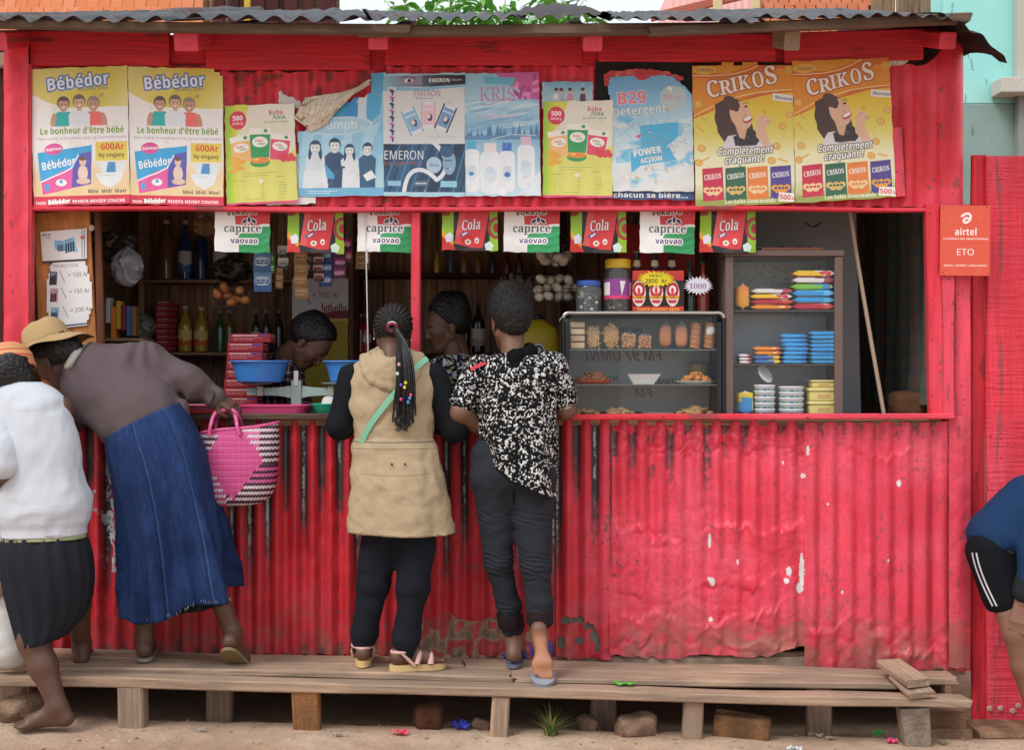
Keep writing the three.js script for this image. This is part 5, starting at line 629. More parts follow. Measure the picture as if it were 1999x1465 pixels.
// notice board at the left end of the hatch
{
  const b = thing('notice_board', 'orange brown plywood board at the left end of the hatch', 'board', P(135, 806, -0.10)); wpart(b, 'board', plank(P(120, 414, -0.10), P(142, 806, -0.10), D(112, -0.1), 0.014, { side: V(1, 0, 0), wob: 0.002 }), matPly); wpart(b, 'edge_strip', plank(P(190, 414, -0.08), P(204, 806, -0.08), D(13, -0.08), 0.02, { side: V(1, 0, 0), wob: 0.002 }), M(0x9a6a4a, 0.85, { map: texOldWood }));
  const rp = rng(8); for (let i = 0; i < 12; i++) { const p = P(88 + rp() * 96, 418 + rp() * 250, -0.091), g = rock(0.008 + rp() * 0.012, 0.008 + rp() * 0.014, 0.0012, i * 3, 2, 0.5); g.translate(p.x, p.y, p.z); wpart(b, 'paper_residue', g, M(0xbfb4a4, 0.9)); }
  const nt = (name, label, quad, map, z, hole) => { const pos = [], uv = [], idx = [], n = 24; for (let j = 0; j <= n; j++) for (let i = 0; i <= n; i++) { const u = i / n, v = j / n, q = k => mix(mix(quad[0][k], quad[1][k], u), mix(quad[3][k], quad[2][k], u), v), p = P(q(0), q(1), z); pos.push(p.x, p.y, z + 0.003 * fbm(u * 3, v * 3, z * 90, 2)); uv.push(u, 1 - v); if (i < n && j < n && !(hole && hole(u + 0.5 / n, v + 0.5 / n))) { const a = j * (n + 1) + i; idx.push(a, a + n + 1, a + 1, a + 1, a + n + 1, a + n + 2); } } return oneW(name, label, 'notice', geoFrom(pos, uv, idx), M(0xffffff, 0.7, { map, side: THREE.DoubleSide })); };
  nt('price_notice', 'white notice with a picture of an open booklet and pens', [[79, 453], [170, 446], [170, 509], [84, 514]], ctex(92, 66, 5, (g, w, h) => { R(g, 0, 0, w, h, '#e6e3df'); R(g, 0, h - 4, w, 4, '#2c3440'); T(g, '200 Ar', 12, 7, 6, { c: '#444' }); T(g, '1 kg', 14, 13, 5, { c: '#666' }); PL(g, '#7db4d0', [[26, 20], [45, 22], [48, 44], [28, 40]]); PL(g, '#8cc0d8', [[45, 22], [66, 15], [74, 48], [48, 44]]); for (let i = 0; i < 4; i++) { R(g, 33 + i * 3, 30, 2, 14, '#2c3c4c'); R(g, 48 + i * 5, 28 - i, 3.6, 20, '#24384c'); } squig(g, 48, 21, 14, 2, '#3c5c74', 3); R(g, 81, 0, 3, 60, '#b4bcc4'); R(g, 86, 2, 2.4, 58, '#8c98a4'); E(g, 84, 18, 5, 4, '#cc6a5c'); }), -0.084);
  nt('price_notice', 'white notice listing three prices beside pictures of booklets', [[92, 512], [178, 508], [182, 634], [92, 644]], ctex(90, 130, 5, (g, w, h) => { R(g, 0, 0, w, h, '#e6e5e3'); T(g, 'PROMOTION', 38, 9, 8.5, { c: '#8c7078', w: 52, b: false }); [['= 100 Ar', 27, '#4c5468'], ['= 150 Ar', 60, '#b07a90'], ['= 200 Ar', 97, '#6aa4c0']].forEach(([s, y, c]) => { g.save(); g.translate(12 + y * 0.03, y + 4); g.rotate(0.06); R(g, -7, -12, 15, 26, c); R(g, -6, -2, 3, 15, '#1c2430'); R(g, -2, -2, 3, 15, '#1c2430'); R(g, 2, -2, 3, 15, '#1c2430'); squig(g, -5, -9, 11, 2, '#e8e8ec', 3); g.restore(); PL(g, null, [[24 + y * 0.08, y - 9], [34 + y * 0.08, y + 14]], '#7484a8', 1.4); T(g, s, 62 + y * 0.05, y, 11.5, { c: '#444650', b: false, w: 41 }); }); R(g, 0, 125, w, 3, '#2c3c58'); }), -0.086, (u, v) => (u < 0.12 && (v < 0.3 - u * 2.4 || v > 0.7 + u * 2.4)) || (u > 0.86 && (v < 0.4 - (1 - u) * 2.9 || v > 0.72 + (1 - u) * 1.9)));
}

// ---------------------------------------------------------------- inside the shop
const ORD = ['bottom', 'second', 'third', 'fourth', 'fifth', 'sixth', 'seventh', 'eighth', 'ninth'];
const nth = (i, n) => i === n - 1 ? 'topmost' : i ? ORD[i] + ' from the bottom' : 'lowest';
const counterTop = Y0(812) - 0.012 - 0.003;
const yAt = (py, z) => P(0, py, z).y, xAt = (px, z) => P(px, 0, z).x;
const matGlass = PM(0xffffff, 0.03, { transmission: 1, thickness: 0, ior: 1.45 });
const matFilm = PM(0xffffff, 0.18, { transmission: 1, thickness: 0, side: THREE.DoubleSide });
const lettered = (w, h, bg, fg, s, extra) => ctex(w, h, 4, (g) => { R(g, 0, 0, w, h, bg); const r = rng(s); PL(g, fg[0], [[0, h * 0.75], [w * 0.4, h * 0.45], [w, h * 0.6], [w, h], [0, h]]); E(g, w * 0.5, h * 0.45, w * 0.28, h * 0.24, fg[1]); squig(g, w * 0.3, h * 0.42, w * 0.4, 2, fg[2], h * 0.12, h * 0.07); if (extra) extra(g, w, h); });
{
  const K = (n, g, m, l) => wpart(kiosk, n, g, m, l);
  K('back_lining', boxUV(rbox(4.16, 3.1, 0.012).translate(-0.11, 1.8, -1.452)), matDark);
  // shelves on the back wall
  const shelf = (label, x0, x1, ys, z, red) => { const s = thing('wall_shelf', label, 'shelf', V((xAt(x0, z) + xAt(x1, z)) / 2, 0.245, z)); const m = red ? M(0x7a2024, 0.8, { map: texDarkWood }) : matDark; ys.forEach(y => wpart(s, 'shelf_board', plank(P(x0, y, z), P(x1, y, z), 0.22, 0.018, { side: V(0, 0, 1), wob: 0.001 }), m)); for (const x of [x0, x1]) wpart(s, 'upright', plank(V(xAt(x, z), 0.245, z), V(xAt(x, z), yAt(ys[0] - 140, z), z), 0.03, 0.2, { side: V(1, 0, 0), wob: 0.001 }), m); return s; };
  shelf('dark wooden shelf rack of bottles behind the scale', 285, 690, [552, 692, 800], -1.25); shelf('dark red shelf rack on the back wall behind the red post', 700, 1100, [540, 694, 800], -1.25, 1);
  const bottle = (name, label, px, pyb, pyt, z, wpx, m, cap, lab, group) => {
    const base = P(px, pyb, z), h = D(pyb - pyt, z), r = D(wpx / 2, z), t = thing(name, label, 'bottle', base, group);
    part(t, 'glass_body', lathe([[0, 0], [r * 0.9, 0], [r, h * 0.03], [r, h * 0.55], [r * 0.85, h * 0.66], [r * 0.38, h * 0.8], [r * 0.34, h * 0.94], [0, h * 0.94]], 14), m); part(t, 'cap', lathe([[0, h * 0.93], [r * 0.4, h * 0.93], [r * 0.4, h], [0, h]], 10), M(cap, 0.4)); if (lab) part(t, 'paper_label', lathe([[r * 1.015, h * 0.14], [r * 1.015, h * 0.48]], 14), lab); return t;
  };
  const bm = c => PM(c, 0.15, { clearcoat: 0.5 }), labA = M(0xffffff, 0.6, { map: lettered(60, 24, '#d8c070', ['#c85a28', '#e8dcc0', '#6a3020'], 3) }), labB = M(0xffffff, 0.6, { map: lettered(60, 24, '#c8d4dc', ['#3c78b0', '#eceef0', '#28447a'], 5) }), labR = M(0xffffff, 0.6, { map: lettered(60, 24, '#d8d4cc', ['#b02c34', '#f0ece4', '#8a2028'], 6) });
  bottle('oil_bottle', 'yellow oil bottle with an orange label beside the red carton stack', 362, 688, 598, -1.2, 27, bm(0xa89030), 0xd8d0b0, labA); bottle('oil_bottle', 'yellow oil bottle with an orange label, second from the red carton stack', 393, 688, 600, -1.2, 27, bm(0xa89030), 0xd8d0b0, labA);
  [[325, 0x6a5230, 30], [362, 0x26406a, 26], [393, 0x20345c, 26], [430, 0x263c5c, 26], [462, 0x4a3c24, 26]].forEach(([x, c, w], i) => bottle('shelf_bottle', ['brown bottle at the end of the upper shelf behind the notice board', 'dark blue bottle beside the brown one on the upper shelf', 'dark blue bottle on the upper shelf above the oil bottles', 'dark blue bottle on the upper shelf behind the white oil pennant', 'brown bottle on the upper shelf above the brown eggs'][i], x, 548, 430, -1.2, w, bm(c), 0xb8b8b8, i % 2 ? labB : null));
  [[430, 0x2c5a34], [448, 0x6a5c20], [500, 0x2a3a30], [520, 0x384040], [545, 0x302a28]].forEach(([x, c], i) => bottle('shelf_bottle', ['green bottle on the lower shelf below the brown eggs', 'amber bottle on the lower shelf below the brown eggs', 'dark green bottle on the lower shelf behind the blue basin', 'grey bottle on the lower shelf behind the blue basin', 'dark bottle on the lower shelf beside the bent vendor'][i], x, 688, 606, -1.22, 17, bm(c), 0x9a9a9a, i === 2 ? labB : null));
  [[692, 0x8a2226], [712, 0xa82a2a], [735, 0x5a1a1c], [760, 0x24301c]].forEach(([x, c], i) => bottle('shelf_bottle', ['short red bottle on the red shelf beside the white rod', 'bright red bottle on the red shelf beside the white rod', 'dark red bottle on the red shelf behind the braided woman', 'dark green bottle on the red shelf behind the braided woman'][i], x + (i < 1 ? 12 : 4), 690, 614, -1.2, 18, bm(c), 0xc8c0b0, i === 1 ? labR : null));
  [[853, 0xc8a02c, 0xd8c880, 12], [880, 0x3c7aa0, 0x5ca0c8, 8], [906, 0x8a6a2c, 0xb89848, 15], [934, 0x7a5c28, 0xb89848, 15], [962, 0x3a3430, 0x888070, 15], [990, 0x6a2428, 0x8a4038, 15], [1014, 0x5a2428, 0x8a4038, 15]].forEach(([x, c, k, w], i) => bottle('shelf_bottle', ['slim yellow bottle on the red shelf beside the post', 'slim blue bottle on the upper red shelf', 'gold bottle on the upper red shelf next to the slim blue one', 'gold bottle on the upper red shelf between a gold and a dark one', 'dark bottle on the upper red shelf next to the gold ones', 'dull red bottle on the upper red shelf next to the dark one', 'dull red bottle on the upper red shelf beside the egg basket'][i], x, 536, 492, -1.2, w, bm(c), k));
  bottle('shelf_bottle', 'dark bottle with a white oval label between the two women', 934, 690, 590, -1.05, 26, bm(0x1c1a18), 0x3a3a3a, M(0xffffff, 0.6, { map: lettered(60, 24, '#b8b4ac', ['#9a8c80', '#d8d4cc', '#5a3030'], 7) })); bottle('shelf_bottle', 'dark bottle behind the shoulder of the vendor in the flowered shirt', 908, 690, 600, -1.08, 22, bm(0x241c18), 0x3a3a3a);
  // cartons
  const carton = (name, label, px, py, z, w, h, d, m, group) => { const c = P(px, py, z); return one(name, label, 'carton', rbox(D(w, z), D(h, z), d, 0.003), m, group, c); };
  const mCar = M(0xffffff, 0.7, { map: ctex(64, 32, 3, (g, w, h) => { R(g, 0, 0, w, h, '#a01e2c'); R(g, 4, 5, 40, 4, '#d8c4bc'); squig(g, 6, 16, 44, 2, '#c89890', 6, 2); R(g, 46, 4, 12, 6, '#3c4c9c'); }) });
  for (let i = 0; i < 9; i++) carton('red_carton', 'flat dark red carton, ' + nth(i, 9) + ' in the shelf stack beside the oil bottles', 328 + (i % 3) - 1, 682.5 - i * 11, -1.2, 30 + (i * 7 % 3), 10.6, 0.16, mCar, 'red cartons stacked beside the oil bottles');
  for (let i = 0; i < 9; i++) carton('red_carton', 'flat dark red carton, ' + nth(i, 9) + ' in the stack behind the blue basin', 474 + i * 1.6 - (i === 8 ? -8 : 0), 801 - i * 17.5, -0.42, 66 + (i === 8 ? 12 : (i * 5) % 4), 17, 0.14, mCar, 'red cartons stacked behind the blue basin');
  // stationery box shelf by the notice board
  const rr = rng(31); for (let i = 0; i < 7; i++) { const x = 205 + i * 10; carton('small_pack', ['green pack', 'white pack', 'orange pack', 'yellow pack', 'dark red pack', 'blue pack', 'brown pack'][i] + ' standing in the dim corner beside the notice board', x, 640 - rr() * 40, -0.5, 9, 40 + rr() * 30, 0.06, M([0x2c6a44, 0xb8b8b4, 0xd07a30, 0xc09a30, 0x7a2028, 0x3c5c8c, 0x7a5a3a][i], 0.6)); }
  const sb = thing('side_shelf', 'dark shelf board in the corner beside the notice board', 'shelf', P(240, 800, -0.5)); wpart(sb, 'shelf_board', plank(P(195, 664, -0.5), P(290, 664, -0.5), 0.2, 0.016, { side: V(0, 0, 1) }), matDark); for (const x of [200, 286]) wpart(sb, 'upright', plank(V(xAt(x, -0.5), counterTop - 0.02, -0.44), V(xAt(x, -0.5), yAt(662, -0.5), -0.44), 0.02, 0.1, { side: V(1, 0, 0) }), matDark);
  // crumpled plastic bags hanging in the corner
  const bag = (label, px, py, z, w, h, c, seed, rough = 0.35) => { const g = mergeVertices(new THREE.IcosahedronGeometry(1, 5).deleteAttribute('uv').deleteAttribute('normal')), q = g.attributes.position; for (let i = 0; i < q.count; i++) { const x = q.getX(i), y = q.getY(i), zz = q.getZ(i), k = 0.75 + 0.55 * Math.min(0.6, cell2(x * 1.8 + zz * 1.3 + seed, y * 1.6 - zz, seed)) + 0.12 * fbm(x * 4, y * 4, zz * 4 + seed, 3), nk = y > 0.5 ? 1 - (y - 0.5) * 1.3 : 1; q.setXYZ(i, x * w / 2 * k * nk, y * h / 2 * (0.9 + 0.1 * k), zz * w / 2.4 * k * nk); } g.computeVertexNormals(); const p = P(px, py, z), G = boxUV(toCreasedNormals(g, 0.5)); G.translate(p.x, p.y, p.z); return oneW('plastic_bag', label, 'bag', G, PM(c, rough, { side: THREE.DoubleSide })); };
  bag('crumpled grey plastic bag hanging in the dim corner', 250, 520, -0.45, 0.16, 0.20, 0x9aa0a8, 3); bag('crumpled dark plastic bag hanging behind the grey one', 228, 480, -0.55, 0.22, 0.18, 0x3a3430, 5); bag('black plastic bag hanging above the brown eggs', 452, 525, -0.62, 0.22, 0.14, 0x15120f, 7, 0.5); bag('clear crumpled plastic bag on the side shelf', 275, 640, -0.6, 0.15, 0.16, 0x4a4846, 9); bag('brown and white sack hanging behind the first oil pennant', 402, 440, -0.75, 0.13, 0.12, 0x8a6a4a, 11);
  // eggs in wire baskets
  const eggG = new THREE.SphereGeometry(1, 16, 12); { const q = eggG.attributes.position; for (let i = 0; i < q.count; i++) { const y = q.getY(i), k = 1 - 0.12 * y; q.setXYZ(i, q.getX(i) * k * 0.021, y * 0.028, q.getZ(i) * k * 0.021); } eggG.computeVertexNormals(); }
  const egg = (label, group, px, py, z, m, rx, s = 1) => { const e = one('egg', label, 'egg', eggG, m, group, P(px, py, z)); e.rotation.set(rx, 0, rx * 1.7); e.scale.setScalar(s); };
  const mBrown = [M(0xb5713f, 0.45), M(0xa8653a, 0.45), M(0xc08050, 0.45)], mWhite = [M(0xded2bc, 0.45), M(0xd2bfa6, 0.45), M(0xe4ddcc, 0.45)];
  const wire = M(0x7a7a78, 0.35, { metalness: 0.8 });
  const basket = (label, px, py, w, h, z, hang) => { const c = P(px, py, z), t = thing('wire_basket', label, 'basket', c), a = D(w / 2, z), hh = D(h, z), ring = (y, r) => { const pts = []; for (let i = 0; i <= 20; i++) { const q = i / 20 * 2 * Math.PI; pts.push(V(Math.cos(q) * r, y, Math.sin(q) * r * 0.75)); } return new THREE.TubeGeometry(new THREE.CatmullRomCurve3(pts, true), 40, 0.0016, 5, true); }; [[0, 0.72], [hh * 0.5, 0.88], [hh, 1]].forEach(([y, k]) => part(t, 'hoop', ring(y, a * k), wire)); for (let i = 0; i < 16; i++) { const q = i / 16 * 2 * Math.PI; part(t, 'rib_wire', tube([V(0, 0, 0), V(Math.cos(q) * a * 0.72, 0, Math.sin(q) * a * 0.54), V(Math.cos(q) * a, hh, Math.sin(q) * a * 0.75)], 0.0011, 4, 6), wire); } for (let i = 0; i < 3; i++) { const q = i * 2.1 + 0.5; part(t, 'hanger_wire', tube([V(Math.cos(q) * a, hh, Math.sin(q) * a * 0.75), V(0, hang, 0)], 0.0011, 4, 2), wire); } return t; };
  basket('wire basket of pale eggs hanging beside the jars', 1081, 588, 104, 46, -0.5, 0.32); basket('upper wire basket of pale eggs under the oil pennant', 1081, 516, 96, 34, -0.5, 0.18); basket('wire basket of brown eggs hanging under the black bag', 452, 600, 84, 34, -0.6, 0.3);
  [[1056, 545], [1074, 548], [1092, 544], [1110, 547], [1050, 566], [1068, 562], [1088, 562], [1105, 564], [1122, 562], [1070, 578], [1091, 579], [1108, 580], [1052, 580]].forEach(([x, y], i) => egg('pale egg in the wire basket beside the jars', 'pale eggs in the lower basket', x, y, -0.43 - (i % 3) * 0.03, mWhite[i % 3], 0.6 + i * 0.9));
  [[1055, 500], [1072, 496], [1091, 502], [1108, 500], [1064, 510], [1083, 511], [1101, 510]].forEach(([x, y], i) => egg('pale egg in the upper wire basket under the oil pennant', 'pale eggs in the upper basket', x, y, -0.43 - (i % 2) * 0.04, mWhite[i % 3], 0.4 + i * 1.1));
  [[424, 574], [443, 578], [469, 566], [460, 585], [438, 562], [478, 586], [452, 590]].forEach(([x, y], i) => egg('brown egg in the wire basket under the black bag', 'brown eggs in the basket', x, y, -0.52 - (i % 2) * 0.03, mBrown[i % 3], 0.3 + i * 0.8));
  // strips of sachets
  const sachetG = (w, h) => { const r = []; for (let i = 0; i <= 8; i++) { const t = i / 8, b = 0.004 * Math.sin(Math.PI * t) ** 0.6 + 0.0006; r.push([V(-w / 2, h * (0.5 - t), 0), V(-w * 0.35, h * (0.5 - t), b), V(w * 0.35, h * (0.5 - t), b), V(w / 2, h * (0.5 - t), 0), V(w * 0.35, h * (0.5 - t), -b), V(-w * 0.35, h * (0.5 - t), -b)]); } return loft(r, { crease: 0.8, uvf: (u, v) => [v * 2, 1 - u] }); };
  const strip2 = (label, px, y0, n, w, h, z, map) => { const t = thing('sachet_strip', label, 'sachets', P(px, y0, z)), m = M(0xffffff, 0.35, { map }), g = sachetG(D(w, z), D(h, z)); for (let i = 0; i < n; i++) { const s = part(t, 'sachet', g, m); s.position.set((i % 2 ? 1 : -1) * 0.002, -D(h * (i + 0.5), z), 0.004 * ((i * 5) % 3)); s.rotation.set(0.05 * ((i % 3) - 1), 0.12 * ((i % 2) - 0.5), 0.04 * ((i % 3) - 1)); } part(t, 'string', tube([V(0, 0, 0), V(0, 0.12, 0)], 0.001, 4, 2), M(0xb8b0a0, 0.8)); };
  strip2('strip of light blue sachets beside the brown eggs', 513, 494, 2, 34, 38, -0.42, lettered(34, 38, '#6a9cc8', ['#3c6ca8', '#c8dcec', '#20408a'], 1)); strip2('strip of dark green and white sachets behind the drink pennant', 553, 480, 2, 20, 24, -0.45, lettered(34, 38, '#e0e4e0', ['#1c2c20', '#c0ccc0', '#1c3020'], 2)); strip2('narrow strip of brown paper sachets', 546, 522, 3, 15, 14, -0.44, lettered(34, 38, '#a88050', ['#8a6438', '#c0a070', '#5c3c20'], 3)); strip2('wide strip of brown coffee sachets below the drink pennant', 588, 492, 4, 26, 23, -0.40, lettered(34, 38, '#b08a58', ['#94703c', '#caa878', '#583820'], 4));
  strip2('strip of black and white sachets with a zigzag edge', 597, 486, 3, 19, 16, -0.47, lettered(34, 38, '#cfccc8', ['#2a2424', '#7a3c40', '#181414'], 5)); strip2('strip of black and white sachets next to the dark blue ones', 622, 486, 4, 19, 16, -0.44, lettered(34, 38, '#d4d0cc', ['#2c2424', '#a04048', '#181414'], 6)); strip2('strip of dark blue sachets below the drink pennant', 637, 488, 3, 26, 24, -0.46, lettered(34, 38, '#2c5ca8', ['#1c3c80', '#80a8d8', '#e8eef4'], 7)); strip2('strip of shiny purple sachets beside the white oil pennant', 664, 484, 3, 24, 20, -0.42, lettered(34, 38, '#8a3a80', ['#44203c', '#c878b8', '#e8c8e0'], 8)); strip2('short strip of magenta sachets beside the purple ones', 679, 466, 2, 16, 24, -0.44, lettered(34, 38, '#a83a78', ['#5c2044', '#d890b8', '#f0d0e0'], 9)); strip2('brown paper packet hanging behind the white rod', 709, 492, 1, 28, 34, -0.45, lettered(34, 38, '#a48256', ['#8c6a40', '#bfa074', '#50361c'], 10)); strip2('green sachet strip next to the light blue ones', 532, 498, 2, 9, 18, -0.43, lettered(34, 38, '#3cac50', ['#2c7c3c', '#c0e4c0', '#1c4c28'], 11));
  // rod and the notice and yellow panel at the back
  const rod = thing('hanging_rod', 'thin white rod hanging from the header beside the braided woman', 'rod', P(716, 690, -0.03)); wpart(rod, 'rod', tube([P(713, 412, -0.02), P(715, 500, -0.03), P(719, 690, -0.03)], 0.0028, 6, 12), M(0xd4d2cc, 0.4)); wpart(rod, 'sleeve', tube([P(716, 488, -0.029), P(717, 514, -0.03)], 0.0055, 8, 3), M(0xbcbab8, 0.4)); wpart(rod, 'hook', tube([P(719, 690, -0.03), P(722, 694, -0.03), P(719, 698, -0.03)], 0.0022, 5, 6), M(0x4a4a48, 0.4));
  const nb = thing('back_notice', 'white price notice with a dark red lower edge on a yellow panel at the back', 'notice', P(625, 800, -1.1)); wpart(nb, 'yellow_panel', rbox(D(110, -1.11), D(176, -1.11), 0.012).translate(P(625, 715, -1.11).x, P(625, 715, -1.11).y, -1.11), M(0xb09a28, 0.6)); wpart(nb, 'sheet', new THREE.PlaneGeometry(D(110, -1.09), D(84, -1.09)).translate(P(625, 586, -1.09).x, P(625, 586, -1.09).y, -1.095), M(0xffffff, 0.6, { side: THREE.DoubleSide, map: ctex(110, 84, 4, (g, w, h) => { R(g, 0, 0, w, h, '#d4d6d8'); T(g, '= 100 Ar', 66, 32, 15, { c: '#40424a', w: 54, b: false }); PL(g, null, [[24, 30], [36, 50]], '#444', 2); PL(g, '#7a1e2c', [[54, 72], [76, 64], [110, 62], [110, 78], [54, 78]]); for (let i = 0; i < 12; i++) R(g, 58 + i * 4.2, 48 + (i * 7 % 9), 2.6, 14, '#8a2c38'); R(g, 0, 78, w, 6, '#c8b440'); }) }));
  wpart(nb, 'post', plank(V(xAt(625, -1.13), 0.245, -1.13), V(xAt(625, -1.13), yAt(560, -1.13), -1.13), 0.05, 0.02, { side: V(1, 0, 0) }), matDark);
  // balance with two blue basins
  const sc = thing('balance_scale', 'grey green two pan balance standing on the counter', 'scale', V(xAt(580, -0.24), counterTop, -0.24)), mSc = M(0x8fa39c, 0.45, { bumpMap: texSpeck, bumpScale: 0.001 }), bY = yAt(764, -0.24) - counterTop;
  const beamP = []; for (let i = 0; i <= 14; i++) { const t = i / 14 * 2 - 1, hh = 0.022 + 0.012 * Math.exp(-t * t * 18) - 0.004 * Math.abs(t); beamP.push([V(t * 0.23, bY - hh, -0.02), V(t * 0.23, bY - hh, 0.02), V(t * 0.23, bY + hh * 0.8, 0.014), V(t * 0.23, bY + hh * 0.8, -0.014)]); } part(sc, 'beam', loft(beamP, { crease: 0.5 }), mSc);
  part(sc, 'base', (() => { const g = rbox(0.5, 0.03, 0.16, 0.008); g.translate(0, 0.016, 0); return g; })(), M(0x5e6e6a, 0.5)); part(sc, 'column', rbox(0.05, bY + 0.03, 0.05, 0.006).translate(0, (bY + 0.03) / 2 + 0.02, 0.0), mSc); part(sc, 'pointer', rbox(0.022, 0.07, 0.008, 0.003).translate(0, bY + 0.06, 0.024), M(0xb8bcb4, 0.4)); for (const s of [-1, 1]) { part(sc, 'pan_support', lathe([[0, bY], [0.012, bY], [0.012, bY + 0.028], [0.07, bY + 0.034], [0.07, bY + 0.04], [0, bY + 0.04]], 14).translate(s * 0.185, 0, 0), mSc); part(sc, 'weight_block', rbox(0.028, 0.045, 0.02, 0.004).translate(s * 0.165, bY, 0.034), M(0x9c9c8c, 0.5)); }
  const basin = (label, px) => { const c = V(xAt(px, -0.24), counterTop + bY + 0.0405, -0.24), a = 0.137, b = 0.098, t = thing('blue_basin', label, 'basin', c, 'blue basins on the balance'); part(t, 'bowl', lathe([[0, 0], [a * 0.72, 0], [a * 0.78, 0.008], [a * 0.93, b * 0.9], [a, b * 0.94], [a + 0.006, b], [a, b + 0.003], [a * 0.92, b * 0.95], [a * 0.74, 0.012], [0, 0.008]], 36), M(0x3f8ad8, 0.38)); part(t, 'rim', new THREE.TorusGeometry(a + 0.002, 0.0035, 6, 40).rotateX(Math.PI / 2).translate(0, b, 0), M(0x4a96e2, 0.35)); }; basin('sky blue plastic basin on the balance pan in front of the red cartons', 508); basin('sky blue plastic basin on the balance pan beside the braided woman', 690);
  // trays and bowl on the counter edge
  const tray = (label, cx, w, z, c) => { const o = V(xAt(cx, z), counterTop + 0.002, z), W = D(w / 2, z), t = thing('pink_tray', label, 'tray', o); const rr2 = (s, y) => { const pts = [], a = W * s, b2 = 0.11 * s; for (let i = 0; i < 24; i++) { const q = i / 24 * 2 * Math.PI, e = 0.35; pts.push(V(a * Math.sign(Math.cos(q)) * Math.abs(Math.cos(q)) ** e, y, b2 * Math.sign(Math.sin(q)) * Math.abs(Math.sin(q)) ** e)); } return pts; }; part(t, 'tray_body', loft([rr2(0.86, 0), rr2(0.97, 0.05), rr2(1.02, 0.054), rr2(1.02, 0.060), rr2(0.95, 0.056), rr2(0.84, 0.006)], { crease: 0.5, flip: true }), M(c, 0.4, { side: THREE.DoubleSide })); return t; };
  tray('deep pink plastic tray on the counter in front of the balance', 537, 138, -0.105, 0xd0487c); tray('pale pink plastic tray on the counter under the arm in the grey sweater', 388, 124, -0.115, 0xc86a80);
  const gb = thing('green_bowl', 'teal green bowl holding a folded white sack on the counter', 'bowl', V(xAt(644, -0.10), counterTop + 0.002, -0.1)); part(gb, 'bowl', lathe([[0, 0], [0.06, 0], [0.078, 0.058], [0.084, 0.062], [0.082, 0.066], [0.072, 0.06], [0.056, 0.006], [0, 0.005]], 28), M(0x25a884, 0.4)); one('white_sack', 'folded white woven sack sticking out of the teal bowl', 'sack', rock(0.05, 0.04, 0.05, 4, 4, 0.5), M(0xc8c6c0, 0.85), null, V(xAt(644, -0.1) + 0.012, counterTop + 0.060, -0.1));
  // yellow jerrycan behind the speckled blouse
  const jc = thing('yellow_jerrycan', 'yellow plastic jerrycan with a round label behind the glass case', 'jerrycan', P(1050, 800, -0.75)), jb = P(1050, 800, -0.75); const jr = (s, y, sz) => { const pts = []; for (let i = 0; i < 20; i++) { const q = i / 20 * 2 * Math.PI, e = 0.5; pts.push(V(0.115 * s * Math.sign(Math.cos(q)) * Math.abs(Math.cos(q)) ** e, y, 0.08 * sz * Math.sign(Math.sin(q)) * Math.abs(Math.sin(q)) ** e)); } return pts; }; part(jc, 'can_body', loft([jr(0.9, 0, 0.9), jr(1, 0.02, 1), jr(1, 0.34, 1), jr(0.85, 0.41, 0.9), jr(0.4, 0.45, 0.5), jr(0.2, 0.46, 0.28)], { crease: 0.7, flip: true }), M(0xc0a81c, 0.45)); part(jc, 'cap', lathe([[0, 0.455], [0.026, 0.455], [0.026, 0.485], [0, 0.485]], 14), M(0x3a3430, 0.5)); part(jc, 'label', new THREE.CircleGeometry(0.034, 20).translate(0.0, 0.30, 0.083), M(0xffffff, 0.5, { map: ctex(40, 40, 4, (g, w, h) => { R(g, 0, 0, w, h, '#d8d8d0'); E(g, 20, 20, 15, 15, '#2c2c3c'); E(g, 20, 20, 9, 9, '#d8d8d0'); R(g, 14, 12, 5, 16, '#2c2c3c'); }) }));
  const jbx = thing('low_shelf', 'dark stand behind the glass case', 'shelf', V(xAt(1050, -0.75), 0.245, -0.75)); wpart(jbx, 'shelf_board', boxUV(rbox(0.34, 0.02, 0.26).translate(xAt(1050, -0.75), jb.y - 0.0115, -0.75)), matDark); for (const s of [-1, 1]) wpart(jbx, 'leg', plank(V(xAt(1050, -0.75) + s * 0.14, 0.245, -0.75), V(xAt(1050, -0.75) + s * 0.14, jb.y - 0.022, -0.75), 0.04, 0.1), matDark);
  // red board behind the beer, grey panel behind the cabinet, pole, curtain
  const rb = thing('red_board', 'plain red board standing behind the beer carton', 'panel', V(xAt(1285, -0.50), counterTop, -0.47)); wpart(rb, 'panel', rbox(D(150, -0.5), yAt(438, -0.5) - counterTop, 0.014).translate(xAt(1282, -0.5), (yAt(438, -0.5) + counterTop) / 2, -0.5), M(0xb02428, 0.6)); wpart(rb, 'foot', plank(V(xAt(1230, -0.5), counterTop + 0.012, -0.47), V(xAt(1335, -0.5), counterTop + 0.012, -0.47), 0.03, 0.02, { side: V(0, 0, 1) }), matDark);
  const gp = thing('grey_panel', 'tall flat grey panel standing behind the brown cabinet', 'panel', V(xAt(1580, -0.52), 0.245, -0.52)); wpart(gp, 'panel', boxUV(plank(V(xAt(1588, -0.52), 0.245, -0.52), V(xAt(1568, -0.52), yAt(405, -0.52), -0.52), D(205, -0.52), 0.02, { side: V(1, 0, 0), wob: 0.001 })), M(0x8a8f94, 0.6)); wpart(gp, 'arrow_mark', tube([P(1571, 434, -0.507), P(1587, 444, -0.507), P(1604, 434, -0.507)], 0.003, 5, 6), M(0x2a2c30, 0.6));
  const pole = oneW('leaning_pole', 'pale wooden pole leaning across the dark end of the hatch', 'pole', tube([P(1658, 408, -0.13), P(1672, 500, -0.13), P(1699, 660, -0.11), P(1725, 808, -0.10)], 0.0095, 8, 20), M(0xb09a86, 0.75, { bumpMap: texSpeck, bumpScale: 0.003 }));
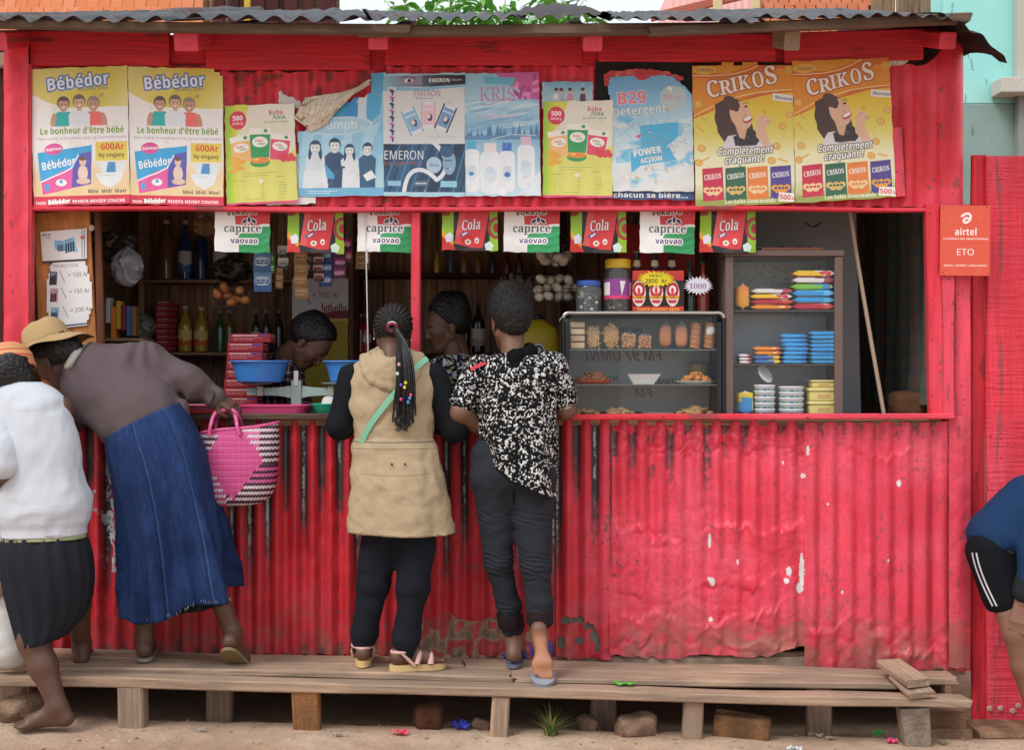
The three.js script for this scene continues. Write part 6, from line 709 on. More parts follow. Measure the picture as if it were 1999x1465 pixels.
  const cu = thing('striped_curtain', 'dark striped cloth hanging on the right end wall inside', 'curtain', V(1.93, 1.2, -0.5)); { const L = []; for (let j = 0; j <= 12; j++) { const r = []; for (let i = 0; i <= 40; i++) r.push(V(1.93 + 0.015 * Math.sin(i * 0.9 + j * 0.1) + 0.008 * N(i * 0.3, j * 0.4), mix(1.36, 2.5, j / 12), mix(-0.1, -1.2, i / 40))); L.push(r); } wpart(cu, 'cloth', loft(L, { open: true, crease: 2, uvf: (u, v) => [v * 2, u * 2] }), M(0xffffff, 0.9, { side: THREE.DoubleSide, map: ctex(64, 64, 3, (g, w, h) => { R(g, 0, 0, w, h, '#5c5a50'); for (let i = 0; i < 8; i++) R(g, i * 8, 0, 3, h, ['#6a4a44', '#4a6468', '#6c6448', '#40484c'][i % 4]); for (let i = 0; i < 6; i++) { g.globalAlpha = 0.4; R(g, 0, i * 11, w, 4, '#3c5458'); } g.globalAlpha = 1; }, true) })); }
  oneW('brown_carton', 'torn brown cardboard box on the counter in the dark end of the hatch', 'carton', rock(0.10, 0.07, 0.09, 8, 4, 0.2, 0.8).translate(xAt(1772, -0.35), counterTop + 0.06, -0.35), M(0x6a4630, 0.9));
}
// ---------------------------------------------------------------- food cases
function packetG(w, h, d, crimp = 0.08) { const r = [], ts = [0, 0.03, 0.08, 0.15, 0.3, 0.5, 0.7, 0.85, 0.91, 0.96, 1], n = 10; for (let i = 0; i <= n; i++) { const t = ts[i], k = ss(crimp * 0.5, crimp * 2.2, Math.min(t, 1 - t)) * 0.95 + 0.05, dd = d / 2 * (0.93 + 0.07 * k), hh = h / 2 * Math.max(0.06, k); r.push([...Array(16)].map((_, j) => { const q = (j + 0.5) / 16 * 2 * Math.PI; return V((t - 0.5) * w, hh * Math.sign(Math.sin(q)) * Math.abs(Math.sin(q)) ** 0.4, dd * Math.sign(Math.cos(q)) * Math.abs(Math.cos(q)) ** 0.5); })); } return loft(r, { crease: 0.9, uvf: (u, v) => [u, (v * 2) % 1.0001], flip: false }); }
const wrapTex = (a, b, c, s) => ctex(64, 24, 3, (g, w, h) => { R(g, 0, 0, w, h, a); PL(g, b, [[w * 0.62, 0], [w, 0], [w, h], [w * 0.5, h]]); R(g, 0, 0, 5, h, c); R(g, w - 5, 0, 5, h, c); E(g, w * 0.4, h * 0.5, w * 0.2, h * 0.26, c); squig(g, w * 0.24, h * 0.45, w * 0.34, 2, b, 4, 2); const r = rng(s); for (let i = 0; i < 5; i++) E(g, w * (0.55 + r() * 0.4), h * r(), 3, 2.4, c); });
{
  const zF = -0.045, al = M(0xb8b6b4, 0.28, { metalness: 0.85 }), blk = M(0x1a1a1c, 0.45), white = M(0xe4e2dc, 0.5);
  const x0 = xAt(1097, zF), x1 = xAt(1415, zF), yT = yAt(608, zF), yB = counterTop + 0.003, dep = 0.36, xc = (x0 + x1) / 2, W = x1 - x0;
  const gc = thing('glass_case', 'low glass food case with rounded metal frame on the counter', 'display case', V(xc, yB, zF - dep / 2)), cz = zF - dep / 2;
  const B = (n, w, h, d, x, y, z, m, r = 0.006) => wpart(gc, n, rbox(w, h, d, r).translate(x, y, z), m);
  B('top_panel', W - 0.05, 0.010, dep - 0.01, xc, yT - 0.008, cz, blk); B('bottom_panel', W, 0.012, dep, xc, yB + 0.006, cz, M(0x6a6c6c, 0.5));
  // rounded aluminium frame, front and back
  for (const z of [zF, zF - dep]) { for (const x of [x0 + 0.006, x1 - 0.006]) wpart(gc, 'frame_upright', tube([V(x, yB + 0.01, z), V(x, yT - 0.03, z)], 0.0075, 8, 4), blk); wpart(gc, 'frame_rail', tube([V(x0 + 0.006, yT - 0.03, z), V(x0 + 0.008, yT - 0.02, z), V(x0 + 0.022, yT - 0.009, z), V(x0 + 0.06, yT - 0.008, z), V(x1 - 0.06, yT - 0.008, z), V(x1 - 0.022, yT - 0.009, z), V(x1 - 0.008, yT - 0.02, z), V(x1 - 0.006, yT - 0.03, z)], 0.0085, 8, 90), al); }
  for (const s of [0, 1]) B('corner_post', 0.02, yT - yB - 0.06, 0.018, s ? x1 - 0.026 : x0 + 0.024, (yT + yB) / 2 - 0.02, zF - 0.003, blk, 0.003);
  B('side_panel', 0.008, yT - yB - 0.04, dep - 0.03, x0 + 0.004, (yT + yB) / 2 - 0.01, cz, blk); B('side_panel', 0.008, yT - yB - 0.04, dep - 0.03, x1 - 0.004, (yT + yB) / 2 - 0.01, cz, blk);
  const zs = [yAt(682, zF), yAt(751, zF)]; zs.forEach(y => B('glass_shelf', W - 0.05, 0.006, dep - 0.05, xc, y - 0.003, cz, PM(0xbfd0cc, 0.05, { transmission: 0.8, thickness: 0 }), 0.001));
  wpart(gc, 'front_pane', new THREE.PlaneGeometry(W - 0.07, yT - yB - 0.03).translate(xc, (yT + yB) / 2 - 0.004, zF - 0.001), matGlass);
  wpart(gc, 'back_panel', rbox(W - 0.03, yT - yB - 0.03, 0.008).translate(xc, (yT + yB) / 2, zF - dep + 0.012), M(0x8e9696, 0.4));
  wpart(gc, 'painted_writing', new THREE.PlaneGeometry(W - 0.04, yT - yB - 0.04).translate(xc, (yT + yB) / 2, zF - dep + 0.0175), M(0xffffff, 0.4, { map: ctex(300, 190, 3, (g, w, h) => { R(g, 0, 0, w, h, '#a8b0b0'); R(g, 0, 0, 118, h, '#949c9c'); g.save(); g.scale(-1, 1); T(g, 'FM 97 OMNI', -126, 74, 34, { c: '#57464a', it: 1, w: 160 }); T(g, 'PENTE ZATAHATI', -236, 128, 15, { c: '#3c3c44', w: 110 }); T(g, 'NTSI', -96, 122, 14, { c: '#3c3c44' }); T(g, 'INSTITUT', -134, 22, 13, { c: '#4c4c54' }); T(g, 'FM', -168, 152, 26, { c: '#7a7274', it: 1 }); g.restore(); age(g, w, h, 3, 0.1); }) }));
  const mk = (label, cat, name) => (px, y, z, group) => thing(name, label, cat, V(xAt(px, z), y, z), group);
  const lump = (n, spread, hh, rr, seed, sx = 1) => { const r = rng(seed), gs = []; for (let i = 0; i < n; i++) { const a = r() * 6.28, q = Math.sqrt(r()), y = (1 - q * q) * hh * 0.55 * Math.sqrt(i / n), g = rock(rr * (0.8 + r() * 0.5) * sx, rr * (0.55 + r() * 0.3), rr * (0.7 + r() * 0.4), seed + i, 2, 0.5); g.rotateY(r() * 6); g.rotateZ((r() - 0.5) * 0.8); g.translate(Math.cos(a) * spread * q, y + rr * 0.5, Math.sin(a) * spread * q * 0.6); gs.push(g); } return gs; };
  const zI = zF - 0.10, zG = zF - 0.07;
  // bags of sticks, nuts, bread
  const filmBag = (label, px, w, pyt, y, fill, group) => { const ww = D(w, zG), h = yAt(pyt, zG) - y, t = thing('snack_bag', label, 'snack bag', V(xAt(px, zG), y + 0.001, zG), group); fill(t, ww, h); const f = packetG(h * 1.0, ww * 0.98, 0.06, 0.1); f.rotateZ(Math.PI / 2); f.translate(0, h / 2, 0); part(t, 'plastic_film', f, matFilm); return t; };
  const sticks = (t, w, h, seed, c) => { const r = rng(seed), gs = []; for (let i = 0; i < 70; i++) { const l = 0.02 + r() * 0.02, g = new THREE.CylinderGeometry(0.0022, 0.0022, l, 5); g.rotateZ(r() * 6); g.rotateX((r() - 0.5) * 1.2); g.translate((r() - 0.5) * w * 0.74, h * (0.08 + 0.78 * r()), (r() - 0.3) * 0.035); gs.push(g); } part(t, 'sticks', merge(gs), M(c, 0.7)).userData.kind = 'stuff'; part(t, 'filling', rock(w * 0.40, h * 0.40, 0.016, seed, 3, 0.3).translate(0, h * 0.44, 0), M(c, 0.8)); };
  const nuts = (t, w, h, seed, c) => { const r = rng(seed), gs = []; for (let i = 0; i < 120; i++) { const g = new THREE.IcosahedronGeometry(0.0042, 1); g.scale(1, 1.35, 1); g.rotateZ(r() * 6); g.translate((r() - 0.5) * w * 0.78, h * (0.06 + 0.7 * r()), 0.006 + (r() - 0.3) * 0.03); gs.push(g); } part(t, 'nuts', merge(gs), M(c, 0.6)).userData.kind = 'stuff'; part(t, 'filling', rock(w * 0.40, h * 0.38, 0.014, seed, 3, 0.3).translate(0, h * 0.42, 0), M(c, 0.8)); };
  const s1 = zs[0] + 0.001; for (let i = 0; i < 4; i++) { const p = thing('snack_packet', 'clear packet of pale biscuits, ' + nth(i, 4) + ' of its stack in the glass case', 'snack packet', V(xAt(1127, zG), s1 + 0.0005 + D(13.4, zG) * (i + 0.5), zG), 'pale biscuit packets in the glass case'); part(p, 'biscuits', rbox(D(28, zG), D(11.5, zG), 0.06, 0.005), M([0xc8b088, 0xbca07c, 0xd0bc98, 0xc0a884][i], 0.7)); part(p, 'plastic_film', packetG(D(31, zG), D(13, zG), 0.066), matFilm); }
  filmBag('clear bag of pale fried sticks beside the stack of four packets', 1158, 31, 634, s1, (t, w, h) => sticks(t, w, h, 3, 0xcaa872)); filmBag('tall clear bag of pale fried sticks beside the bags of peanuts', 1192, 36, 628, s1, (t, w, h) => sticks(t, w, h, 4, 0xcaa468)); filmBag('clear bag of peanuts tied with a white top', 1227, 32, 645, s1, (t, w, h) => nuts(t, w, h, 5, 0xc89a6c)); filmBag('clear bag of reddish peanuts in the glass case', 1258, 30, 648, s1, (t, w, h) => nuts(t, w, h, 6, 0xc48c64));
  filmBag('clear bag of brown flour standing in the glass case next to the peanuts', 1298, 29, 624, s1, (t, w, h) => part(t, 'filling', rock(w * 0.47, h * 0.42, 0.026, 7, 4, 0.12, 0.5).translate(0, h * 0.44, 0), M(0xb0764c, 0.8))); filmBag('clear bag of brown flour standing in the glass case next to the biscuit rolls', 1329, 29, 624, s1, (t, w, h) => part(t, 'filling', rock(w * 0.47, h * 0.41, 0.026, 9, 4, 0.12, 0.5).translate(0, h * 0.43, 0), M(0xb87e54, 0.8)));
  for (const [px, c, lab, wt] of [[1357, 0xb4703e, 'leaning clear roll of brown biscuits beside the flour', 0], [1385, 0xb06c3c, 'leaning clear roll of brown biscuits with a white paper round it', 1]]) filmBag(lab, px, 24, 626, s1, (t, w, h) => { for (let i = 0; i < 10; i++) { const b = part(t, 'biscuit', new THREE.CylinderGeometry(w * 0.44, w * 0.44, h * 0.07, 14), M(i % 2 ? c : 0xc08850, 0.7)); b.position.set(0.006 * (i / 10 - 0.5), h * (0.07 + i * 0.088), 0); b.rotation.z = -0.22; } if (wt) part(t, 'paper', rock(w * 0.40, h * 0.2, 0.03, 4, 3, 0.3, 0.4).translate(0, h * 0.62, 0.008), M(0xd8d8d0, 0.8)); });
  // trays on the middle shelf
  const s2 = zs[1] + 0.001, dish = (name, label, px, w, h, y, m, z = zI) => { const a = D(w / 2, z), t = thing(name, label, 'dish', V(xAt(px, z), y, z)); part(t, 'dish_body', lathe([[0, 0], [a * 0.7, 0], [a * 0.95, h * 0.8], [a, h], [a * 0.93, h * 0.85], [a * 0.66, 0.004], [0, 0.004]], 28).scale(1, 1, 0.7), m); return t; };
  const food = (name, label, px, y, list, m, z = zI) => { const t = thing(name, label, 'food', V(xAt(px, z), y, z)); list.forEach(g => part(t, 'piece', g, m)); return t; };
  const mCook = M(0x7a4a28, 0.6, { bumpMap: texSpeck, bumpScale: 0.003 }), mFry = M(0xc8803a, 0.6, { bumpMap: texSpeck, bumpScale: 0.003 }), mDry = M(0xb08a5c, 0.75);
  dish('orange_plate', 'bright orange plate of dark fritters in the glass case', 1156, 84, 0.018, s2, M(0xd8502c, 0.45)); food('dark_fritters', 'heap of dark brown fritters on the orange plate', 1156, s2 + 0.01, lump(46, 0.066, 0.075, 0.016, 5), mCook);
  const fm = thing('foam_tray', 'empty white foam tray on the middle shelf of the glass case', 'tray', V(xAt(1255, zI), s2, zI)); { const rr2 = (a, b2, y) => [V(-a, y, -b2), V(a, y, -b2), V(a, y, b2), V(-a, y, b2)]; part(fm, 'foam', loft([rr2(0.046, 0.035, 0), rr2(0.073, 0.055, 0.042), rr2(0.077, 0.058, 0.046), rr2(0.069, 0.05, 0.042), rr2(0.044, 0.032, 0.004)], { crease: 0.3, flip: true }), M(0xe8e8e4, 0.7, { side: THREE.DoubleSide })); }
  dish('white_plate', 'white plate of orange fritters in the glass case', 1357, 82, 0.016, s2, white); food('golden_fritters', 'heap of golden orange fritters on the white plate', 1358, s2 + 0.01, lump(28, 0.055, 0.062, 0.017, 9), mFry);
  const tin = thing('food_tin', 'dull yellow tin standing behind the golden fritters', 'tin', V(xAt(1364, zF - 0.27), s2, zF - 0.27)); part(tin, 'tin_body', lathe([[0, 0], [0.045, 0], [0.045, 0.10], [0, 0.10]], 18), M(0xa89868, 0.5)); part(tin, 'lid', lathe([[0.0465, 0.092], [0.0465, 0.102], [0, 0.103]], 18), M(0x8a8470, 0.4));
  // floor of the case
  const s3 = yB + 0.0125; food('dried_fish', 'small heap of dried grey brown food at the near left of the case floor', 1144, s3, lump(26, 0.05, 0.045, 0.011, 12, 1.6), M(0x9a7a54, 0.8)); food('dried_fish', 'spiky heap of dried food in the middle of the case floor', 1212, s3, lump(28, 0.055, 0.05, 0.011, 13, 1.9), M(0xa88a60, 0.8)); dish('white_plate', 'flat white plate lying empty on the case floor', 1284, 66, 0.010, s3, white, zF - 0.10); food('fried_bananas', 'heap of long tan fried pieces on the floor of the glass case', 1354, s3, lump(34, 0.072, 0.056, 0.013, 15, 2.1), mDry, zF - 0.11);
}
{
  const z = -0.05, brn = M(0x6a5850, 0.6, { bumpMap: texWoodBump, bumpScale: 0.001 }), x0 = xAt(1416, z), x1 = xAt(1645, z), yT = yAt(489, z), yB = counterTop + 0.002, dep = 0.26, xc = (x0 + x1) / 2, W = x1 - x0, cz = z - dep / 2;
  const cab = thing('brown_cabinet', 'upright brown framed glass cabinet on the counter', 'display case', V(xc, yB, cz)), B = (n, w, h, d, x, y, zz, m) => wpart(cab, n, rbox(w, h, d, 0.003).translate(x, y, zz), m);
  B('top_board', W + 0.012, 0.026, dep + 0.01, xc, yT - 0.013, cz, brn); B('bottom_board', W - 0.01, 0.014, dep - 0.01, xc, yB + 0.007, cz, brn);
  for (const x of [x0 + 0.018, x1 - 0.018]) { B('door_stile', 0.036, yT - yB - 0.03, 0.02, x, (yT + yB) / 2 - 0.013, z - 0.01, brn); } for (const x of [x0 + 0.006, x1 - 0.006]) B('side_panel', 0.012, yT - yB - 0.03, dep - 0.024, x, (yT + yB) / 2 - 0.013, cz - 0.012, brn);
  B('back_panel', W - 0.03, yT - yB - 0.04, 0.006, xc, (yT + yB) / 2 - 0.01, z - dep + 0.006, M(0xffffff, 0.6, { map: ctex(220, 310, 2, (g, w, h) => { R(g, 0, 0, w, h, '#a4b2b8'); R(g, 0, 0, w, 112, '#98a098'); const r = rng(5); for (let i = 0; i < 300; i++) { const x = r() * w, y = r() * 110; PL(g, null, [[x, y], [x + (r() - 0.5) * 26, y + (r() - 0.5) * 26]], r() < 0.6 ? '#2c302c' : '#a8b0a8', 0.8); } }) }));
  const sy = [yAt(605, z), yAt(711, z)]; sy.forEach(y => B('shelf_board', W - 0.026, 0.008, dep - 0.04, xc, y - 0.004, cz - 0.008, M(0x4a4440, 0.5)));
  wpart(cab, 'front_pane', new THREE.PlaneGeometry(W - 0.07, yT - yB - 0.045).translate(xc, (yT + yB) / 2 - 0.008, z - 0.012), matGlass);
  const zp = z - 0.088, stack = (name, label, cat, px0, px1, y, hpx, list, group, jit = 1) => { const w = D(px1 - px0, zp), h = D(hpx, zp), r = rng(px0), G = packetG(w, h * 1.02, 0.11, 0.06); list.forEach((m, i) => { const mm = one(name, typeof label === 'string' ? label.replace('#', nth(i, list.length)) : label[i], cat, G, m, group, V(xAt((px0 + px1) / 2, zp) + jit * (r() - 0.5) * 0.008, y + h * (i + 0.52), zp + (r() - 0.5) * 0.01)); mm.rotation.y = (r() - 0.5) * 0.12; }); };
  const wm = (a, b, c, s) => M(0xffffff, 0.3, { map: wrapTex(a, b, c, s) });
  const blue = wm('#2f94d4', '#5cb4e4', '#e4c832', 1), blue2 = wm('#3a9cdc', '#2f80c4', '#e8eef2', 2), org = wm('#dc8a2c', '#c86420', '#e8c890', 3), red = wm('#b02438', '#c84838', '#e8c4b0', 4), yel = wm('#e4bc2c', '#e0e0d8', '#c83040', 5), grn = wm('#74b83c', '#3c8ac0', '#e0d030', 6), wht = wm('#dcd8d8', '#a84858', '#6a4038', 7), bly = wm('#3c6cb0', '#d8c040', '#e4a030', 8);
  const t1 = sy[0] + 0.001, t2 = sy[1] + 0.001, t3 = yB + 0.0145;
  stack('biscuit_packet', ['white and orange biscuit packet at the bottom of the shorter top shelf stack', 'dark red biscuit packet in the shorter top shelf stack', 'thin yellow biscuit packet in the shorter top shelf stack', 'white and maroon biscuit packet on top of the shorter top shelf stack'], 'biscuits', 1460, 1546, t1, 10.4, [org, red, yel, wht]);
  stack('biscuit_packet', ['wide dark red biscuit box at the bottom of the taller top shelf stack', 'blue biscuit packet second in the taller top shelf stack', 'blue biscuit packet with yellow ends under the green one', 'green biscuit packet in the taller top shelf stack', 'white biscuit packet in the taller top shelf stack', 'yellow and white biscuit packet on top of the taller top shelf stack'], 'biscuits', 1540, 1627, t1, 12.8, [red, blue, blue, grn, wht, yel]);
  { const g = packetG(D(52, zp), D(28, zp), 0.08, 0.08); g.rotateZ(Math.PI / 2); oneW('snack_bag', 'upright orange snack bag at the end of the cabinet top shelf', 'snack bag', g.translate(xAt(1447, zp), t1 + D(26.5, zp), zp), wm('#e09a34', '#d8842c', '#e8dcc0', 9)); }
  stack('biscuit_packet', ['yellow and blue biscuit packet at the bottom of the low orange stack', 'yellow and blue biscuit packet under the orange ones', 'orange biscuit packet under another in the low stack', 'orange biscuit packet on top of the low stack'], 'biscuits', 1467, 1523, t2, 8.4, [bly, bly, org, org]);
  stack('biscuit_packet', 'light blue biscuit packet, # in the stack beside the orange ones', 'biscuits', 1521, 1574, t2, 8.3, [blue2, blue2, blue2, blue2, blue2, blue2, blue2], 'blue packets in the shorter stack'); stack('biscuit_packet', 'light blue biscuit packet with yellow ends, # in the tallest stack', 'biscuits', 1574, 1630, t2, 7.9, [blue, blue, blue, blue, blue, blue, blue, blue], 'blue packets in the taller stack');
  stack('biscuit_packet', 'small white biscuit packet, # of three on the cabinet middle shelf', 'biscuits', 1437, 1464, t2, 6.5, [wht, wht, wht], 'small white packets in the cabinet');
  { const g = packetG(D(46, zp), D(32, zp), 0.06, 0.05); g.rotateZ(Math.PI / 2); oneW('milk_packet', 'upright blue and yellow packet on the cabinet floor', 'packet', g.translate(xAt(1453, zp), t3 + D(23.5, zp), zp), wm('#3c94d0', '#e0c838', '#e8e0d0', 10)); }
  const tubM = M(0xffffff, 0.4, { map: lettered(120, 20, '#d4dce0', ['#3c9ac0', '#6ac0b0', '#3858a0'], 12, (g, w, h) => { for (let i = 0; i < 8; i++) E(g, i * 16 + 6, h * 0.5, 5, 5, i % 2 ? '#48a8c8' : '#7cc8a8'); }) }), rimM = M(0xd8dde0, 0.4);
  const tub = (px, i, h, w, label, group, m, rm) => { const a = D(w / 2, zp), hh = D(h, zp), t = thing('food_tub', label, 'tub', V(xAt(px, zp), t3 + 0.0005 + hh * i, zp), group); part(t, 'tub_body', lathe([[0, 0], [a * 0.9, 0], [a * 0.95, hh * 0.72]], 20), m); part(t, 'lid', lathe([[a * 0.97, hh * 0.70], [a, hh * 0.74], [a, hh * 0.95], [a * 0.92, hh * 0.985], [0, hh * 0.985]], 20), rm); };
  for (let i = 0; i < 5; i++) { tub(1492, i, 11.6, 42, 'round pale blue tub, ' + nth(i, 5) + ' in the stack under the tilted lid', 'pale blue tubs under the tilted lid', tubM, rimM); tub(1544, i, 11, 50, 'round pale blue tub, ' + nth(i, 5) + ' in the stack beside the yellow tubs', 'pale blue tubs in the middle stack', tubM, rimM); }
  const tl = one('tilted_lid', 'pale round lid tilted on top of the stack of tubs', 'lid', lathe([[0, 0], [0.044, 0], [0.047, 0.006], [0.043, 0.008], [0, 0.004]], 22), rimM, null, V(xAt(1492, zp), t3 + D(78, zp), zp)); tl.rotation.set(0.9, 0, -0.65);
  const yM = M(0xd8cc7c, 0.45), yL = M(0xe0d890, 0.4); for (let i = 0; i < 3; i++) { const h = D(i < 2 ? 26 : 15, zp), w = D(i < 2 ? 58 : 48, zp), t = thing('butter_tub', ['yellow rectangular tub at the bottom of its stack in the cabinet', 'yellow rectangular tub in the middle of its stack in the cabinet', 'small yellow tub on top of the two rectangular ones'][i], 'tub', V(xAt(1603, zp), t3 + 0.0005 + D(26, zp) * i, zp)); part(t, 'tub_body', rbox(w * 0.93, h * 0.75, 0.09, 0.008).translate(0, h * 0.376, 0), yM); part(t, 'lid', rbox(w, h * 0.24, 0.10, 0.004).translate(0, h * 0.87, 0), yL); part(t, 'print', rbox(w * 0.4, h * 0.3, 0.002, 0.0005).translate(0, h * 0.38, 0.0455), M(0xc8a868, 0.5)); }
  const tb = one('wooden_strip', 'thin brown wooden tray lying on top of the brown cabinet', 'tray', rbox(D(120, zp), 0.014, 0.14, 0.004), M(0x7a4a34, 0.8), null, V(xAt(1540, zp), yT + 0.008, zp)); for (const [px, i] of [[1525, 0], [1560, 1], [1580, 2]]) one('dark_block', ['small dark block at the near end of the wooden tray', 'small dark block in the middle of the wooden tray', 'tiny dark block at the far end of the wooden tray'][i], 'block', rock(0.010, 0.008, 0.01, i + 2, 2, 0.2, 0.6), M(0x2a2020, 0.7), null, V(xAt(px, zp), yT + 0.0215, zp));
  // jars, beer carton and bottles standing on the low case
  const zt = -0.15, top = yAt(608, -0.045) - 0.002 - 0.0005;
  const jar = (label, px, w, pyt, cap, tint, fill, lab) => { const a = D(w / 2, zt), h = yAt(pyt, zt) - top, t = thing('sweet_jar', label, 'jar', V(xAt(px, zt), top, zt)); part(t, 'jar_wall', lathe([[0, 0], [a * 0.94, 0], [a, 0.008], [a, h * 0.74], [a * 0.86, h * 0.84]], 22), PM(tint, 0.08, { transmission: 0.92, thickness: 0, side: THREE.DoubleSide })); part(t, 'lid', lathe([[a * 0.9, h * 0.83], [a * 0.93, h * 0.84], [a * 0.93, h * 0.985], [a * 0.88, h], [0, h]], 22), M(cap, 0.4)); const r = rng(px); for (let i = 0; i < 34; i++) { const s = part(t, 'sweet', rock(0.009, 0.007, 0.008, i, 1, 0.4), fill[i % fill.length]); const q = r() * 6.28, d = Math.sqrt(r()) * a * 0.72; s.position.set(Math.cos(q) * d, 0.01 + h * 0.66 * r() * (lab ? 0.35 : 1), Math.sin(q) * d); s.rotation.set(r() * 3, r() * 3, 0); } if (lab) part(t, 'paper_label', lathe([[a * 1.01, h * 0.25], [a * 1.01, h * 0.62]], 22), lab); return t; };
  jar('clear jar of wrapped sweets with a blue lid beside the pale eggs', 1149, 50, 549, 0x2f56a8, 0xe8ecec, [M(0x8a3c7c, 0.4), M(0xd8d8cc, 0.4), M(0x6a9a3c, 0.4), M(0x4a2c58, 0.4)]); jar('tall jar with a yellow lid and a pink and white label', 1206, 54, 507, 0xd8b020, 0xc8ccc4, [M(0xc8c0b8, 0.4), M(0x7a2c48, 0.4)], M(0xffffff, 0.5, { map: ctex(200, 40, 3, (g, w, h) => { R(g, 0, 0, w, h, '#8c3c8c'); for (let k = 0; k < 2; k++) { R(g, k * 100 + 28, 6, 50, 26, '#e4e0d8'); T(g, '802', k * 100 + 46, 20, 11, { c: '#6a6450', f: 'serif' }); PL(g, '#e0e0e4', [[k * 100 + 2, 4], [k * 100 + 16, 4], [k * 100 + 6, 34]]); } R(g, 0, 33, w, 7, '#d83c74'); }) }));
  const bc = thing('beer_carton', 'red and black beer carton with three bottle labels on the glass case', 'carton', V(xAt(1282, zt), top, zt)), bw = D(100, zt), bh = yAt(530, zt) - top; part(bc, 'carton_body', rbox(bw, bh, 0.11, 0.003).translate(0, bh / 2, 0), M(0x9c2024, 0.6));
  part(bc, 'printed_front', new THREE.PlaneGeometry(bw - 0.004, bh - 0.004).translate(0, bh / 2, 0.0562), M(0xffffff, 0.45, { map: ctex(100, 76, 5, (g, w, h) => { R(g, 0, 0, w, h, '#c83028'); R(g, 0, 18, w, 48, '#1c1614'); R(g, 0, 0, w, 18, LG(g, 0, 0, 0, 18, '#d84830', '#b82828')); [12, 46, 78].forEach((x, i) => { E(g, x, 42, 13.5, 24, '#e4dcd0'); E(g, x, 36, 12, 15, '#b82430'); E(g, x, 35, 7, 8, '#f0e4e0'); E(g, x, 37, 3, 6, '#c83840'); R(g, x - 13, 46, 26, 6, '#d8982c'); T(g, 'THB', x, 49, 6, { c: '#8a2028' }); PL(g, '#c83038', [[x - 10, 54], [x + 10, 54], [x + 6, 60], [x - 6, 60]]); }); R(g, 0, 66, w, 10, '#d83c24'); T(g, 'THREE HORSES BEER', 50, 71.5, 6.5, { c: '#f0c050', w: 84 }); }) }));
  [[1243, 0], [1278, 1], [1311, 2]].forEach(([px, i]) => { const a = D(13, zt), h = yAt(492, zt) - top - 0.05, b = thing('beer_bottle', ['dark beer bottle at the jar end of the beer carton', 'dark beer bottle in the middle of the beer carton', 'dark beer bottle at the sauce bottle end of the beer carton'][i], 'bottle', V(xAt(px, zt), top + 0.05, zt - 0.0)); part(b, 'glass_body', lathe([[0, bh - 0.049], [a * 0.8, bh - 0.049], [a * 0.55, bh - 0.02], [a * 0.42, h * 0.75], [a * 0.38, h], [0, h]], 14), PM(0x1c1410, 0.12, { clearcoat: 0.6 })); part(b, 'neck_label', lathe([[a * 0.62, bh - 0.028], [a * 0.5, bh]], 14), M(0xb8a888, 0.5)); part(b, 'cap', lathe([[a * 0.5, h - 0.006], [a * 0.5, h + 0.003], [0, h + 0.004]], 12), M(0x8a7a50, 0.35)); });
  [[1346, 0x16301c, 'dark green bottle behind the white star price tag'], [1372, 0x8a3018, 'red brown sauce bottle behind the white star price tag']].forEach(([px, c, l]) => { const a = D(12.5, zt), h = yAt(508, zt) - top, b = thing('sauce_bottle', l, 'bottle', V(xAt(px, zt - 0.03), top, zt - 0.03)); part(b, 'glass_body', lathe([[0, 0], [a * 0.95, 0], [a, 0.006], [a, h * 0.6], [a * 0.4, h * 0.76], [a * 0.38, h * 0.95], [0, h * 0.95]], 16), PM(c, 0.12, { clearcoat: 0.6 })); part(b, 'cap', lathe([[a * 0.45, h * 0.93], [a * 0.45, h], [0, h]], 12), M(0x2a3a2a, 0.5)); });
  const star = (name, label, px, py, w, h, zz, col, lines) => { const s = new THREE.Shape(), n = 22, r = rng(px); for (let i = 0; i < n * 2; i++) { const q = i / n * Math.PI, k = i % 2 ? 0.72 : 0.94 + 0.14 * r(); const x = Math.cos(q) * D(w / 2, zz) * k, y = Math.sin(q) * D(h / 2, zz) * k; i ? s.lineTo(x, y) : s.moveTo(x, y); } const g = new THREE.ExtrudeGeometry(s, { depth: 0.0012, bevelEnabled: false }), uv = g.attributes.uv, p = g.attributes.position; for (let i = 0; i < p.count; i++) uv.setXY(i, p.getX(i) / D(w * 1.1, zz) + 0.5, p.getY(i) / D(h * 1.1, zz) + 0.5); const c = P(px, py, zz); g.translate(c.x, c.y, zz); return oneW(name, label, 'price tag', g, M(0xffffff, 0.6, { map: ctex(w * 1.1, h * 1.1, 6, (q, a, b) => { R(q, 0, 0, a, b, col); lines(q, a, b); }) })); };
  star('star_price_tag', 'yellow star shaped price tag on the beer carton', 1281, 545, 76, 33, -0.088, '#e2d024', (g, w, h) => { T(g, 'THB 65 cl', w * 0.48, h * 0.32, 6, { c: '#3a3420' }); T(g, '2800 Ar', w * 0.5, h * 0.6, 11.5, { c: '#33301c', f: 'monospace', w: 44 }); }); star('star_price_tag', 'white star shaped price tag in front of the sauce bottles', 1363, 558, 58, 37, -0.088, '#d4d2de', (g, w, h) => T(g, '1000', w * 0.48, h * 0.52, 14, { c: '#8c6a8c', w: 34, f: 'serif' }));
}

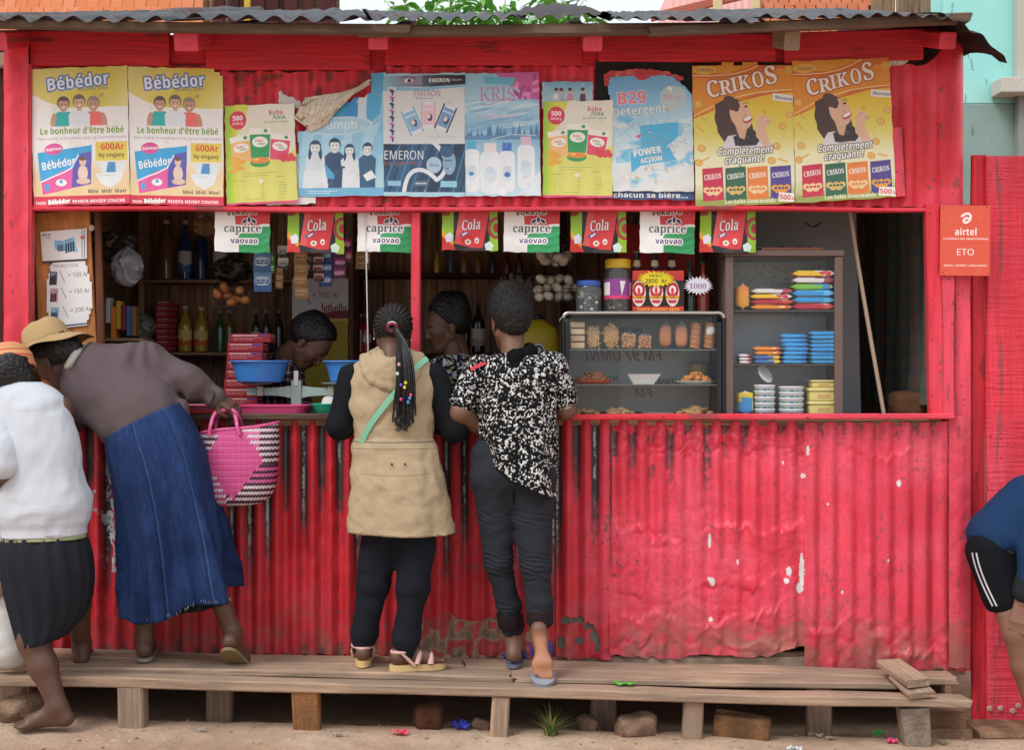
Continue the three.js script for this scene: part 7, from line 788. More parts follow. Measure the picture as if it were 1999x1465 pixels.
// ---------------------------------------------------------------- people
const J = P, ZA = V(0, 0, 1);
const headF = (() => {
  const nx = V(1, 0, 0), q = [];
  q.push([V(0, 0.03, -0.035), V(0, 0.036, 0.022), 0.078, 0.074, { n: nx, s: 0.93 }], [V(0, -0.01, 0.042), V(0, -0.062, 0.046), 0.055, 0.040, { n: nx, s: 0.98 }], [V(0, -0.06, -0.02), V(0, -0.14, -0.035), 0.05, 0.052], [V(0, -0.092, 0.062), V(0, -0.094, 0.064), 0.019, 0.019]);
  for (const s of [-1, 1]) q.push([V(s * 0.045, -0.045, 0.012), V(s * 0.014, -0.09, 0.056), 0.02, 0.017], [V(s * 0.037, -0.018, 0.066), V(s * 0.03, -0.034, 0.07), 0.019, 0.016]);
  q.push([V(-0.034, 0.029, 0.082), V(0.034, 0.029, 0.082), 0.0105, 0.0105, { k: 0.016 }]);
  const base = bones(q, 0.035), ears = bones([-1, 1].map(s => [V(s * 0.077, 0.008, -0.004), V(s * 0.077, -0.022, 0.002), 0.021, 0.013, { n: V(1, 0, 0), s: 0.42 }]), 0.006);
  const det = bones([[V(0, 0.014, 0.094), V(0, -0.026, 0.112), 0.007, 0.011], [V(-0.013, -0.032, 0.1), V(0.013, -0.032, 0.1), 0.0085, 0.0085], [V(-0.019, -0.056, 0.088), V(0.019, -0.056, 0.088), 0.008, 0.008], [V(-0.015, -0.0685, 0.087), V(0.015, -0.0685, 0.087), 0.0085, 0.0085]], 0.006);
  const sm = (a, b, k) => { const h = Math.max(k - Math.abs(a - b), 0); return Math.min(a, b) - h * h / (4 * k); };
  const f = (x, y, z) => { let d = sm(base(x, y, z), det(x, y, z), 0.012); for (const s of [-1, 1]) { const c = 0.012 - Math.hypot(x - s * 0.031, (y - 0.010) * 1.3, z - 0.098); if (c > d - 0.01) d = -sm(-d, -c, 0.01); d = Math.min(d, Math.hypot(x - s * 0.031, y - 0.008, z - 0.079) - 0.0125); d = Math.max(d, 0.006 - Math.hypot(x - s * 0.088, y + 0.005, (z - 0.006) * 0.7)); } d = sm(d, ears(x, y, z), 0.006); return d; };
  f.b = [-0.1, -0.19, -0.12, 0.1, 0.12, 0.125]; return f;
})();
const headBase = sdfGeo(headF, 0.0045, { raw: true, m: 0.01 });
function basis(c, f, up, s = 1) { const z = f.clone().normalize(), x = up.clone().cross(z).normalize(), y = z.clone().cross(x), m = new THREE.Matrix4().makeBasis(x, y, z); m.scale(V(s, s, s)); m.setPosition(c); return m; }
function headGeo(M4, skin) { const g = headBase.clone(); paint(g, (x, y, z) => { for (const s of [-1, 1]) { const d = Math.hypot(x - s * 0.031, y - 0.008, z - 0.079); if (d < 0.0137 && z > 0.082) return Math.hypot(x - s * 0.031, y - 0.008) < 0.0058 ? [0.01, 0.007, 0.005] : [0.55, 0.5, 0.45]; } if (Math.abs(y + 0.062) < 0.014 && z > 0.088 && Math.abs(x) < 0.022) return [skin[0] * 1.1, skin[1] * 0.72, skin[2] * 0.72]; return skin; }); g.applyMatrix4(M4); return boxUV(g); }
const plant = (A, f, h) => { const F = f.clone().normalize(), q = [-0.03, 0.06, 0.13].map(d => { const x = A.x + F.x * d, z = A.z + F.z * d; return stepY(999.5 + x * FPX / (CZ - z), z); }); A.y = Math.max(...q) + h; return A; };
const lim = (...a) => { const r = []; for (let i = 0; i + 1 < a.length; i++) r.push([a[i][0], a[i + 1][0], a[i][1], a[i + 1][1], a[i][2]]); return r; };
function foot(A, f, u) { f = f.clone().normalize(); u = u.clone().addScaledVector(f, -u.dot(f)).normalize(); const s = f.clone().cross(u), at = (a, b, c) => A.clone().addScaledVector(f, a).addScaledVector(u, b).addScaledVector(s, c), r = [[A, at(-0.035, -0.055, 0), 0.034, 0.031], [at(0, -0.02, 0), at(0.09, -0.058, 0.004), 0.034, 0.027], [at(-0.03, -0.06, 0), at(0.1, -0.068, 0.006), 0.028, 0.026], [at(0.105, -0.07, -0.022), at(0.11, -0.07, 0.024), 0.021, 0.023]]; [-0.036, -0.018, -0.002, 0.014, 0.032].forEach((o, i) => r.push([at(0.11, -0.073, o * 0.9), at([0.143, 0.155, 0.163, 0.168, 0.166][i], -0.079, o), 0.011, [0.0085, 0.009, 0.0095, 0.01, 0.0125][i], { k: 0.012 }])); return r; }
function hand(W, d, n, sg, curl = 0.5, thumb = 0.5) {
  d = d.clone().normalize(); n = n.clone().addScaledVector(d, -n.dot(d)).normalize(); const s = d.clone().cross(n).multiplyScalar(sg), at = (a, b, c) => W.clone().addScaledVector(d, a).addScaledVector(s, b).addScaledVector(n, c);
  const r = [[at(-0.02, 0, 0), at(0.02, 0, 0), 0.026, 0.028, { n, s: 0.7 }]]; [0.026, 0.009, -0.008, -0.025].forEach((o, i) => { r.push([at(0.015, o * 0.7, 0), at(0.085, o, 0), 0.016, 0.0115]); let p = at(0.086, o, 0), a = 0; const L = [0.04, 0.044, 0.041, 0.032][i]; [1, 0.62, 0.5].forEach((k, j) => { a += curl * (j ? 0.9 : 0.8); const e = p.clone().addScaledVector(d, Math.cos(a) * L * k).addScaledVector(n, Math.sin(a) * L * k); r.push([p, e, 0.0095 - j * 0.001, 0.009 - j * 0.001, { k: 0.005 }]); p = e; }); });
  const t0 = at(0.02, 0.022, 0.004), t1 = at(0.055, 0.046, 0.014 + 0.02 * thumb), t2 = at(0.088, 0.046 - 0.02 * thumb, 0.02 + 0.03 * thumb); r.push([t0, t1, 0.014, 0.011, { k: 0.012 }], [t1, t2, 0.011, 0.009, { k: 0.005 }]); return r;
}
const skinM = () => M(0xffffff, 0.52, { vertexColors: true, bumpMap: texSpeck, bumpScale: 0.0006 });
function bodyMesh(who, list, heads, hands, skin, colFn) {
  const cf = colFn || (() => skin), gs = [sdfGeo(bones(list, 0.025), 0.0095, { color: cf })]; for (const m of heads) gs.push(headGeo(m, skin)); for (const h of hands) gs.push(sdfGeo(bones(h, 0.008), 0.0038, { color: cf, m: 0.012 }));
  return wpart(who, 'body', merge(gs), skinM());
}
const soft = (f, amp, sx, sy, sz, s, o = 3) => { const g = (x, y, z) => { const d = f(x, y, z); return Math.abs(d) > 0.05 ? d : d + amp * fbm(x * sx + s, y * sy, z * sz + s, o); }; g.b = f.b; return g; };
const cutBelow = (f, fn) => { const g = (x, y, z) => Math.max(f(x, y, z), fn(x, y, z)); g.b = f.b; return g; };
function cubic(tab, y) { let i = 0; while (i < tab.length - 2 && y > tab[i + 1][0]) i++; const t = cl((y - tab[i][0]) / (tab[i + 1][0] - tab[i][0])), a = tab[Math.max(0, i - 1)], b = tab[i], c = tab[i + 1], d = tab[Math.min(tab.length - 1, i + 2)]; return b.map((_, k) => { const m0 = (c[k] - a[k]) / ((c[0] - a[0]) || 1) * (c[0] - b[0]), m1 = (d[k] - b[k]) / ((d[0] - b[0]) || 1) * (c[0] - b[0]); return (2 * t ** 3 - 3 * t * t + 1) * b[k] + (t ** 3 - 2 * t * t + t) * m0 + (-2 * t ** 3 + 3 * t * t) * c[k] + (t ** 3 - t * t) * m1; }); }
// sewn tube of cloth: rows of [photo y, centre x, half width in px, half depth m, z, slope]
function garment(tab, o = {}) {
  const n = o.n || 84, m = o.m || 112, y0 = tab[0][0], y1 = tab[tab.length - 1][0], rings = [];
  const ring = (t, ins) => { const y = mix(y0, y1, t), [, cx, hw, b, z, sl] = cubic(tab, y), r = []; for (let j = 0; j < m; j++) { const th = j / m * 2 * Math.PI, c = Math.cos(th), s = Math.sin(th), e = o.e || 0.92, d = (o.d ? o.d(th, t, y) : 0) - ins, ex = Math.sign(c) * Math.abs(c) ** e, ez = Math.sign(s) * Math.abs(s) ** e, py = y + (sl || 0) * hw * ex + (o.hem ? o.hem(th, c, s) * ss(o.h0 || 0.5, 1, t) : 0), zz = z + (b + d) * ez, p = P(cx, py, z); p.x += (D(hw, z) + d) * ex; p.z = zz; r.push(p); } return r; };
  for (let i = 0; i <= n; i++) rings.push(ring(i / n, 0)); for (const k of [0.004, 0.008]) rings.push(ring(1 - (k - 0.004) * 4, k)); rings.push(ring(0.97, 0.018)); if (o.deep) rings.push(ring(0.9, 0.03));
  return loft(rings, { crease: 2, flip: true, uvf: (u, v) => [v, 1 - u] });
}
const gz = (tab, px, py) => { const [, cx, hw, b, z] = cubic(tab, py), q = cl((px - cx) / hw, -0.98, 0.98); return z + b * Math.sqrt(1 - q * q); };
const onSurf = (f, px, py, off = 0.003) => { let z = 0.8; for (let i = 0; i < 160; i++) { const p = P(px, py, z), d = f(p.x, p.y, p.z); if (d < 0.0008) break; z -= Math.max(0.0015, d * 0.6); } return P(px, py, z + off); };
function band(pts, nrm, w, th) { const cv = new THREE.CatmullRomCurve3(pts), n = pts.length * 5, r = []; for (let i = 0; i <= n; i++) { const p = cv.getPointAt(i / n), t = cv.getTangentAt(i / n), nn = typeof nrm === 'function' ? nrm(i / n) : nrm, s = t.clone().cross(nn).normalize(), u = s.clone().cross(t).normalize(); r.push([[-1, -1], [1, -1], [1, 1], [-1, 1]].map(([a, b]) => p.clone().addScaledVector(s, a * w / 2).addScaledVector(u, b * th / 2))); } return loft(r, { crease: 0.6, flip: true }); }
function soleGeo(A, f, u, len = 0.25, th = 0.014, drop = 0.103, w = 1) { f = f.clone().normalize(); u = u.clone().addScaledVector(f, -u.dot(f)).normalize(); const s = f.clone().cross(u), sh2 = []; for (let i = 0; i < 28; i++) { const q = i / 28 * 2 * Math.PI, a = -Math.cos(q), x = -0.068 + (a + 1) / 2 * len, hw = (0.036 + 0.012 * ss(-0.2, 0.7, a)) * w * Math.sqrt(Math.max(0, 1 - a ** 4)); sh2.push([x, Math.sign(Math.sin(q)) * hw]); } const ring = d => sh2.map(([x, y]) => A.clone().addScaledVector(f, x).addScaledVector(s, y).addScaledVector(u, -d)); return loft([ring(drop), ring(drop - th * 0.2), ring(drop - th * 0.8), ring(drop - th)], { crease: 0.6 }); }
const cloth = (c, o = {}) => new THREE.MeshPhysicalMaterial({ color: c, roughness: 0.9, specularIntensity: 0.35, sheen: 0.2, sheenRoughness: 0.7, sheenColor: new THREE.Color(c).multiplyScalar(0.6), bumpMap: texSpeck, bumpScale: 0.0012, ...o });
const hairM = M(0x100d0c, 0.55), texHair = null;
const frizz = (f, a, s) => { const g = (x, y, z) => { const d = f(x, y, z); return Math.abs(d) > 0.04 ? d : d + a * (N(x * s, y * s, z * s) + 0.6 * N(x * s * 2.3, y * s * 2.3, z * s * 2.3)); }; g.b = f.b; return g; };

// --- woman in the beige vest
{
  const skin = [0.125, 0.058, 0.034], w = thing('person', 'woman in a beige hooded vest with a long braided ponytail, leaning on the counter', 'person', P(770, 1310, 0.25));
  const H = basis(J(767, 648, 0.17), V(-0.08, -0.16, -1), V(0.02, 1, -0.1), 1.0), sl = J(690, 738, 0.2), sr = J(846, 738, 0.2), el = J(664, 832, 0.22), er = J(886, 838, 0.22), wl = J(730, 806, 0.03), wr = J(820, 806, 0.03);
  const hl = J(752, 985, 0.25), hr = J(818, 985, 0.25), kl = J(729, 1140, 0.25), kr = J(806, 1148, 0.28), al = J(709, 1262, 0.21), ar = J(791, 1272, 0.275), fl = V(-0.1, 0, -1), fr = V(0.95, -0.02, -0.35); plant(al, fl, 0.118); plant(ar, fr, 0.118);
  bodyMesh(w, [...lim([hl, 0.075], [kl, 0.052], [al, 0.036]), ...lim([hr, 0.075], [kr, 0.052], [ar, 0.036]), ...foot(al, fl, V(0, 1, 0)), ...foot(ar, fr, V(0, 1, 0)), [hl, hr, 0.09, 0.09], [J(785, 960, 0.25), J(768, 770, 0.2), 0.085, 0.085], [sl, sr, 0.05, 0.05], ...lim([sl, 0.045], [el, 0.04], [wl, 0.03]), ...lim([sr, 0.045], [er, 0.04], [wr, 0.03]), [J(768, 720, 0.2), J(767, 672, 0.18), 0.05, 0.048]], [H], [hand(wl, V(0.3, 0, -1), V(0, -1, 0), 1, 0.25), hand(wr, V(-0.3, 0, -1), V(0, -1, 0), -1, 0.25)], skin);
  // black jersey sleeves and trousers
  const black = cloth(0x15171b), slF = soft(bones([...lim([sl, 0.066], [el, 0.057], [wl, 0.04]), ...lim([sr, 0.066], [er, 0.057], [wr, 0.04])], 0.03), 0.009, 16, 9, 16, 3); wpart(w, 'black_sweater', sdfGeo(slF, 0.007), black);
  const trF = soft(bones([...lim([hl, 0.098], [kl, 0.067], [J(711, 1235, 0.225), 0.052], [J(709, 1262, 0.215), 0.05]), ...lim([hr, 0.098], [kr, 0.068], [J(793, 1245, 0.275), 0.052], [J(791, 1270, 0.275), 0.05]), [hl, hr, 0.115, 0.115]], 0.03), 0.012, 14, 16, 14, 7); wpart(w, 'trousers', sdfGeo(trF, 0.0075), cloth(0x1b1e25));
  // vest
  const tab = [[688, 768, 30, 0.055, 0.2, 0], [700, 768, 56, 0.075, 0.2, 0], [712, 767, 76, 0.085, 0.205, 0], [735, 766, 86, 0.10, 0.21, 0], [780, 766, 87, 0.115, 0.215, 0], [830, 768, 79, 0.113, 0.225, 0], [854, 769, 76, 0.108, 0.23, 0], [872, 770, 80, 0.115, 0.235, 0], [950, 776, 91, 0.145, 0.25, 0], [1037, 781, 101, 0.165, 0.255, 0]];
  const texVest = dtex(768, 768, (u, v) => { const y = 1037 - v * 349, th = u * 2 * Math.PI, px = 772 + 85 * Math.cos(th), back = Math.sin(th) > 0; let c = [172, 152, 122]; const n = 0.35 * fbm(u * 30, v * 24, 3, 4), f = N(u * 700, v * 500); c = c.map(x => x * (1 + n * 0.11 + f * 0.05)); const seam = (d, w2) => { if (Math.abs(d) < w2) c = c.map(x => x * 0.72); }; if (back) { seam(y - 854, 1.3); seam(y - 866, 0.8); if (px > 712 && px < 836) if (Math.abs(y - (914 - ((px - 772) / 60) ** 2 * 2.5)) < 0.9) c = c.map(x => x * 0.84); } seam(y - 1026, 0.8); seam(u - 0.02, 0.002); seam(u - 0.48, 0.002); return c; }, false);
  const vest = wpart(w, 'beige_vest', garment(tab, { d: (th, t, y) => 0.012 * fbm(Math.cos(th) * 4, y / 28, Math.sin(th) * 4, 4) * ss(690, 730, y) + 0.006 * (1 - 2 * Math.abs(fbm(th * 2.2 + y / 70, y / 26 - th, 7, 3))) * ss(880, 930, y) + 0.010 * Math.sin(th * 5 + 1) * ss(870, 1037, y) + 0.005 * fbm(th * 9, y / 10, 4, 2) * Math.exp(-(((y - 856) / 16) ** 2)) * 2 - 0.005 * Math.exp(-(((y - 855) / 4) ** 2)) + 0.007 * Math.exp(-(((y - 874 - 8 * Math.sin(th * 3)) / 14) ** 2)) + 0.008 * Math.sin((y + 26 * Math.cos(th * 1.5)) / 11) * ss(735, 760, y) * ss(850, 800, y) * ss(0.2, 0.5, N(th * 2, 3) * 0.5 + 0.5), hem: (th, c, s) => 3 * c + 3 * s, h0: 0.8, deep: 1 }), cloth(0xffffff, { map: texVest, sheen: 0.1 }));
  for (const px of [765, 791]) { const p = P(px, 907, gz(tab, px, 907) + 0.008); wpart(w, 'snap', new THREE.SphereGeometry(0.005, 10, 8).scale(1, 1, 0.5).translate(p.x, p.y, p.z), M(0x2c2a28, 0.3, { metalness: 0.7 })); }
  const arcs = []; for (let k = 0; k < 4; k++) { let pr = null; for (let i = 0; i <= 10; i++) { const a = i / 10 * Math.PI, x = 765 - Math.cos(a) * (56 - k * 11), y = 697 - k * 2 + Math.sin(a) * (22 + (3 - k) * 11), z = gz(tab, x, Math.max(700, y)) - 0.012 + 0.014 * Math.sin(a) + k * 0.006, p = P(x, y, z), r = 0.017 + 0.012 * Math.sin(a); if (pr) arcs.push([pr[0], p, pr[1], r]); pr = [p, r]; } } arcs.push([P(722, 702, 0.22), P(742, 690, 0.16), 0.03, 0.03], [P(810, 702, 0.22), P(792, 690, 0.16), 0.03, 0.03]);
  wpart(w, 'hood', sdfGeo(soft(bones(arcs, 0.012), 0.009, 20, 26, 20, 5), 0.0055), cloth(0xac987a, { sheen: 0.1 }));
  wpart(w, 'white_collar', tube([P(738, 690, 0.19), P(765, 686, 0.235), P(792, 690, 0.19)], 0.013, 8, 14), cloth(0xc8c8c6));
  // strap, cornrows, ponytail of braids
  const sp = [[834, 700], [812, 718], [790, 744], [765, 775], [740, 806], [718, 838], [705, 866]].map(([x, y], i) => P(x, y, gz(tab, x, y) + (i < 2 ? 0.028 : i < 4 ? 0.022 : 0.014))); wpart(w, 'mint_strap', band(sp, ZA, 0.024, 0.004), M(0x7fc2a0, 0.6));
  const rowF = (x, y, z) => { const e = Math.sqrt((x / 0.086) ** 2 + ((y - 0.03) / 0.091) ** 2 + ((z + 0.012) / 0.105) ** 2), d = (e - 1) * 0.085, a = Math.atan2(y - 0.005, x), q = Math.hypot(x, y - 0.005); return Math.max(d + 0.0022 * Math.cos(a * 28) * ss(0.0, 0.03, q) + 0.0018 * Math.sin(q * 420), z - 0.062 - 0.3 * (y - 0.02), -(y + 0.062) - 0.35 * (z + 0.05)); }; rowF.b = [-0.09, -0.07, -0.12, 0.09, 0.125, 0.1];
  const hg = sdfGeo(rowF, 0.003, { m: 0.012 }); hg.applyMatrix4(H); const hair = wpart(w, 'braided_hair', hg, hairM);
  const r = rng(9), tie = V(0, 0.005, -0.112).applyMatrix4(H), br = []; for (let i = 0; i < 46; i++) { const q = r(), sx = (r() - 0.5), end = 745 + 90 * Math.sqrt(r()), xx = 789 + sx * 44, pts = [tie.clone().add(V((r() - 0.5) * 0.02, (r() - 0.5) * 0.015, -0.01 * r())), P(783 + sx * 14, 664, 0.305 + 0.02 * r()), P(788 + sx * 30, 700, 0.345 + 0.02 * q), P(791 + sx * 36, 745, 0.355 + 0.024 * q), P(xx + (r() - 0.5) * 10, end, 0.348 + 0.024 * q)]; br.push(tube(pts, 0.0052, 5, 56, t => 0.7 + 0.36 * Math.abs(Math.sin(t * 44 + i)) - 0.35 * ss(0.92, 1, t))); }
  for (let i = 0; i < 16; i++) { const x = 772 + r() * 26, a = r() * 6; const p0 = P(x, 800 + r() * 18, 0.352 + r() * 0.012), pts = [p0]; for (let k = 1; k < 5; k++) pts.push(p0.clone().add(V(0.012 * Math.sin(a + k * 1.6), -0.014 * k, 0.006 * Math.cos(a + k * 1.4)))); br.push(tube(pts, 0.0034, 5, 16)); }
  wpart(w, 'ponytail', merge(br), hairM); wpart(w, 'hair_tie', new THREE.TorusGeometry(0.019, 0.007, 8, 18).rotateX(0.5).translate(tie.x, tie.y - 0.008, tie.z + 0.006), M(0x8a2c48, 0.6)); wpart(w, 'hair_tie', new THREE.TorusGeometry(0.019, 0.003, 6, 18).rotateX(0.5).translate(tie.x, tie.y - 0.001, tie.z + 0.008), M(0xd8d0d0, 0.6));
  [[779, 712, 0xe0a0b8], [783, 752, 0x6a4cc0], [790, 757, 0xe0c83c], [792, 748, 0xe0c83c], [802, 772, 0xd84a6a], [797, 786, 0x4a90d0], [800, 778, 0x4a90d0], [783, 780, 0xc04a80], [776, 730, 0xd8d8e0]].forEach(([x, y, c]) => { const p = P(x, y, 0.388); wpart(w, 'bead', lathe([[0.002, -0.007], [0.0062, -0.005], [0.0062, 0.005], [0.002, 0.007]], 8).translate(p.x, p.y, p.z), M(c, 0.35)); });
  for (const sg of [-1, 1]) { const p = V(sg * 0.08, -0.034, 0).applyMatrix4(H); wpart(w, 'earring', new THREE.SphereGeometry(0.0045, 8, 6).translate(p.x, p.y, p.z), M(0xd8d4cc, 0.25, { metalness: 0.5 })); }
  // pink sandals
  [[al, fl], [ar, fr]].forEach(([A, f], i) => { const u = V(0, 1, 0), sn = f.clone().normalize().cross(u), at = (a, b, c) => A.clone().addScaledVector(f.clone().normalize(), a).addScaledVector(u, b).addScaledVector(sn, c), s = wpart(w, 'sandal', soleGeo(A, f, u, 0.25, 0.026, 0.115), M(0xcfae78, 0.8)); const pk = M(0xcfa49c, 0.55); wpart(s, 'ankle_strap', tube([at(0.03, -0.02, 0.036), at(-0.02, -0.03, 0.042), at(-0.058, -0.035, 0), at(-0.02, -0.03, -0.042), at(0.03, -0.02, -0.036)], 0.0085, 8, 24), pk); wpart(s, 'upper_strap', tube([at(0.04, -0.085, 0.042), at(0.055, -0.045, 0.03), at(0.06, -0.032, 0), at(0.055, -0.045, -0.03), at(0.04, -0.085, -0.042)], 0.012, 8, 20), pk); wpart(s, 'upper_strap', tube([at(0.10, -0.088, 0.046), at(0.105, -0.055, 0.03), at(0.105, -0.046, 0), at(0.105, -0.055, -0.03), at(0.1, -0.088, -0.046)], 0.014, 8, 20), pk); for (const q of [-1, 1]) wpart(s, 'side_strap', tube([at(-0.025, -0.034, q * 0.041), at(0.0, -0.06, q * 0.042), at(0.03, -0.09, q * 0.042)], 0.008, 6, 8), pk); if (i) wpart(s, 'bow', rock(0.02, 0.016, 0.01, 3, 2, 0.4).translate(at(0.02, -0.012, -0.046).x, at(0.02, -0.012, -0.046).y, at(0.02, -0.012, -0.046).z + 0.02), pk); });
}
// --- woman in the speckled blouse
{
  const skin = [0.17, 0.08, 0.048], w = thing('person', 'woman in a black and white speckled blouse and black jeans, one heel raised', 'person', P(1010, 1305, 0.2));
  const H = basis(J(996, 632, 0.15), V(-0.34, -0.1, -1), V(0.0, 1, -0.05), 1.0), sl = J(932, 722, 0.2), sr = J(1082, 716, 0.19), el = J(898, 806, 0.25), er = J(1104, 800, 0.15), wl = J(962, 856, 0.13), wr = J(1052, 812, 0.02);
  const hl = J(968, 955, 0.22), hr = J(1038, 955, 0.22), kl = J(972, 1092, 0.22), kr = J(1046, 1104, 0.27), al = J(1004, 1262, 0.155), ar = J(1053, 1252, 0.275), fl = V(0.05, 0, -1), fr = V(0.09, -1, 0.12), ur = V(0, 0.05, -1); plant(al, fl, 0.114); ar.y = stepY(1053, 0.36) + 0.185;
  const sole = (x, y, z, nx, ny, nz) => { const d = V(x, y, z).sub(ar); return mix3(skin, [0.44, 0.20, 0.105], ss(0.0, 0.6, nz) * ss(0.02, 0.05, z - ar.z) * ss(0.05, 0.0, d.y)); };
  bodyMesh(w, [...lim([hl, 0.08], [kl, 0.052], [al, 0.034]), ...lim([hr, 0.08], [kr, 0.052], [ar, 0.034]), ...foot(al, fl, V(0, 1, 0)), ...foot(ar, fr, ur), [hl, hr, 0.075, 0.075], [J(1003, 940, 0.21), J(1005, 760, 0.2), 0.075, 0.085], [sl, sr, 0.05, 0.05], ...lim([sl, 0.05], [el, 0.044], [wl, 0.03]), ...lim([sr, 0.05], [er, 0.043], [wr, 0.03]), [J(1003, 720, 0.19), J(998, 660, 0.165), 0.05, 0.05]], [H], [hand(wl, V(0.8, 0.35, -0.7), V(0, 0, 1), 1, 0.5), hand(wr, V(-0.8, -0.05, -0.6), V(0, -1, 0), -1, 0.3)], skin, sole);
  const texSp = mir(dtex(640, 640, (u, v) => { const a = fbm(u * 104, v * 104, 3, 2), b = fbm(u * 30 + 9, v * 30, 7, 2), k = a + 0.35 * b; return k > 0.21 ? [206, 204, 200] : k > 0.14 ? [110, 108, 106] : [16, 16, 17]; }), 1.55, 1.55), mSp = cloth(0xffffff, { map: texSp, sheen: 0 }); texSp.offset.set(0.37, 0.21);
  const tab = [[690, 1004, 34, 0.06, 0.19, 0], [700, 1006, 60, 0.08, 0.19, 0], [713, 1007, 76, 0.09, 0.195, 0], [740, 1008, 82, 0.108, 0.2, 0], [800, 1008, 77, 0.118, 0.205, 0], [860, 1011, 75, 0.135, 0.22, 0], [905, 1017, 69, 0.15, 0.23, 0], [935, 1022, 65, 0.158, 0.235, 0]];
  const tg = garment(tab, { d: (th, t, y) => 0.02 * fbm(Math.cos(th) * 3.4, y / 45 + 0.6 * Math.cos(th), Math.sin(th) * 3, 3) * ss(695, 740, y) + 0.009 * Math.sin(th * 6 + y / 60) * ss(740, 900, y), hem: (th, c, s) => 34 * c + 8 * s, h0: 0.45, deep: 1 });
  const slv = sdfGeo(soft(bones([...lim([J(938, 722, 0.197), 0.072], [J(906, 786, 0.24), 0.062]), ...lim([J(1076, 717, 0.19), 0.074], [J(1099, 776, 0.17), 0.062])], 0.03), 0.010, 15, 12, 15, 2), 0.0065);
  wpart(w, 'speckled_blouse', merge([boxUV(tg), slv]), mSp); wpart(w, 'black_scarf', sdfGeo(soft(bones([[J(984, 703, 0.2), J(1006, 696, 0.255), 0.022, 0.032], [J(1006, 696, 0.255), J(1036, 684, 0.2), 0.032, 0.028], [J(1036, 684, 0.2), J(1030, 678, 0.13), 0.026, 0.022], [J(1005, 704, 0.25), J(1012, 722, 0.28), 0.03, 0.014]], 0.02), 0.012, 24, 24, 24, 4), 0.005), cloth(0x0d0e10)); wpart(w, 'red_strap', band([P(919, 722, 0.275), P(934, 714, 0.275), P(948, 709, 0.265)], ZA, 0.014, 0.006), M(0xd83a48, 0.6));
  const jF = soft(bones([...lim([hl, 0.098], [kl, 0.061], [J(993, 1185, 0.18), 0.050], [J(1000, 1224, 0.165), 0.048]), ...lim([hr, 0.1], [kr, 0.064], [J(1052, 1180, 0.275), 0.054], [J(1054, 1212, 0.28), 0.053]), [J(966, 930, 0.24), J(1038, 930, 0.24), 0.105, 0.105], [J(962, 890, 0.22), J(1040, 890, 0.22), 0.095, 0.095], [J(1003, 962, 0.21), J(1003, 930, 0.22), 0.088, 0.09]], 0.025), 0.009, 11, 24, 11, 9); const jG = (x, y, z) => { const d = jF(x, y, z); if (Math.abs(d) > 0.04) return d; const py = 732.5 + (CY - y) * 450, k = ss(1060, 1085, py) * ss(1140, 1115, py) + 0.7 * ss(985, 995, py) * ss(1030, 1012, py) + 0.8 * ss(1165, 1180, py); return d - 0.0035 * k * Math.sin(y * 310 + x * 60 + 3 * N(x * 30, y * 30)); }; jG.b = jF.b; wpart(w, 'black_jeans', sdfGeo(jG, 0.0055), cloth(0x2a2d33, { sheen: 0.1 }));
  for (const [a, b] of [[J(995, 1198, 0.175), J(999, 1228, 0.165)], [J(1053, 1192, 0.278), J(1054, 1220, 0.28)]]) { const ax = b.clone().sub(a), rr = []; [[0, 0.046], [0.03, 0.059], [0.9, 0.058], [1, 0.053], [0.8, 0.046]].forEach(([t, q]) => rr.push([...Array(24)].map((_, j) => { const th = j / 24 * 6.2832; return a.clone().addScaledVector(ax, t).add(V(Math.cos(th) * q, 0, Math.sin(th) * q)); }))); wpart(w, 'turned_cuff', loft(rr, { crease: 0.7, flip: true, caps: false }), cloth(0x2a2022)); }
  const seam = pts => wpart(w, 'jeans_seam', band(pts.map(([x, y]) => onSurf(jF, x, y, 0.001)), ZA, 0.005, 0.003), cloth(0x0c0d10)); seam([[1003, 985], [1003, 960], [1004, 930]]); 
  const hf = frizz(bones([[V(0, 0.035, -0.03), V(0, 0.06, 0.0), 0.088, 0.088], [V(0, 0.07, -0.02), V(0.005, 0.118, 0.005), 0.08, 0.07], [V(0, -0.015, -0.06), V(0, 0.03, -0.05), 0.05, 0.065]], 0.03), 0.0045, 150); const hg = sdfGeo(cutBelow(hf, (x, y, z) => Math.max(0.85 * (z - 0.02 - 0.6 * (y - 0.03)), -(y + 0.062))), 0.0042, { m: 0.015 }); hg.applyMatrix4(H); wpart(w, 'short_hair', hg, M(0x0e0b0a, 0.8)); const r = rng(77), hs = []; for (let i = 0; i < 420; i++) { const a = r() * 6.28, b = Math.acos(1 - 1.25 * r()), d = V(Math.sin(b) * Math.cos(a), Math.cos(b), Math.sin(b) * Math.sin(a)), p = V(d.x * 0.078, 0.06 + d.y * 0.125, -0.015 + d.z * 0.085); hs.push(tube([p, p.clone().addScaledVector(d, 0.012).add(V(0, 0.006, 0)), p.clone().addScaledVector(d, 0.018 + 0.012 * r()).add(V((r() - 0.5) * 0.012, 0.01, (r() - 0.5) * 0.012))], 0.0008, 3, 4)); } const sg = merge(hs); sg.applyMatrix4(H); wpart(w, 'loose_hair', sg, M(0x1a1411, 0.6)).userData.kind = 'stuff';
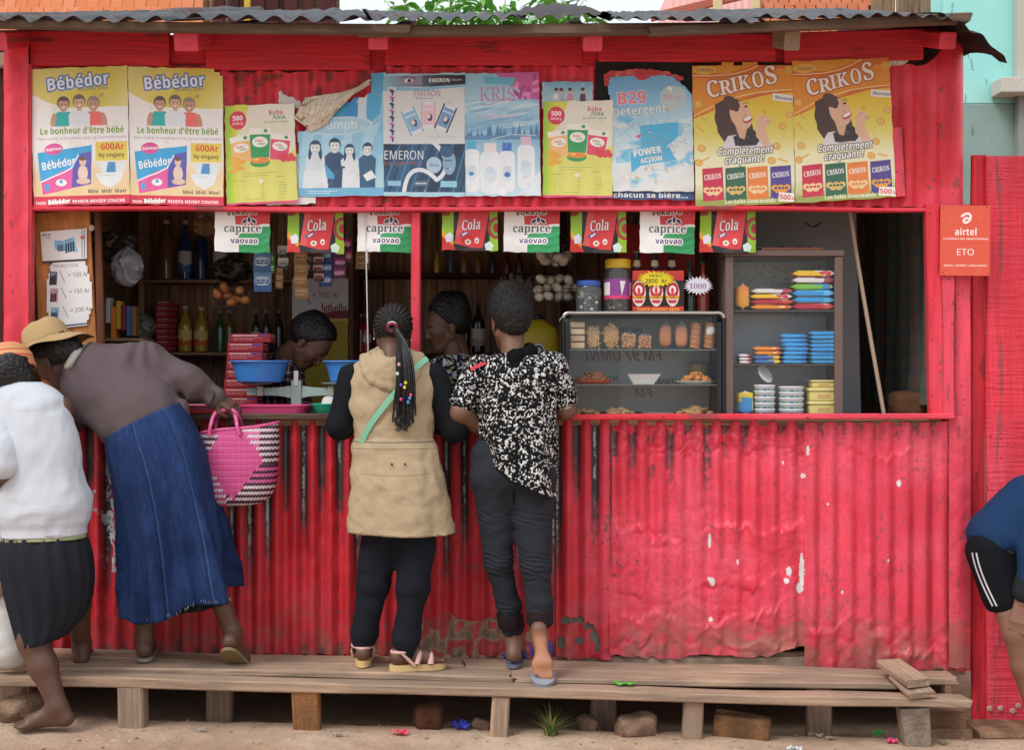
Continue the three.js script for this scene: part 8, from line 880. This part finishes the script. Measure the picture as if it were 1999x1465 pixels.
  for (const [A, f, u] of [[al, fl, V(0, 1, 0)], [ar, fr, ur]]) { const F = f.clone().normalize(), U = u.clone().addScaledVector(F, -u.dot(F)).normalize(), S2 = F.clone().cross(U), at = (a, b, c) => A.clone().addScaledVector(F, a).addScaledVector(U, b).addScaledVector(S2, c); let G = soleGeo(A, f, u, 0.25, 0.012, 0.112); if (u === ur) { const c = P(1060, 1333, 0.37); G = boxUV(new THREE.CylinderGeometry(0.052, 0.052, 0.016, 28).scale(1, 1, 1.5).rotateX(0.32).translate(c.x, stepY(1060, 0.37) + 0.03, 0.345)); } const s = wpart(w, 'flip_flop', G, M(u === ur ? 0x8a8c98 : 0x6a6c80, 0.7)); wpart(s, 'thong_strap', tube([at(0.02, -0.088, 0.042), at(0.07, -0.06, 0.034), at(0.11, -0.05, 0.004), at(0.07, -0.06, -0.034), at(0.02, -0.088, -0.042)], 0.006, 6, 24), M(0x2c3a9a, 0.5)); }
}
// --- woman in the straw hat
{
  const skin = [0.10, 0.046, 0.028], w = thing('person', 'woman in a straw hat, grey brown sweater and long denim skirt bending over the counter', 'person', P(330, 1300, 0.22));
  const H = basis(J(112, 700, 0.14), V(-0.72, -0.52, -0.35), V(-0.42, 0.85, 0.1), 1.02), sr = J(285, 706, 0.10), er = J(368, 742, 0.13), wr = J(420, 776, 0.125), sl = J(165, 770, 0.16), el = J(140, 812, 0.06), wl = J(120, 806, -0.03);
  const hl = J(262, 860, 0.25), hr = J(318, 850, 0.25), kl = J(292, 1090, 0.25), kr = J(392, 1080, 0.25), al = J(283, 1254, 0.2), ar = J(455, 1240, 0.10), fl = V(-0.25, 0, -1), fr = V(0.12, -0.6, -0.8), ur = V(-0.05, 0.8, -0.6); plant(al, fl, 0.108); ar.set(...J(456, 1236, 0.22).toArray());
  const hR = hand(wr, V(0.85, -0.42, 0.1), V(-0.15, -0.75, -0.5), -1, 0.75, 0.7);
  bodyMesh(w, [...lim([hl, 0.08], [kl, 0.055], [al, 0.036]), ...lim([hr, 0.08], [kr, 0.055], [ar, 0.036]), ...foot(al, fl, V(0, 1, 0)), ...foot(ar, fr, ur), [hl, hr, 0.1, 0.1], [J(285, 825, 0.24), J(205, 750, 0.14), 0.11, 0.11], [sl, sr, 0.06, 0.05], ...lim([sr, 0.05], [er, 0.042], [wr, 0.029]), ...lim([sl, 0.05], [el, 0.042], [wl, 0.03]), [J(180, 735, 0.14), J(132, 712, 0.14), 0.055, 0.052]], [H], [hR, hand(wl, V(-0.2, 0, -1), V(0, -1, 0), 1, 0.3)], skin);
  const nF = V(0.15, 0.25, 1).normalize(), swF = soft(bones([[J(280, 812, 0.235), J(206, 752, 0.15), 0.178, 0.19, { n: nF, s: 0.68 }], [J(200, 740, 0.14), J(150, 722, 0.12), 0.13, 0.075], [J(258, 720, 0.13), J(290, 706, 0.11), 0.105, 0.078], ...lim([J(290, 706, 0.11), 0.078], [er, 0.062], [wr, 0.044]), ...lim([J(170, 775, 0.17), 0.085], [el, 0.07], [wl, 0.045])], 0.045), 0.011, 9, 9, 9, 3);
  const swF2 = (x, y, z) => { const d = swF(x, y, z); if (Math.abs(d) > 0.05) return d; const a = x * 0.8 + y * 0.6; return d + 0.007 * Math.sin(a * 80 + 6 * N(x * 6, y * 6)) * ss(-0.15, 0.5, N(x * 5 + 2, y * 5, z * 5)); }; swF2.b = swF.b;
  wpart(w, 'grey_sweater', sdfGeo(swF2, 0.0075), cloth(0x5d5052, { sheen: 0.35 })); wpart(w, 'sweater_cuff', band([P(408, 760, 0.18), P(416, 770, 0.185), P(410, 786, 0.18)], V(1, -0.5, 0.4), 0.016, 0.012), cloth(0x55494b)); wpart(w, 'white_collar', tube([P(163, 680, 0.12), P(150, 690, 0.20), P(136, 712, 0.215), P(130, 726, 0.18)], 0.018, 8, 18), cloth(0xc4c2b4));
  const tab = [[822, 281, 72, 0.135, 0.24, -0.5], [850, 291, 81, 0.16, 0.24, -0.42], [898, 309, 87, 0.175, 0.24, -0.35], [975, 326, 90, 0.185, 0.245, -0.3], [1051, 338, 95, 0.19, 0.245, -0.27], [1120, 346, 101, 0.195, 0.24, -0.25], [1182, 353, 107, 0.20, 0.235, -0.23]];
  const seams = [0.13, 0.255, 0.38], texDen = dtex(1024, 768, (u, v) => { const n = 0.4 * fbm(u * 60, v * 9, 5, 4) + 0.5 * fbm(u * 14, v * 6, 8, 4), tw = N(u * 900 + v * 700, v * 90), st = N(u * 420, v * 30); let c = mix3([22, 38, 74], [48, 74, 120], cl(0.30 + n * 0.8)); c = c.map(x => x * (1 + tw * 0.08 + st * 0.10)); for (const s of seams) { const d = u - s - 0.012 * (1 - v) * Math.sin(s * 40); if (Math.abs(d) < 0.0016) c = mix3(c, [96, 118, 154], 0.35); else if (d > 0 && d < 0.006) c = c.map(x => x * 0.85); } if (v < 0.02) c = mix3(c, [132, 146, 170], 0.5); return c; }, false);
  const sk = wpart(w, 'denim_skirt', garment(tab, { d: (th, t, y) => 0.007 * fbm(Math.cos(th) * 3, y / 60, Math.sin(th) * 3, 3) + (0.05 * (1 - 2 * Math.abs(Math.sin(th * 3.1 + 0.5 + t * 0.7)) ** 0.8) + 0.016 * Math.sin(th * 11 + 2 - t)) * ss(0.15, 1, t), hem: (th, c, s) => 6 * Math.sin(th * 4) + 3 * Math.sin(th * 9) + 7 * s, h0: 0.6, deep: 1 }), cloth(0xffffff, { map: texDen, sheen: 0.05, side: THREE.DoubleSide }));
  wpart(w, 'dark_slip', garment([[1120, 350, 62, 0.11, 0.235, -0.2], [1150, 362, 64, 0.115, 0.23, -0.2], [1188, 376, 62, 0.12, 0.235, -0.14]], { n: 20, m: 60, d: th => 0.008 * Math.sin(th * 7) }), cloth(0x1a1a1c));
  const r = rng(5), th2 = []; for (let i = 0; i < 46; i++) { const a = 0.3 + r() * 2.5, px = 353 + 104 * Math.cos(a), [, cx, hw, b, z, sl2] = tab[6], py = 1182 + sl2 * hw * Math.cos(a) + 6 * Math.sin(a * 4) + 3 * Math.sin(a * 9) + 7 * Math.sin(a), p = P(px, py + 1, z + b * Math.sin(a)); p.z = z + (b + 0.02 * Math.sin(a * 6.5 + 1.6)) * Math.sin(a); th2.push(tube([p, p.clone().add(V((r() - 0.5) * 0.01, -0.006 - r() * 0.012, 0.003 * r()))], 0.0007, 3, 2)); } wpart(sk, 'frayed_threads', merge(th2), M(0xa8b0bc, 0.9)).userData.kind = 'stuff';
  // straw hat
  const hatM = M(0xb39668, 0.9, { bumpMap: mir(dtex(128, 128, (u, v) => { const g = 128 + 60 * Math.sin(v * 200) + 40 * N(u * 40, v * 60); return [g, g, g]; }, true, false), 3, 3), bumpScale: 0.003 }), hatB = new THREE.LatheGeometry([[0.0, 0.135], [0.05, 0.131], [0.085, 0.112], [0.1, 0.08], [0.106, 0.04], [0.108, 0.028], [0.13, 0.016], [0.17, 0.0], [0.19, -0.018], [0.191, -0.021], [0.17, -0.004], [0.13, 0.012], [0.104, 0.024], [0.1, 0.04], [0.09, 0.08], [0, 0.12]].map(p => new THREE.Vector2(...p)), 64), hp = hatB.attributes.position;
  for (let i = 0; i < hp.count; i++) { const x = hp.getX(i), y = hp.getY(i), z = hp.getZ(i), q = Math.hypot(x, z), a = Math.atan2(z, x), k = ss(0.1, 0.19, q); hp.setXYZ(i, x * 0.93, y + k * (0.016 * Math.sin(a * 2 + 0.6) + 0.008 * Math.sin(a * 5)) + (q < 0.1 ? 0.006 * N(x * 30, z * 30) : 0), z); } hatB.computeVertexNormals(); hatB.applyMatrix4(basis(J(100, 680, 0.14), V(-0.8, -0.40, 0.25), V(-0.46, 0.88, -0.08), 0.97)); wpart(w, 'straw_hat', hatB, hatM);
  const hf = frizz(bones([[V(0, 0.02, -0.04), V(0, 0.04, 0.0), 0.083, 0.085], [V(0, -0.01, -0.085), V(0, -0.02, -0.07), 0.05, 0.05]], 0.02), 0.005, 120), hg = sdfGeo(cutBelow(hf, (x, y, z) => Math.max(0.85 * (z - 0.02 - 0.6 * (y - 0.03)), -(y + 0.05))), 0.0045, { m: 0.015 }); hg.applyMatrix4(H); wpart(w, 'dark_hair', hg, hairM); const rg = P(449, 800, 0.16); 
  wpart(w, 'ring', new THREE.TorusGeometry(0.010, 0.0028, 6, 14).rotateY(1.2).translate(hR[5][0].x, hR[5][0].y, hR[5][0].z), M(0xc8c8d0, 0.2, { metalness: 0.9 }));
  wpart(w, 'flip_flop', soleGeo(al, fl, V(0, 1, 0), 0.255, 0.014, 0.106, 1.12), M(0x8a8274, 0.8)); wpart(w, 'flip_flop', soleGeo(ar, fr, ur, 0.23, 0.014, 0.112, 1.15), M(0x7c6c48, 0.85), 'brown worn sole turned up behind the raised heel');
}
// --- woman in the white sweatshirt
{
  const skin = [0.105, 0.048, 0.03], w = thing('person', 'barefoot woman in a white sweatshirt, black skirt and striped cap seen from behind', 'person', P(85, 1425, 0.55));
  const H = basis(J(20, 731, 0.40), V(-0.35, -0.35, -1), V(-0.15, 1, -0.35), 1.0), hl = J(62, 1060, 0.46), hr = J(118, 1060, 0.44), kl = J(66, 1250, 0.50), al = J(112, 1376, 0.53), kr = J(150, 1180, 0.32), ar = J(160, 1256, 0.19), sl = J(-14, 800, 0.45), el = J(4, 918, 0.58), wl = J(-30, 985, 0.48), sr = J(118, 800, 0.42), er = J(120, 880, 0.3), wr = J(90, 830, 0.14);
  bodyMesh(w, [...lim([hl, 0.085], [kl, 0.062], [kl.clone().lerp(al, 0.4), 0.056], [al, 0.037]), ...lim([hr, 0.085], [kr, 0.056], [ar, 0.037]), ...foot(al, V(-1, -0.02, 0.12), V(0, 1, 0)), ...foot(ar, V(-0.3, 0, -1), V(0, 1, 0)), [hl, hr, 0.1, 0.1], [J(88, 1040, 0.45), J(58, 800, 0.42), 0.1, 0.085], [sl, sr, 0.05, 0.05], ...lim([sl, 0.05], [el, 0.042], [wl, 0.03]), ...lim([sr, 0.05], [er, 0.042], [wr, 0.03]), [J(46, 770, 0.43), J(32, 735, 0.41), 0.05, 0.05]], [H], [hand(wl, V(-0.3, -1, 0), V(0, 0, -1), 1, 0.4), hand(wr, V(0, 0, -1), V(0, -1, 0), -1, 0.3)], skin);
  const tab = [[746, 44, 36, 0.06, 0.43, 0], [758, 50, 58, 0.08, 0.435, 0.05], [782, 56, 73, 0.10, 0.44, 0.04], [865, 71, 84, 0.125, 0.45, 0], [921, 77, 84, 0.13, 0.455, 0], [985, 85, 93, 0.145, 0.46, 0], [1016, 87, 88, 0.14, 0.46, 0], [1030, 87, 81, 0.128, 0.46, 0], [1046, 87, 80, 0.128, 0.46, 0]], mW = cloth(0xc4c8ce, { sheen: 0.3 });
  const tg = boxUV(garment(tab, { d: (th, t, y) => (0.013 * fbm(Math.cos(th) * 2.2 + y / 110, y / 95, Math.sin(th) * 2.2, 3) + 0.005 * Math.sin((y + 40 * Math.cos(th)) / 9) * ss(0.15, 0.6, N(th * 1.3 + 4, y / 60)) + 0.006 * Math.sin(y / 13 + 3 * Math.cos(th)) * ss(930, 1000, y) * ss(0, 0.5, N(th * 2, y / 30))) * ss(750, 790, y) * ss(1040, 1010, y) + 0.004 * fbm(th * 12, 2, 3, 2) * ss(990, 1020, y) , hem: (th, c) => -3 * c, deep: 1 })), sv = sdfGeo(soft(bones([...lim([J(2, 796, 0.45), 0.075], [J(0, 880, 0.55), 0.072], [J(4, 910, 0.575), 0.064]), ...lim([J(96, 808, 0.42), 0.072], [er, 0.066], [wr, 0.045])], 0.03), 0.010, 14, 12, 14, 6), 0.007); wpart(w, 'white_sweatshirt', merge([tg, sv]), mW); wpart(w, 'sleeve_cuff', lathe([[0.05, 0.02], [0.058, 0.015], [0.058, -0.015], [0.05, -0.02]], 24).rotateX(0.3).translate(el.x, el.y + 0.004, el.z), cloth(0xbdbdbd));
  wpart(w, 'green_shirt_hem', garment([[1030, 87, 74, 0.118, 0.46, 0], [1052, 88, 80, 0.127, 0.46, -0.03]], { n: 8, d: th => 0.002 * Math.sin(th * 5) }), cloth(0x9aa67a));
  wpart(w, 'black_skirt', garment([[1034, 88, 72, 0.115, 0.455, 0], [1080, 90, 85, 0.15, 0.455, 0], [1147, 95, 83, 0.155, 0.45, 0], [1205, 94, 67, 0.135, 0.45, 0], [1252, 84, 42, 0.10, 0.47, -0.12]], { d: (th, t) => 0.006 * Math.sin(th * 16 + 2 * N(th * 2, t)) * (1 - 0.4 * t) + 0.006 * fbm(th * 3, t * 4, 2, 3), hem: (th, c, s) => -4 * c + 2 * s, h0: 0.6, deep: 1 }), cloth(0x22242a, { sheen: 0.15 }));
  const mC = M(0xffffff, 0.9, { map: ctex(64, 64, 3, (g, W2, h) => { R(g, 0, 0, W2, h, '#cf9a66'); for (let i = 0; i < 22; i++) { R(g, 0, i * 3, W2, 1.4, ['#c8483c', '#d8b878', '#b0503c', '#a8a45c'][i % 4]); } for (let i = 0; i < 50; i++) R(g, i * 1.3, 0, 0.5, h, 'rgba(210,90,70,0.5)'); }, true), bumpMap: texSpeck, bumpScale: 0.002 }), cap = new THREE.LatheGeometry([[0, 0.104], [0.04, 0.098], [0.075, 0.078], [0.094, 0.045], [0.100, 0.01], [0.106, -0.004], [0.104, -0.014], [0.094, -0.008], [0.09, 0.02]].map(p => new THREE.Vector2(...p)), 40); cap.applyMatrix4(basis(V(0, 0.032, -0.008).applyMatrix4(H), V(-0.3, -0.2, -1), V(-0.15, 1, -0.1), 1.0)); wpart(w, 'striped_cap', cap, mC);
  const hf = frizz(bones([[V(0, 0.01, -0.04), V(0, 0.02, 0.0), 0.088, 0.088], [V(-0.05, -0.035, -0.05), V(0.05, -0.035, -0.05), 0.048, 0.048]], 0.02), 0.005, 130), hg = sdfGeo(cutBelow(hf, (x, y, z) => Math.max(z - 0.05, y - 0.05, z > 0.01 && y < -0.02 ? 0.02 : -1)), 0.0045, { m: 0.018 }); hg.applyMatrix4(H); wpart(w, 'dark_hair', hg, hairM);
}
// --- child bending at the right edge
{
  const skin = [0.24, 0.12, 0.08], w = thing('person', 'person in a blue sweater and black striped shorts bending forward by the plank fence', 'person', P(2010, 1430, 0.3));
  const hp = J(1934, 1075, 0.28), kn = J(1984, 1232, 0.36), an = J(2030, 1420, 0.30), sh1 = J(2040, 985, 0.38), el = J(2024, 1085, 0.44), wr = J(1996, 1176, 0.42), H = basis(J(2110, 960, 0.3), V(1, -0.4, 0), V(0.3, 1, 0)), hp2 = J(1944, 1075, 0.14), kn2 = J(2020, 1225, 0.14), an2 = J(2050, 1410, 0.12), hR = hand(wr, V(-0.22, -1, 0.02), V(0.5, 0, -1), 1, 0.35, 0.6);
  bodyMesh(w, [...lim([hp, 0.085], [kn, 0.058], [kn.clone().lerp(an, 0.35), 0.056], [an, 0.038]), ...lim([hp2, 0.085], [kn2, 0.058], [an2, 0.038]), ...foot(an, V(1, 0, 0.1), V(0, 1, 0)), ...foot(an2, V(1, 0, 0.1), V(0, 1, 0)), [hp, J(2030, 980, 0.25), 0.1, 0.11], ...lim([sh1, 0.05], [el, 0.042], [wr, 0.03]), [J(2040, 975, 0.25), J(2095, 962, 0.3), 0.06, 0.05]], [H], [hR], skin);
  const swF = soft(bones([[J(1946, 1046, 0.25), J(2018, 992, 0.26), 0.122, 0.15, { n: ZA, s: 1.15 }], ...lim([J(2024, 1000, 0.38), 0.075], [el, 0.066], [J(2004, 1146, 0.43), 0.05])], 0.04), 0.010, 12, 9, 12, 8); wpart(w, 'blue_sweater', sdfGeo(swF, 0.0075), cloth(0x1b3658, { sheen: 0.15 })); wpart(w, 'sweater_cuff', sdfGeo(bones([[J(2005, 1138, 0.43), J(2000, 1156, 0.43), 0.052, 0.049]], 0.01), 0.006), cloth(0x24262c));
  const hf = frizz(bones([[V(0, 0.03, -0.035), V(0, 0.05, 0.0), 0.085, 0.085]], 0.02), 0.005, 120), hg = sdfGeo(cutBelow(hf, (x, y, z) => Math.max(0.85 * (z - 0.02 - 0.6 * (y - 0.03)), -(y + 0.05))), 0.006, { m: 0.015 }); hg.applyMatrix4(H); wpart(w, 'dark_hair', hg, hairM);
  const shF = soft(bones([...lim([hp, 0.105], [J(1960, 1165, 0.32), 0.09]), ...lim([hp2, 0.105], [J(1985, 1165, 0.14), 0.09])], 0.03), 0.006, 14, 10, 14, 4), shC = cutBelow(shF, (x, y, z) => { const p = J(1955, 1188, 0.32), d = V(0.32, -1, 0).normalize(); return (x - p.x) * d.x + (y - p.y) * d.y; }); wpart(w, 'black_shorts', sdfGeo(shC, 0.0065), cloth(0x121419)); for (const o of [0, 8]) wpart(w, 'white_stripe', band([[1897, 1080], [1903, 1105], [1916, 1140], [1930, 1170], [1937, 1184]].map(([x, y]) => onSurf(shF, x + o, y, 0.003)), ZA, 0.006, 0.003), cloth(0xc8c4c4));
}
// --- the two vendors inside
{
  const skin = [0.13, 0.06, 0.036], z = -0.58, w = thing('person', 'vendor in a dark flowered shirt looking down, standing behind the red post', 'person', V(P(885, 800, z).x, 0.246, z));
  const H = basis(J(873, 640, z), V(-0.92, -0.22, 0.35), V(-0.05, 1, 0.05), 1.0), sl = J(858, 728, z + 0.10), sr = J(938, 722, z - 0.06), el = J(850, 800, z + 0.14), wl = J(830, 795, z + 0.3), er = J(950, 795, z + 0.03), wr = J(900, 800, z + 0.24), hl = V(sl.x - 0.02, 1.08, z + 0.05), hr = V(sr.x - 0.02, 1.08, z - 0.04), f = [hl, hr].map(h => V(h.x, 0.345, h.z));
  bodyMesh(w, [...lim([hl, 0.08], [V(hl.x, 0.7, hl.z), 0.055], [f[0], 0.037]), ...lim([hr, 0.08], [V(hr.x, 0.7, hr.z), 0.055], [f[1], 0.037]), ...foot(f[0], V(-0.6, 0, 0.8), V(0, 1, 0)), ...foot(f[1], V(-0.6, 0, 0.8), V(0, 1, 0)), [hl, hr, 0.1, 0.1], [V(hl.x + 0.05, 1.1, z), J(895, 740, z), 0.1, 0.1], [sl, sr, 0.05, 0.05], ...lim([sl, 0.046], [el, 0.04], [wl, 0.028]), ...lim([sr, 0.046], [er, 0.04], [wr, 0.028]), [J(893, 725, z), J(880, 670, z), 0.052, 0.05]], [H], [hand(wl, V(-0.3, 0, 1), V(0, -1, 0), -1, 0.3), hand(wr, V(-0.3, 0, 1), V(0, -1, 0), 1, 0.3)], skin);
  const mFl = cloth(0xffffff, { sheen: 0, map: mir(dtex(384, 384, (u, v) => { const a = fbm(u * 44, v * 44, 5, 2), b = fbm(u * 40 + 7, v * 40, 9, 2); return a > 0.2 ? [176, 180, 188] : b > 0.22 ? [150, 146, 70] : [24, 26, 40]; }), 2, 2) }); wpart(w, 'flowered_shirt', sdfGeo(soft(bones([[V(hl.x + 0.05, 1.12, z), J(896, 745, z), 0.15, 0.135, { n: ZA, s: 0.85 }], [J(872, 724, z + 0.06), J(928, 722, z - 0.04), 0.07, 0.07], ...lim([sl, 0.068], [J(853, 770, z + 0.12), 0.06]), ...lim([sr, 0.07], [J(945, 768, z), 0.062])], 0.04), 0.008, 14, 10, 14, 5), 0.008), mFl); wpart(w, 'dark_skirt', sdfGeo(bones([[V(hl.x + 0.04, 1.08, z), V(hl.x + 0.04, 0.6, z), 0.16, 0.17]], 0.02), 0.014), cloth(0x2a2430));
  const hf = frizz(bones([[V(0, 0.035, -0.04), V(0, 0.06, 0.0), 0.092, 0.088], [V(0, 0.10, -0.06), V(0, 0.115, -0.02), 0.075, 0.066]], 0.03), 0.004, 170), hg = sdfGeo(cutBelow(hf, (x, y, q) => Math.max(0.85 * (q - 0.02 - 0.6 * (y - 0.03)), -(y + 0.05))), 0.0045, { m: 0.018 }); hg.applyMatrix4(H); wpart(w, 'dark_hair', hg, hairM);
}
{
  const skin = [0.13, 0.06, 0.036], z = -0.62, w = thing('person', 'vendor in a plaid shirt bending the head down behind the balance scale', 'person', V(P(545, 800, z).x, 0.246, z));
  const H = basis(J(604, 670, z + 0.08), V(0.58, -0.78, 0.22), V(0.70, 0.66, 0.2), 1.0), sl = J(560, 742, z + 0.1), sr = J(520, 735, z - 0.1), el = J(590, 800, z + 0.14), wl = J(640, 800, z + 0.22), er = J(520, 810, z - 0.04), wr = J(560, 805, z + 0.05), hl = V(sl.x - 0.12, 1.08, z + 0.08), hr = V(sl.x - 0.12, 1.08, z - 0.08), f = [hl, hr].map(h => V(h.x, 0.345, h.z));
  bodyMesh(w, [...lim([hl, 0.08], [V(hl.x, 0.7, hl.z), 0.055], [f[0], 0.037]), ...lim([hr, 0.08], [V(hr.x, 0.7, hr.z), 0.055], [f[1], 0.037]), ...foot(f[0], V(1, 0, 0.3), V(0, 1, 0)), ...foot(f[1], V(1, 0, 0.3), V(0, 1, 0)), [hl, hr, 0.1, 0.1], [V(hl.x, 1.1, z), J(545, 735, z), 0.1, 0.1], [sl, sr, 0.05, 0.05], ...lim([sl, 0.046], [el, 0.04], [wl, 0.028]), ...lim([sr, 0.046], [er, 0.04], [wr, 0.028]), [J(555, 728, z), J(588, 690, z + 0.05), 0.052, 0.05]], [H], [hand(wl, V(0.7, 0, 0.5), V(0, -1, 0), -1, 0.3), hand(wr, V(0.7, 0, 0.5), V(0, -1, 0), 1, 0.3)], skin);
  const mPl = cloth(0xffffff, { sheen: 0, map: ctex(64, 64, 2, (g, a, b) => { R(g, 0, 0, a, b, '#4c2228'); for (let i = 0; i < 4; i++) { R(g, i * 16, 0, 6, b, 'rgba(24,24,34,0.7)'); R(g, 0, i * 16, a, 6, 'rgba(24,24,34,0.7)'); R(g, i * 16 + 10, 0, 1.2, b, '#b8a8a4'); R(g, 0, i * 16 + 10, a, 1.2, '#b8a8a4'); } }, true) }); mPl.map.repeat.set(7, 7); wpart(w, 'plaid_shirt', sdfGeo(soft(bones([[V(hl.x, 1.1, z), J(545, 738, z), 0.14, 0.125], [sr, sl, 0.08, 0.08], ...lim([sl, 0.07], [el, 0.06]), ...lim([sr, 0.07], [er, 0.06]), [J(556, 722, z + 0.01), J(566, 712, z + 0.02), 0.066, 0.06]], 0.04), 0.008, 14, 10, 14, 6), 0.008), mPl); wpart(w, 'dark_skirt', sdfGeo(bones([[V(hl.x, 1.06, z), V(hl.x, 0.6, z), 0.16, 0.17]], 0.02), 0.014), cloth(0x2a2430));
  const hf = frizz(bones([[V(0, 0.035, -0.04), V(0, 0.06, 0.0), 0.094, 0.092], [V(0, 0.03, -0.08), V(0, 0.08, -0.06), 0.062, 0.066]], 0.03), 0.004, 170), hg = sdfGeo(cutBelow(hf, (x, y, q) => Math.max(0.85 * (q - 0.02 - 0.6 * (y - 0.03)), -(y + 0.05))), 0.0045, { m: 0.018 }); hg.applyMatrix4(H); wpart(w, 'dark_hair', hg, hairM);
}
// --- woven basket hanging from the hand, sack by the step
{
  const b = thing('woven_basket', 'pink black and white woven plastic shopping basket hanging against the shop front', 'basket', P(465, 985, 0.13));
  const tex = ctex(170, 170, 5, (g, w, h) => { R(g, 0, 0, w, h, '#d8508e'); const cellc = (x, y) => { const dx = Math.abs(x - 76) / 62, dy = Math.abs(y - 70) / 84; if (dx + dy < 1 || (y < 22 && x < 60)) return ['#dc5a96', '#d04a88']; if (x > 85 && y < 74) return x > 128 ? ['#d8cfd0', '#2c2228'] : ['#dcd2d4', '#d868a0']; if (y > 78) return x > 60 ? ['#2a2026', y > 120 ? '#d8d0cc' : '#d4609a'] : ['#e0d4d8', '#d45a94']; return ['#d8ccd0', '#3a2c34']; }; const s = 6; for (let j = 0; j < h / s; j++) for (let i = 0; i < w / s; i++) { const x = i * s, y = j * s, c = cellc(x, y), k = (i + j * 2) % 2; g.fillStyle = c[(j) % 2]; PL(g, c[j % 2], [[x, y + 1], [x + s, y - 2], [x + s, y + s - 2.6], [x, y + s + 0.4]]); g.globalAlpha = 0.35; PL(g, null, [[x + k * 3, y], [x + s, y + s]], '#5c2040', 0.7); g.globalAlpha = 1; } });
  const bumpT = ctex(170, 170, 4, (g, w, h) => { R(g, 0, 0, w, h, '#303030'); for (let j = 0; j < 29; j++) for (let i = 0; i < 29; i++) { g.fillStyle = (i + j) % 2 ? '#fff' : '#999'; PL(g, (i + j) % 2 ? '#ffffff' : '#a0a0a0', [[i * 6 + 0.6, j * 6 + 1], [i * 6 + 5.4, j * 6 - 1], [i * 6 + 5.4, j * 6 + 4], [i * 6 + 0.6, j * 6 + 5.4]]); } }); bumpT.colorSpace = THREE.NoColorSpace;
  const rows = [[836, 464, 80, 0.06, -0.14], [860, 465, 80, 0.075, -0.12], [900, 466, 78, 0.085, -0.06], [945, 467, 72, 0.085, 0], [972, 466, 62, 0.078, -0.03], [985, 464, 48, 0.06, -0.06]], x0 = P(384, 0, 0.13).x, x1 = P(548, 0, 0.13).x, ya = P(0, 826, 0.13).y, yb = P(0, 990, 0.13).y, rings = [];
  for (let i = 0; i <= 26; i++) { const y = mix(836, 985, i / 26), [, cx, hw, bd, sl] = cubic(rows, y), r = []; for (let j = 0; j < 56; j++) { const th = j / 56 * 2 * Math.PI, c = Math.cos(th), s = Math.sin(th), p = P(cx, y + sl * hw * c, 0.11); p.x += D(hw, 0.11) * Math.sign(c) * Math.abs(c) ** 0.6; p.z += bd * Math.sign(s) * Math.abs(s) ** 0.8 + 0.002 * N(th * 6, i * 0.5); r.push(p); } rings.push(r); }
  const inner = [0, 4, 10].map(k => rings[k].map(p => { const q = p.clone(), c = P(465, 860, 0.11); q.x = c.x + (q.x - c.x) * 0.96; q.z = 0.11 + (q.z - 0.11) * 0.92; return q; }));
  wpart(b, 'basket_body', loft([inner[2], inner[1], inner[0], ...rings], { crease: 1, flip: true, uvf: (u, v, p) => [(p.x - x0) / (x1 - x0), (p.y - yb) / (ya - yb)] }), M(0xffffff, 0.5, { map: tex, bumpMap: bumpT, bumpScale: 0.004 }));
  const hm = M(0xd85a90, 0.5, { bumpMap: texSpeck, bumpScale: 0.003 }); for (const [pts, z] of [[[[408, 852], [412, 830], [422, 806], [446, 800], [459, 812], [464, 836], [468, 850]], 0.185], [[[420, 848], [424, 822], [436, 802], [450, 799], [462, 808], [474, 834], [480, 846]], 0.05]]) wpart(b, 'handle', tube(pts.map(([x, y]) => P(x, y, y < 815 ? 0.15 : z)), 0.0085, 7, 60, t => 0.85 + 0.2 * Math.abs(Math.sin(t * 70))), hm); wpart(b, 'rim_braid', tube([...Array(29)].map((_, j) => rings[0][(j * 2) % 56].clone()), 0.006, 6, 120, t => 0.8 + 0.3 * Math.abs(Math.sin(t * 150))), hm);
  const sF = soft(bones([[P(12, 1060, 0.36), P(16, 1150, 0.36), 0.05, 0.085], [P(16, 1150, 0.36), P(20, 1262, 0.37), 0.085, 0.098]], 0.05), 0.008, 8, 30, 8, 3), s = thing('white_sack', 'full white cloth sack with a brown strap standing on the end of the step', 'sack', P(20, 1312, 0.37)); wpart(s, 'sack_body', sdfGeo(sF, 0.008), cloth(0xc9c7c2)); wpart(s, 'strap', band([[-14, 1100], [0, 1120], [6, 1140], [2, 1158], [-10, 1172]].map(([x, y]) => onSurf(sF, x, y, 0.006)), ZA, 0.02, 0.005), M(0x7a4a30, 0.8));
}

renderer.render(scene, camera);
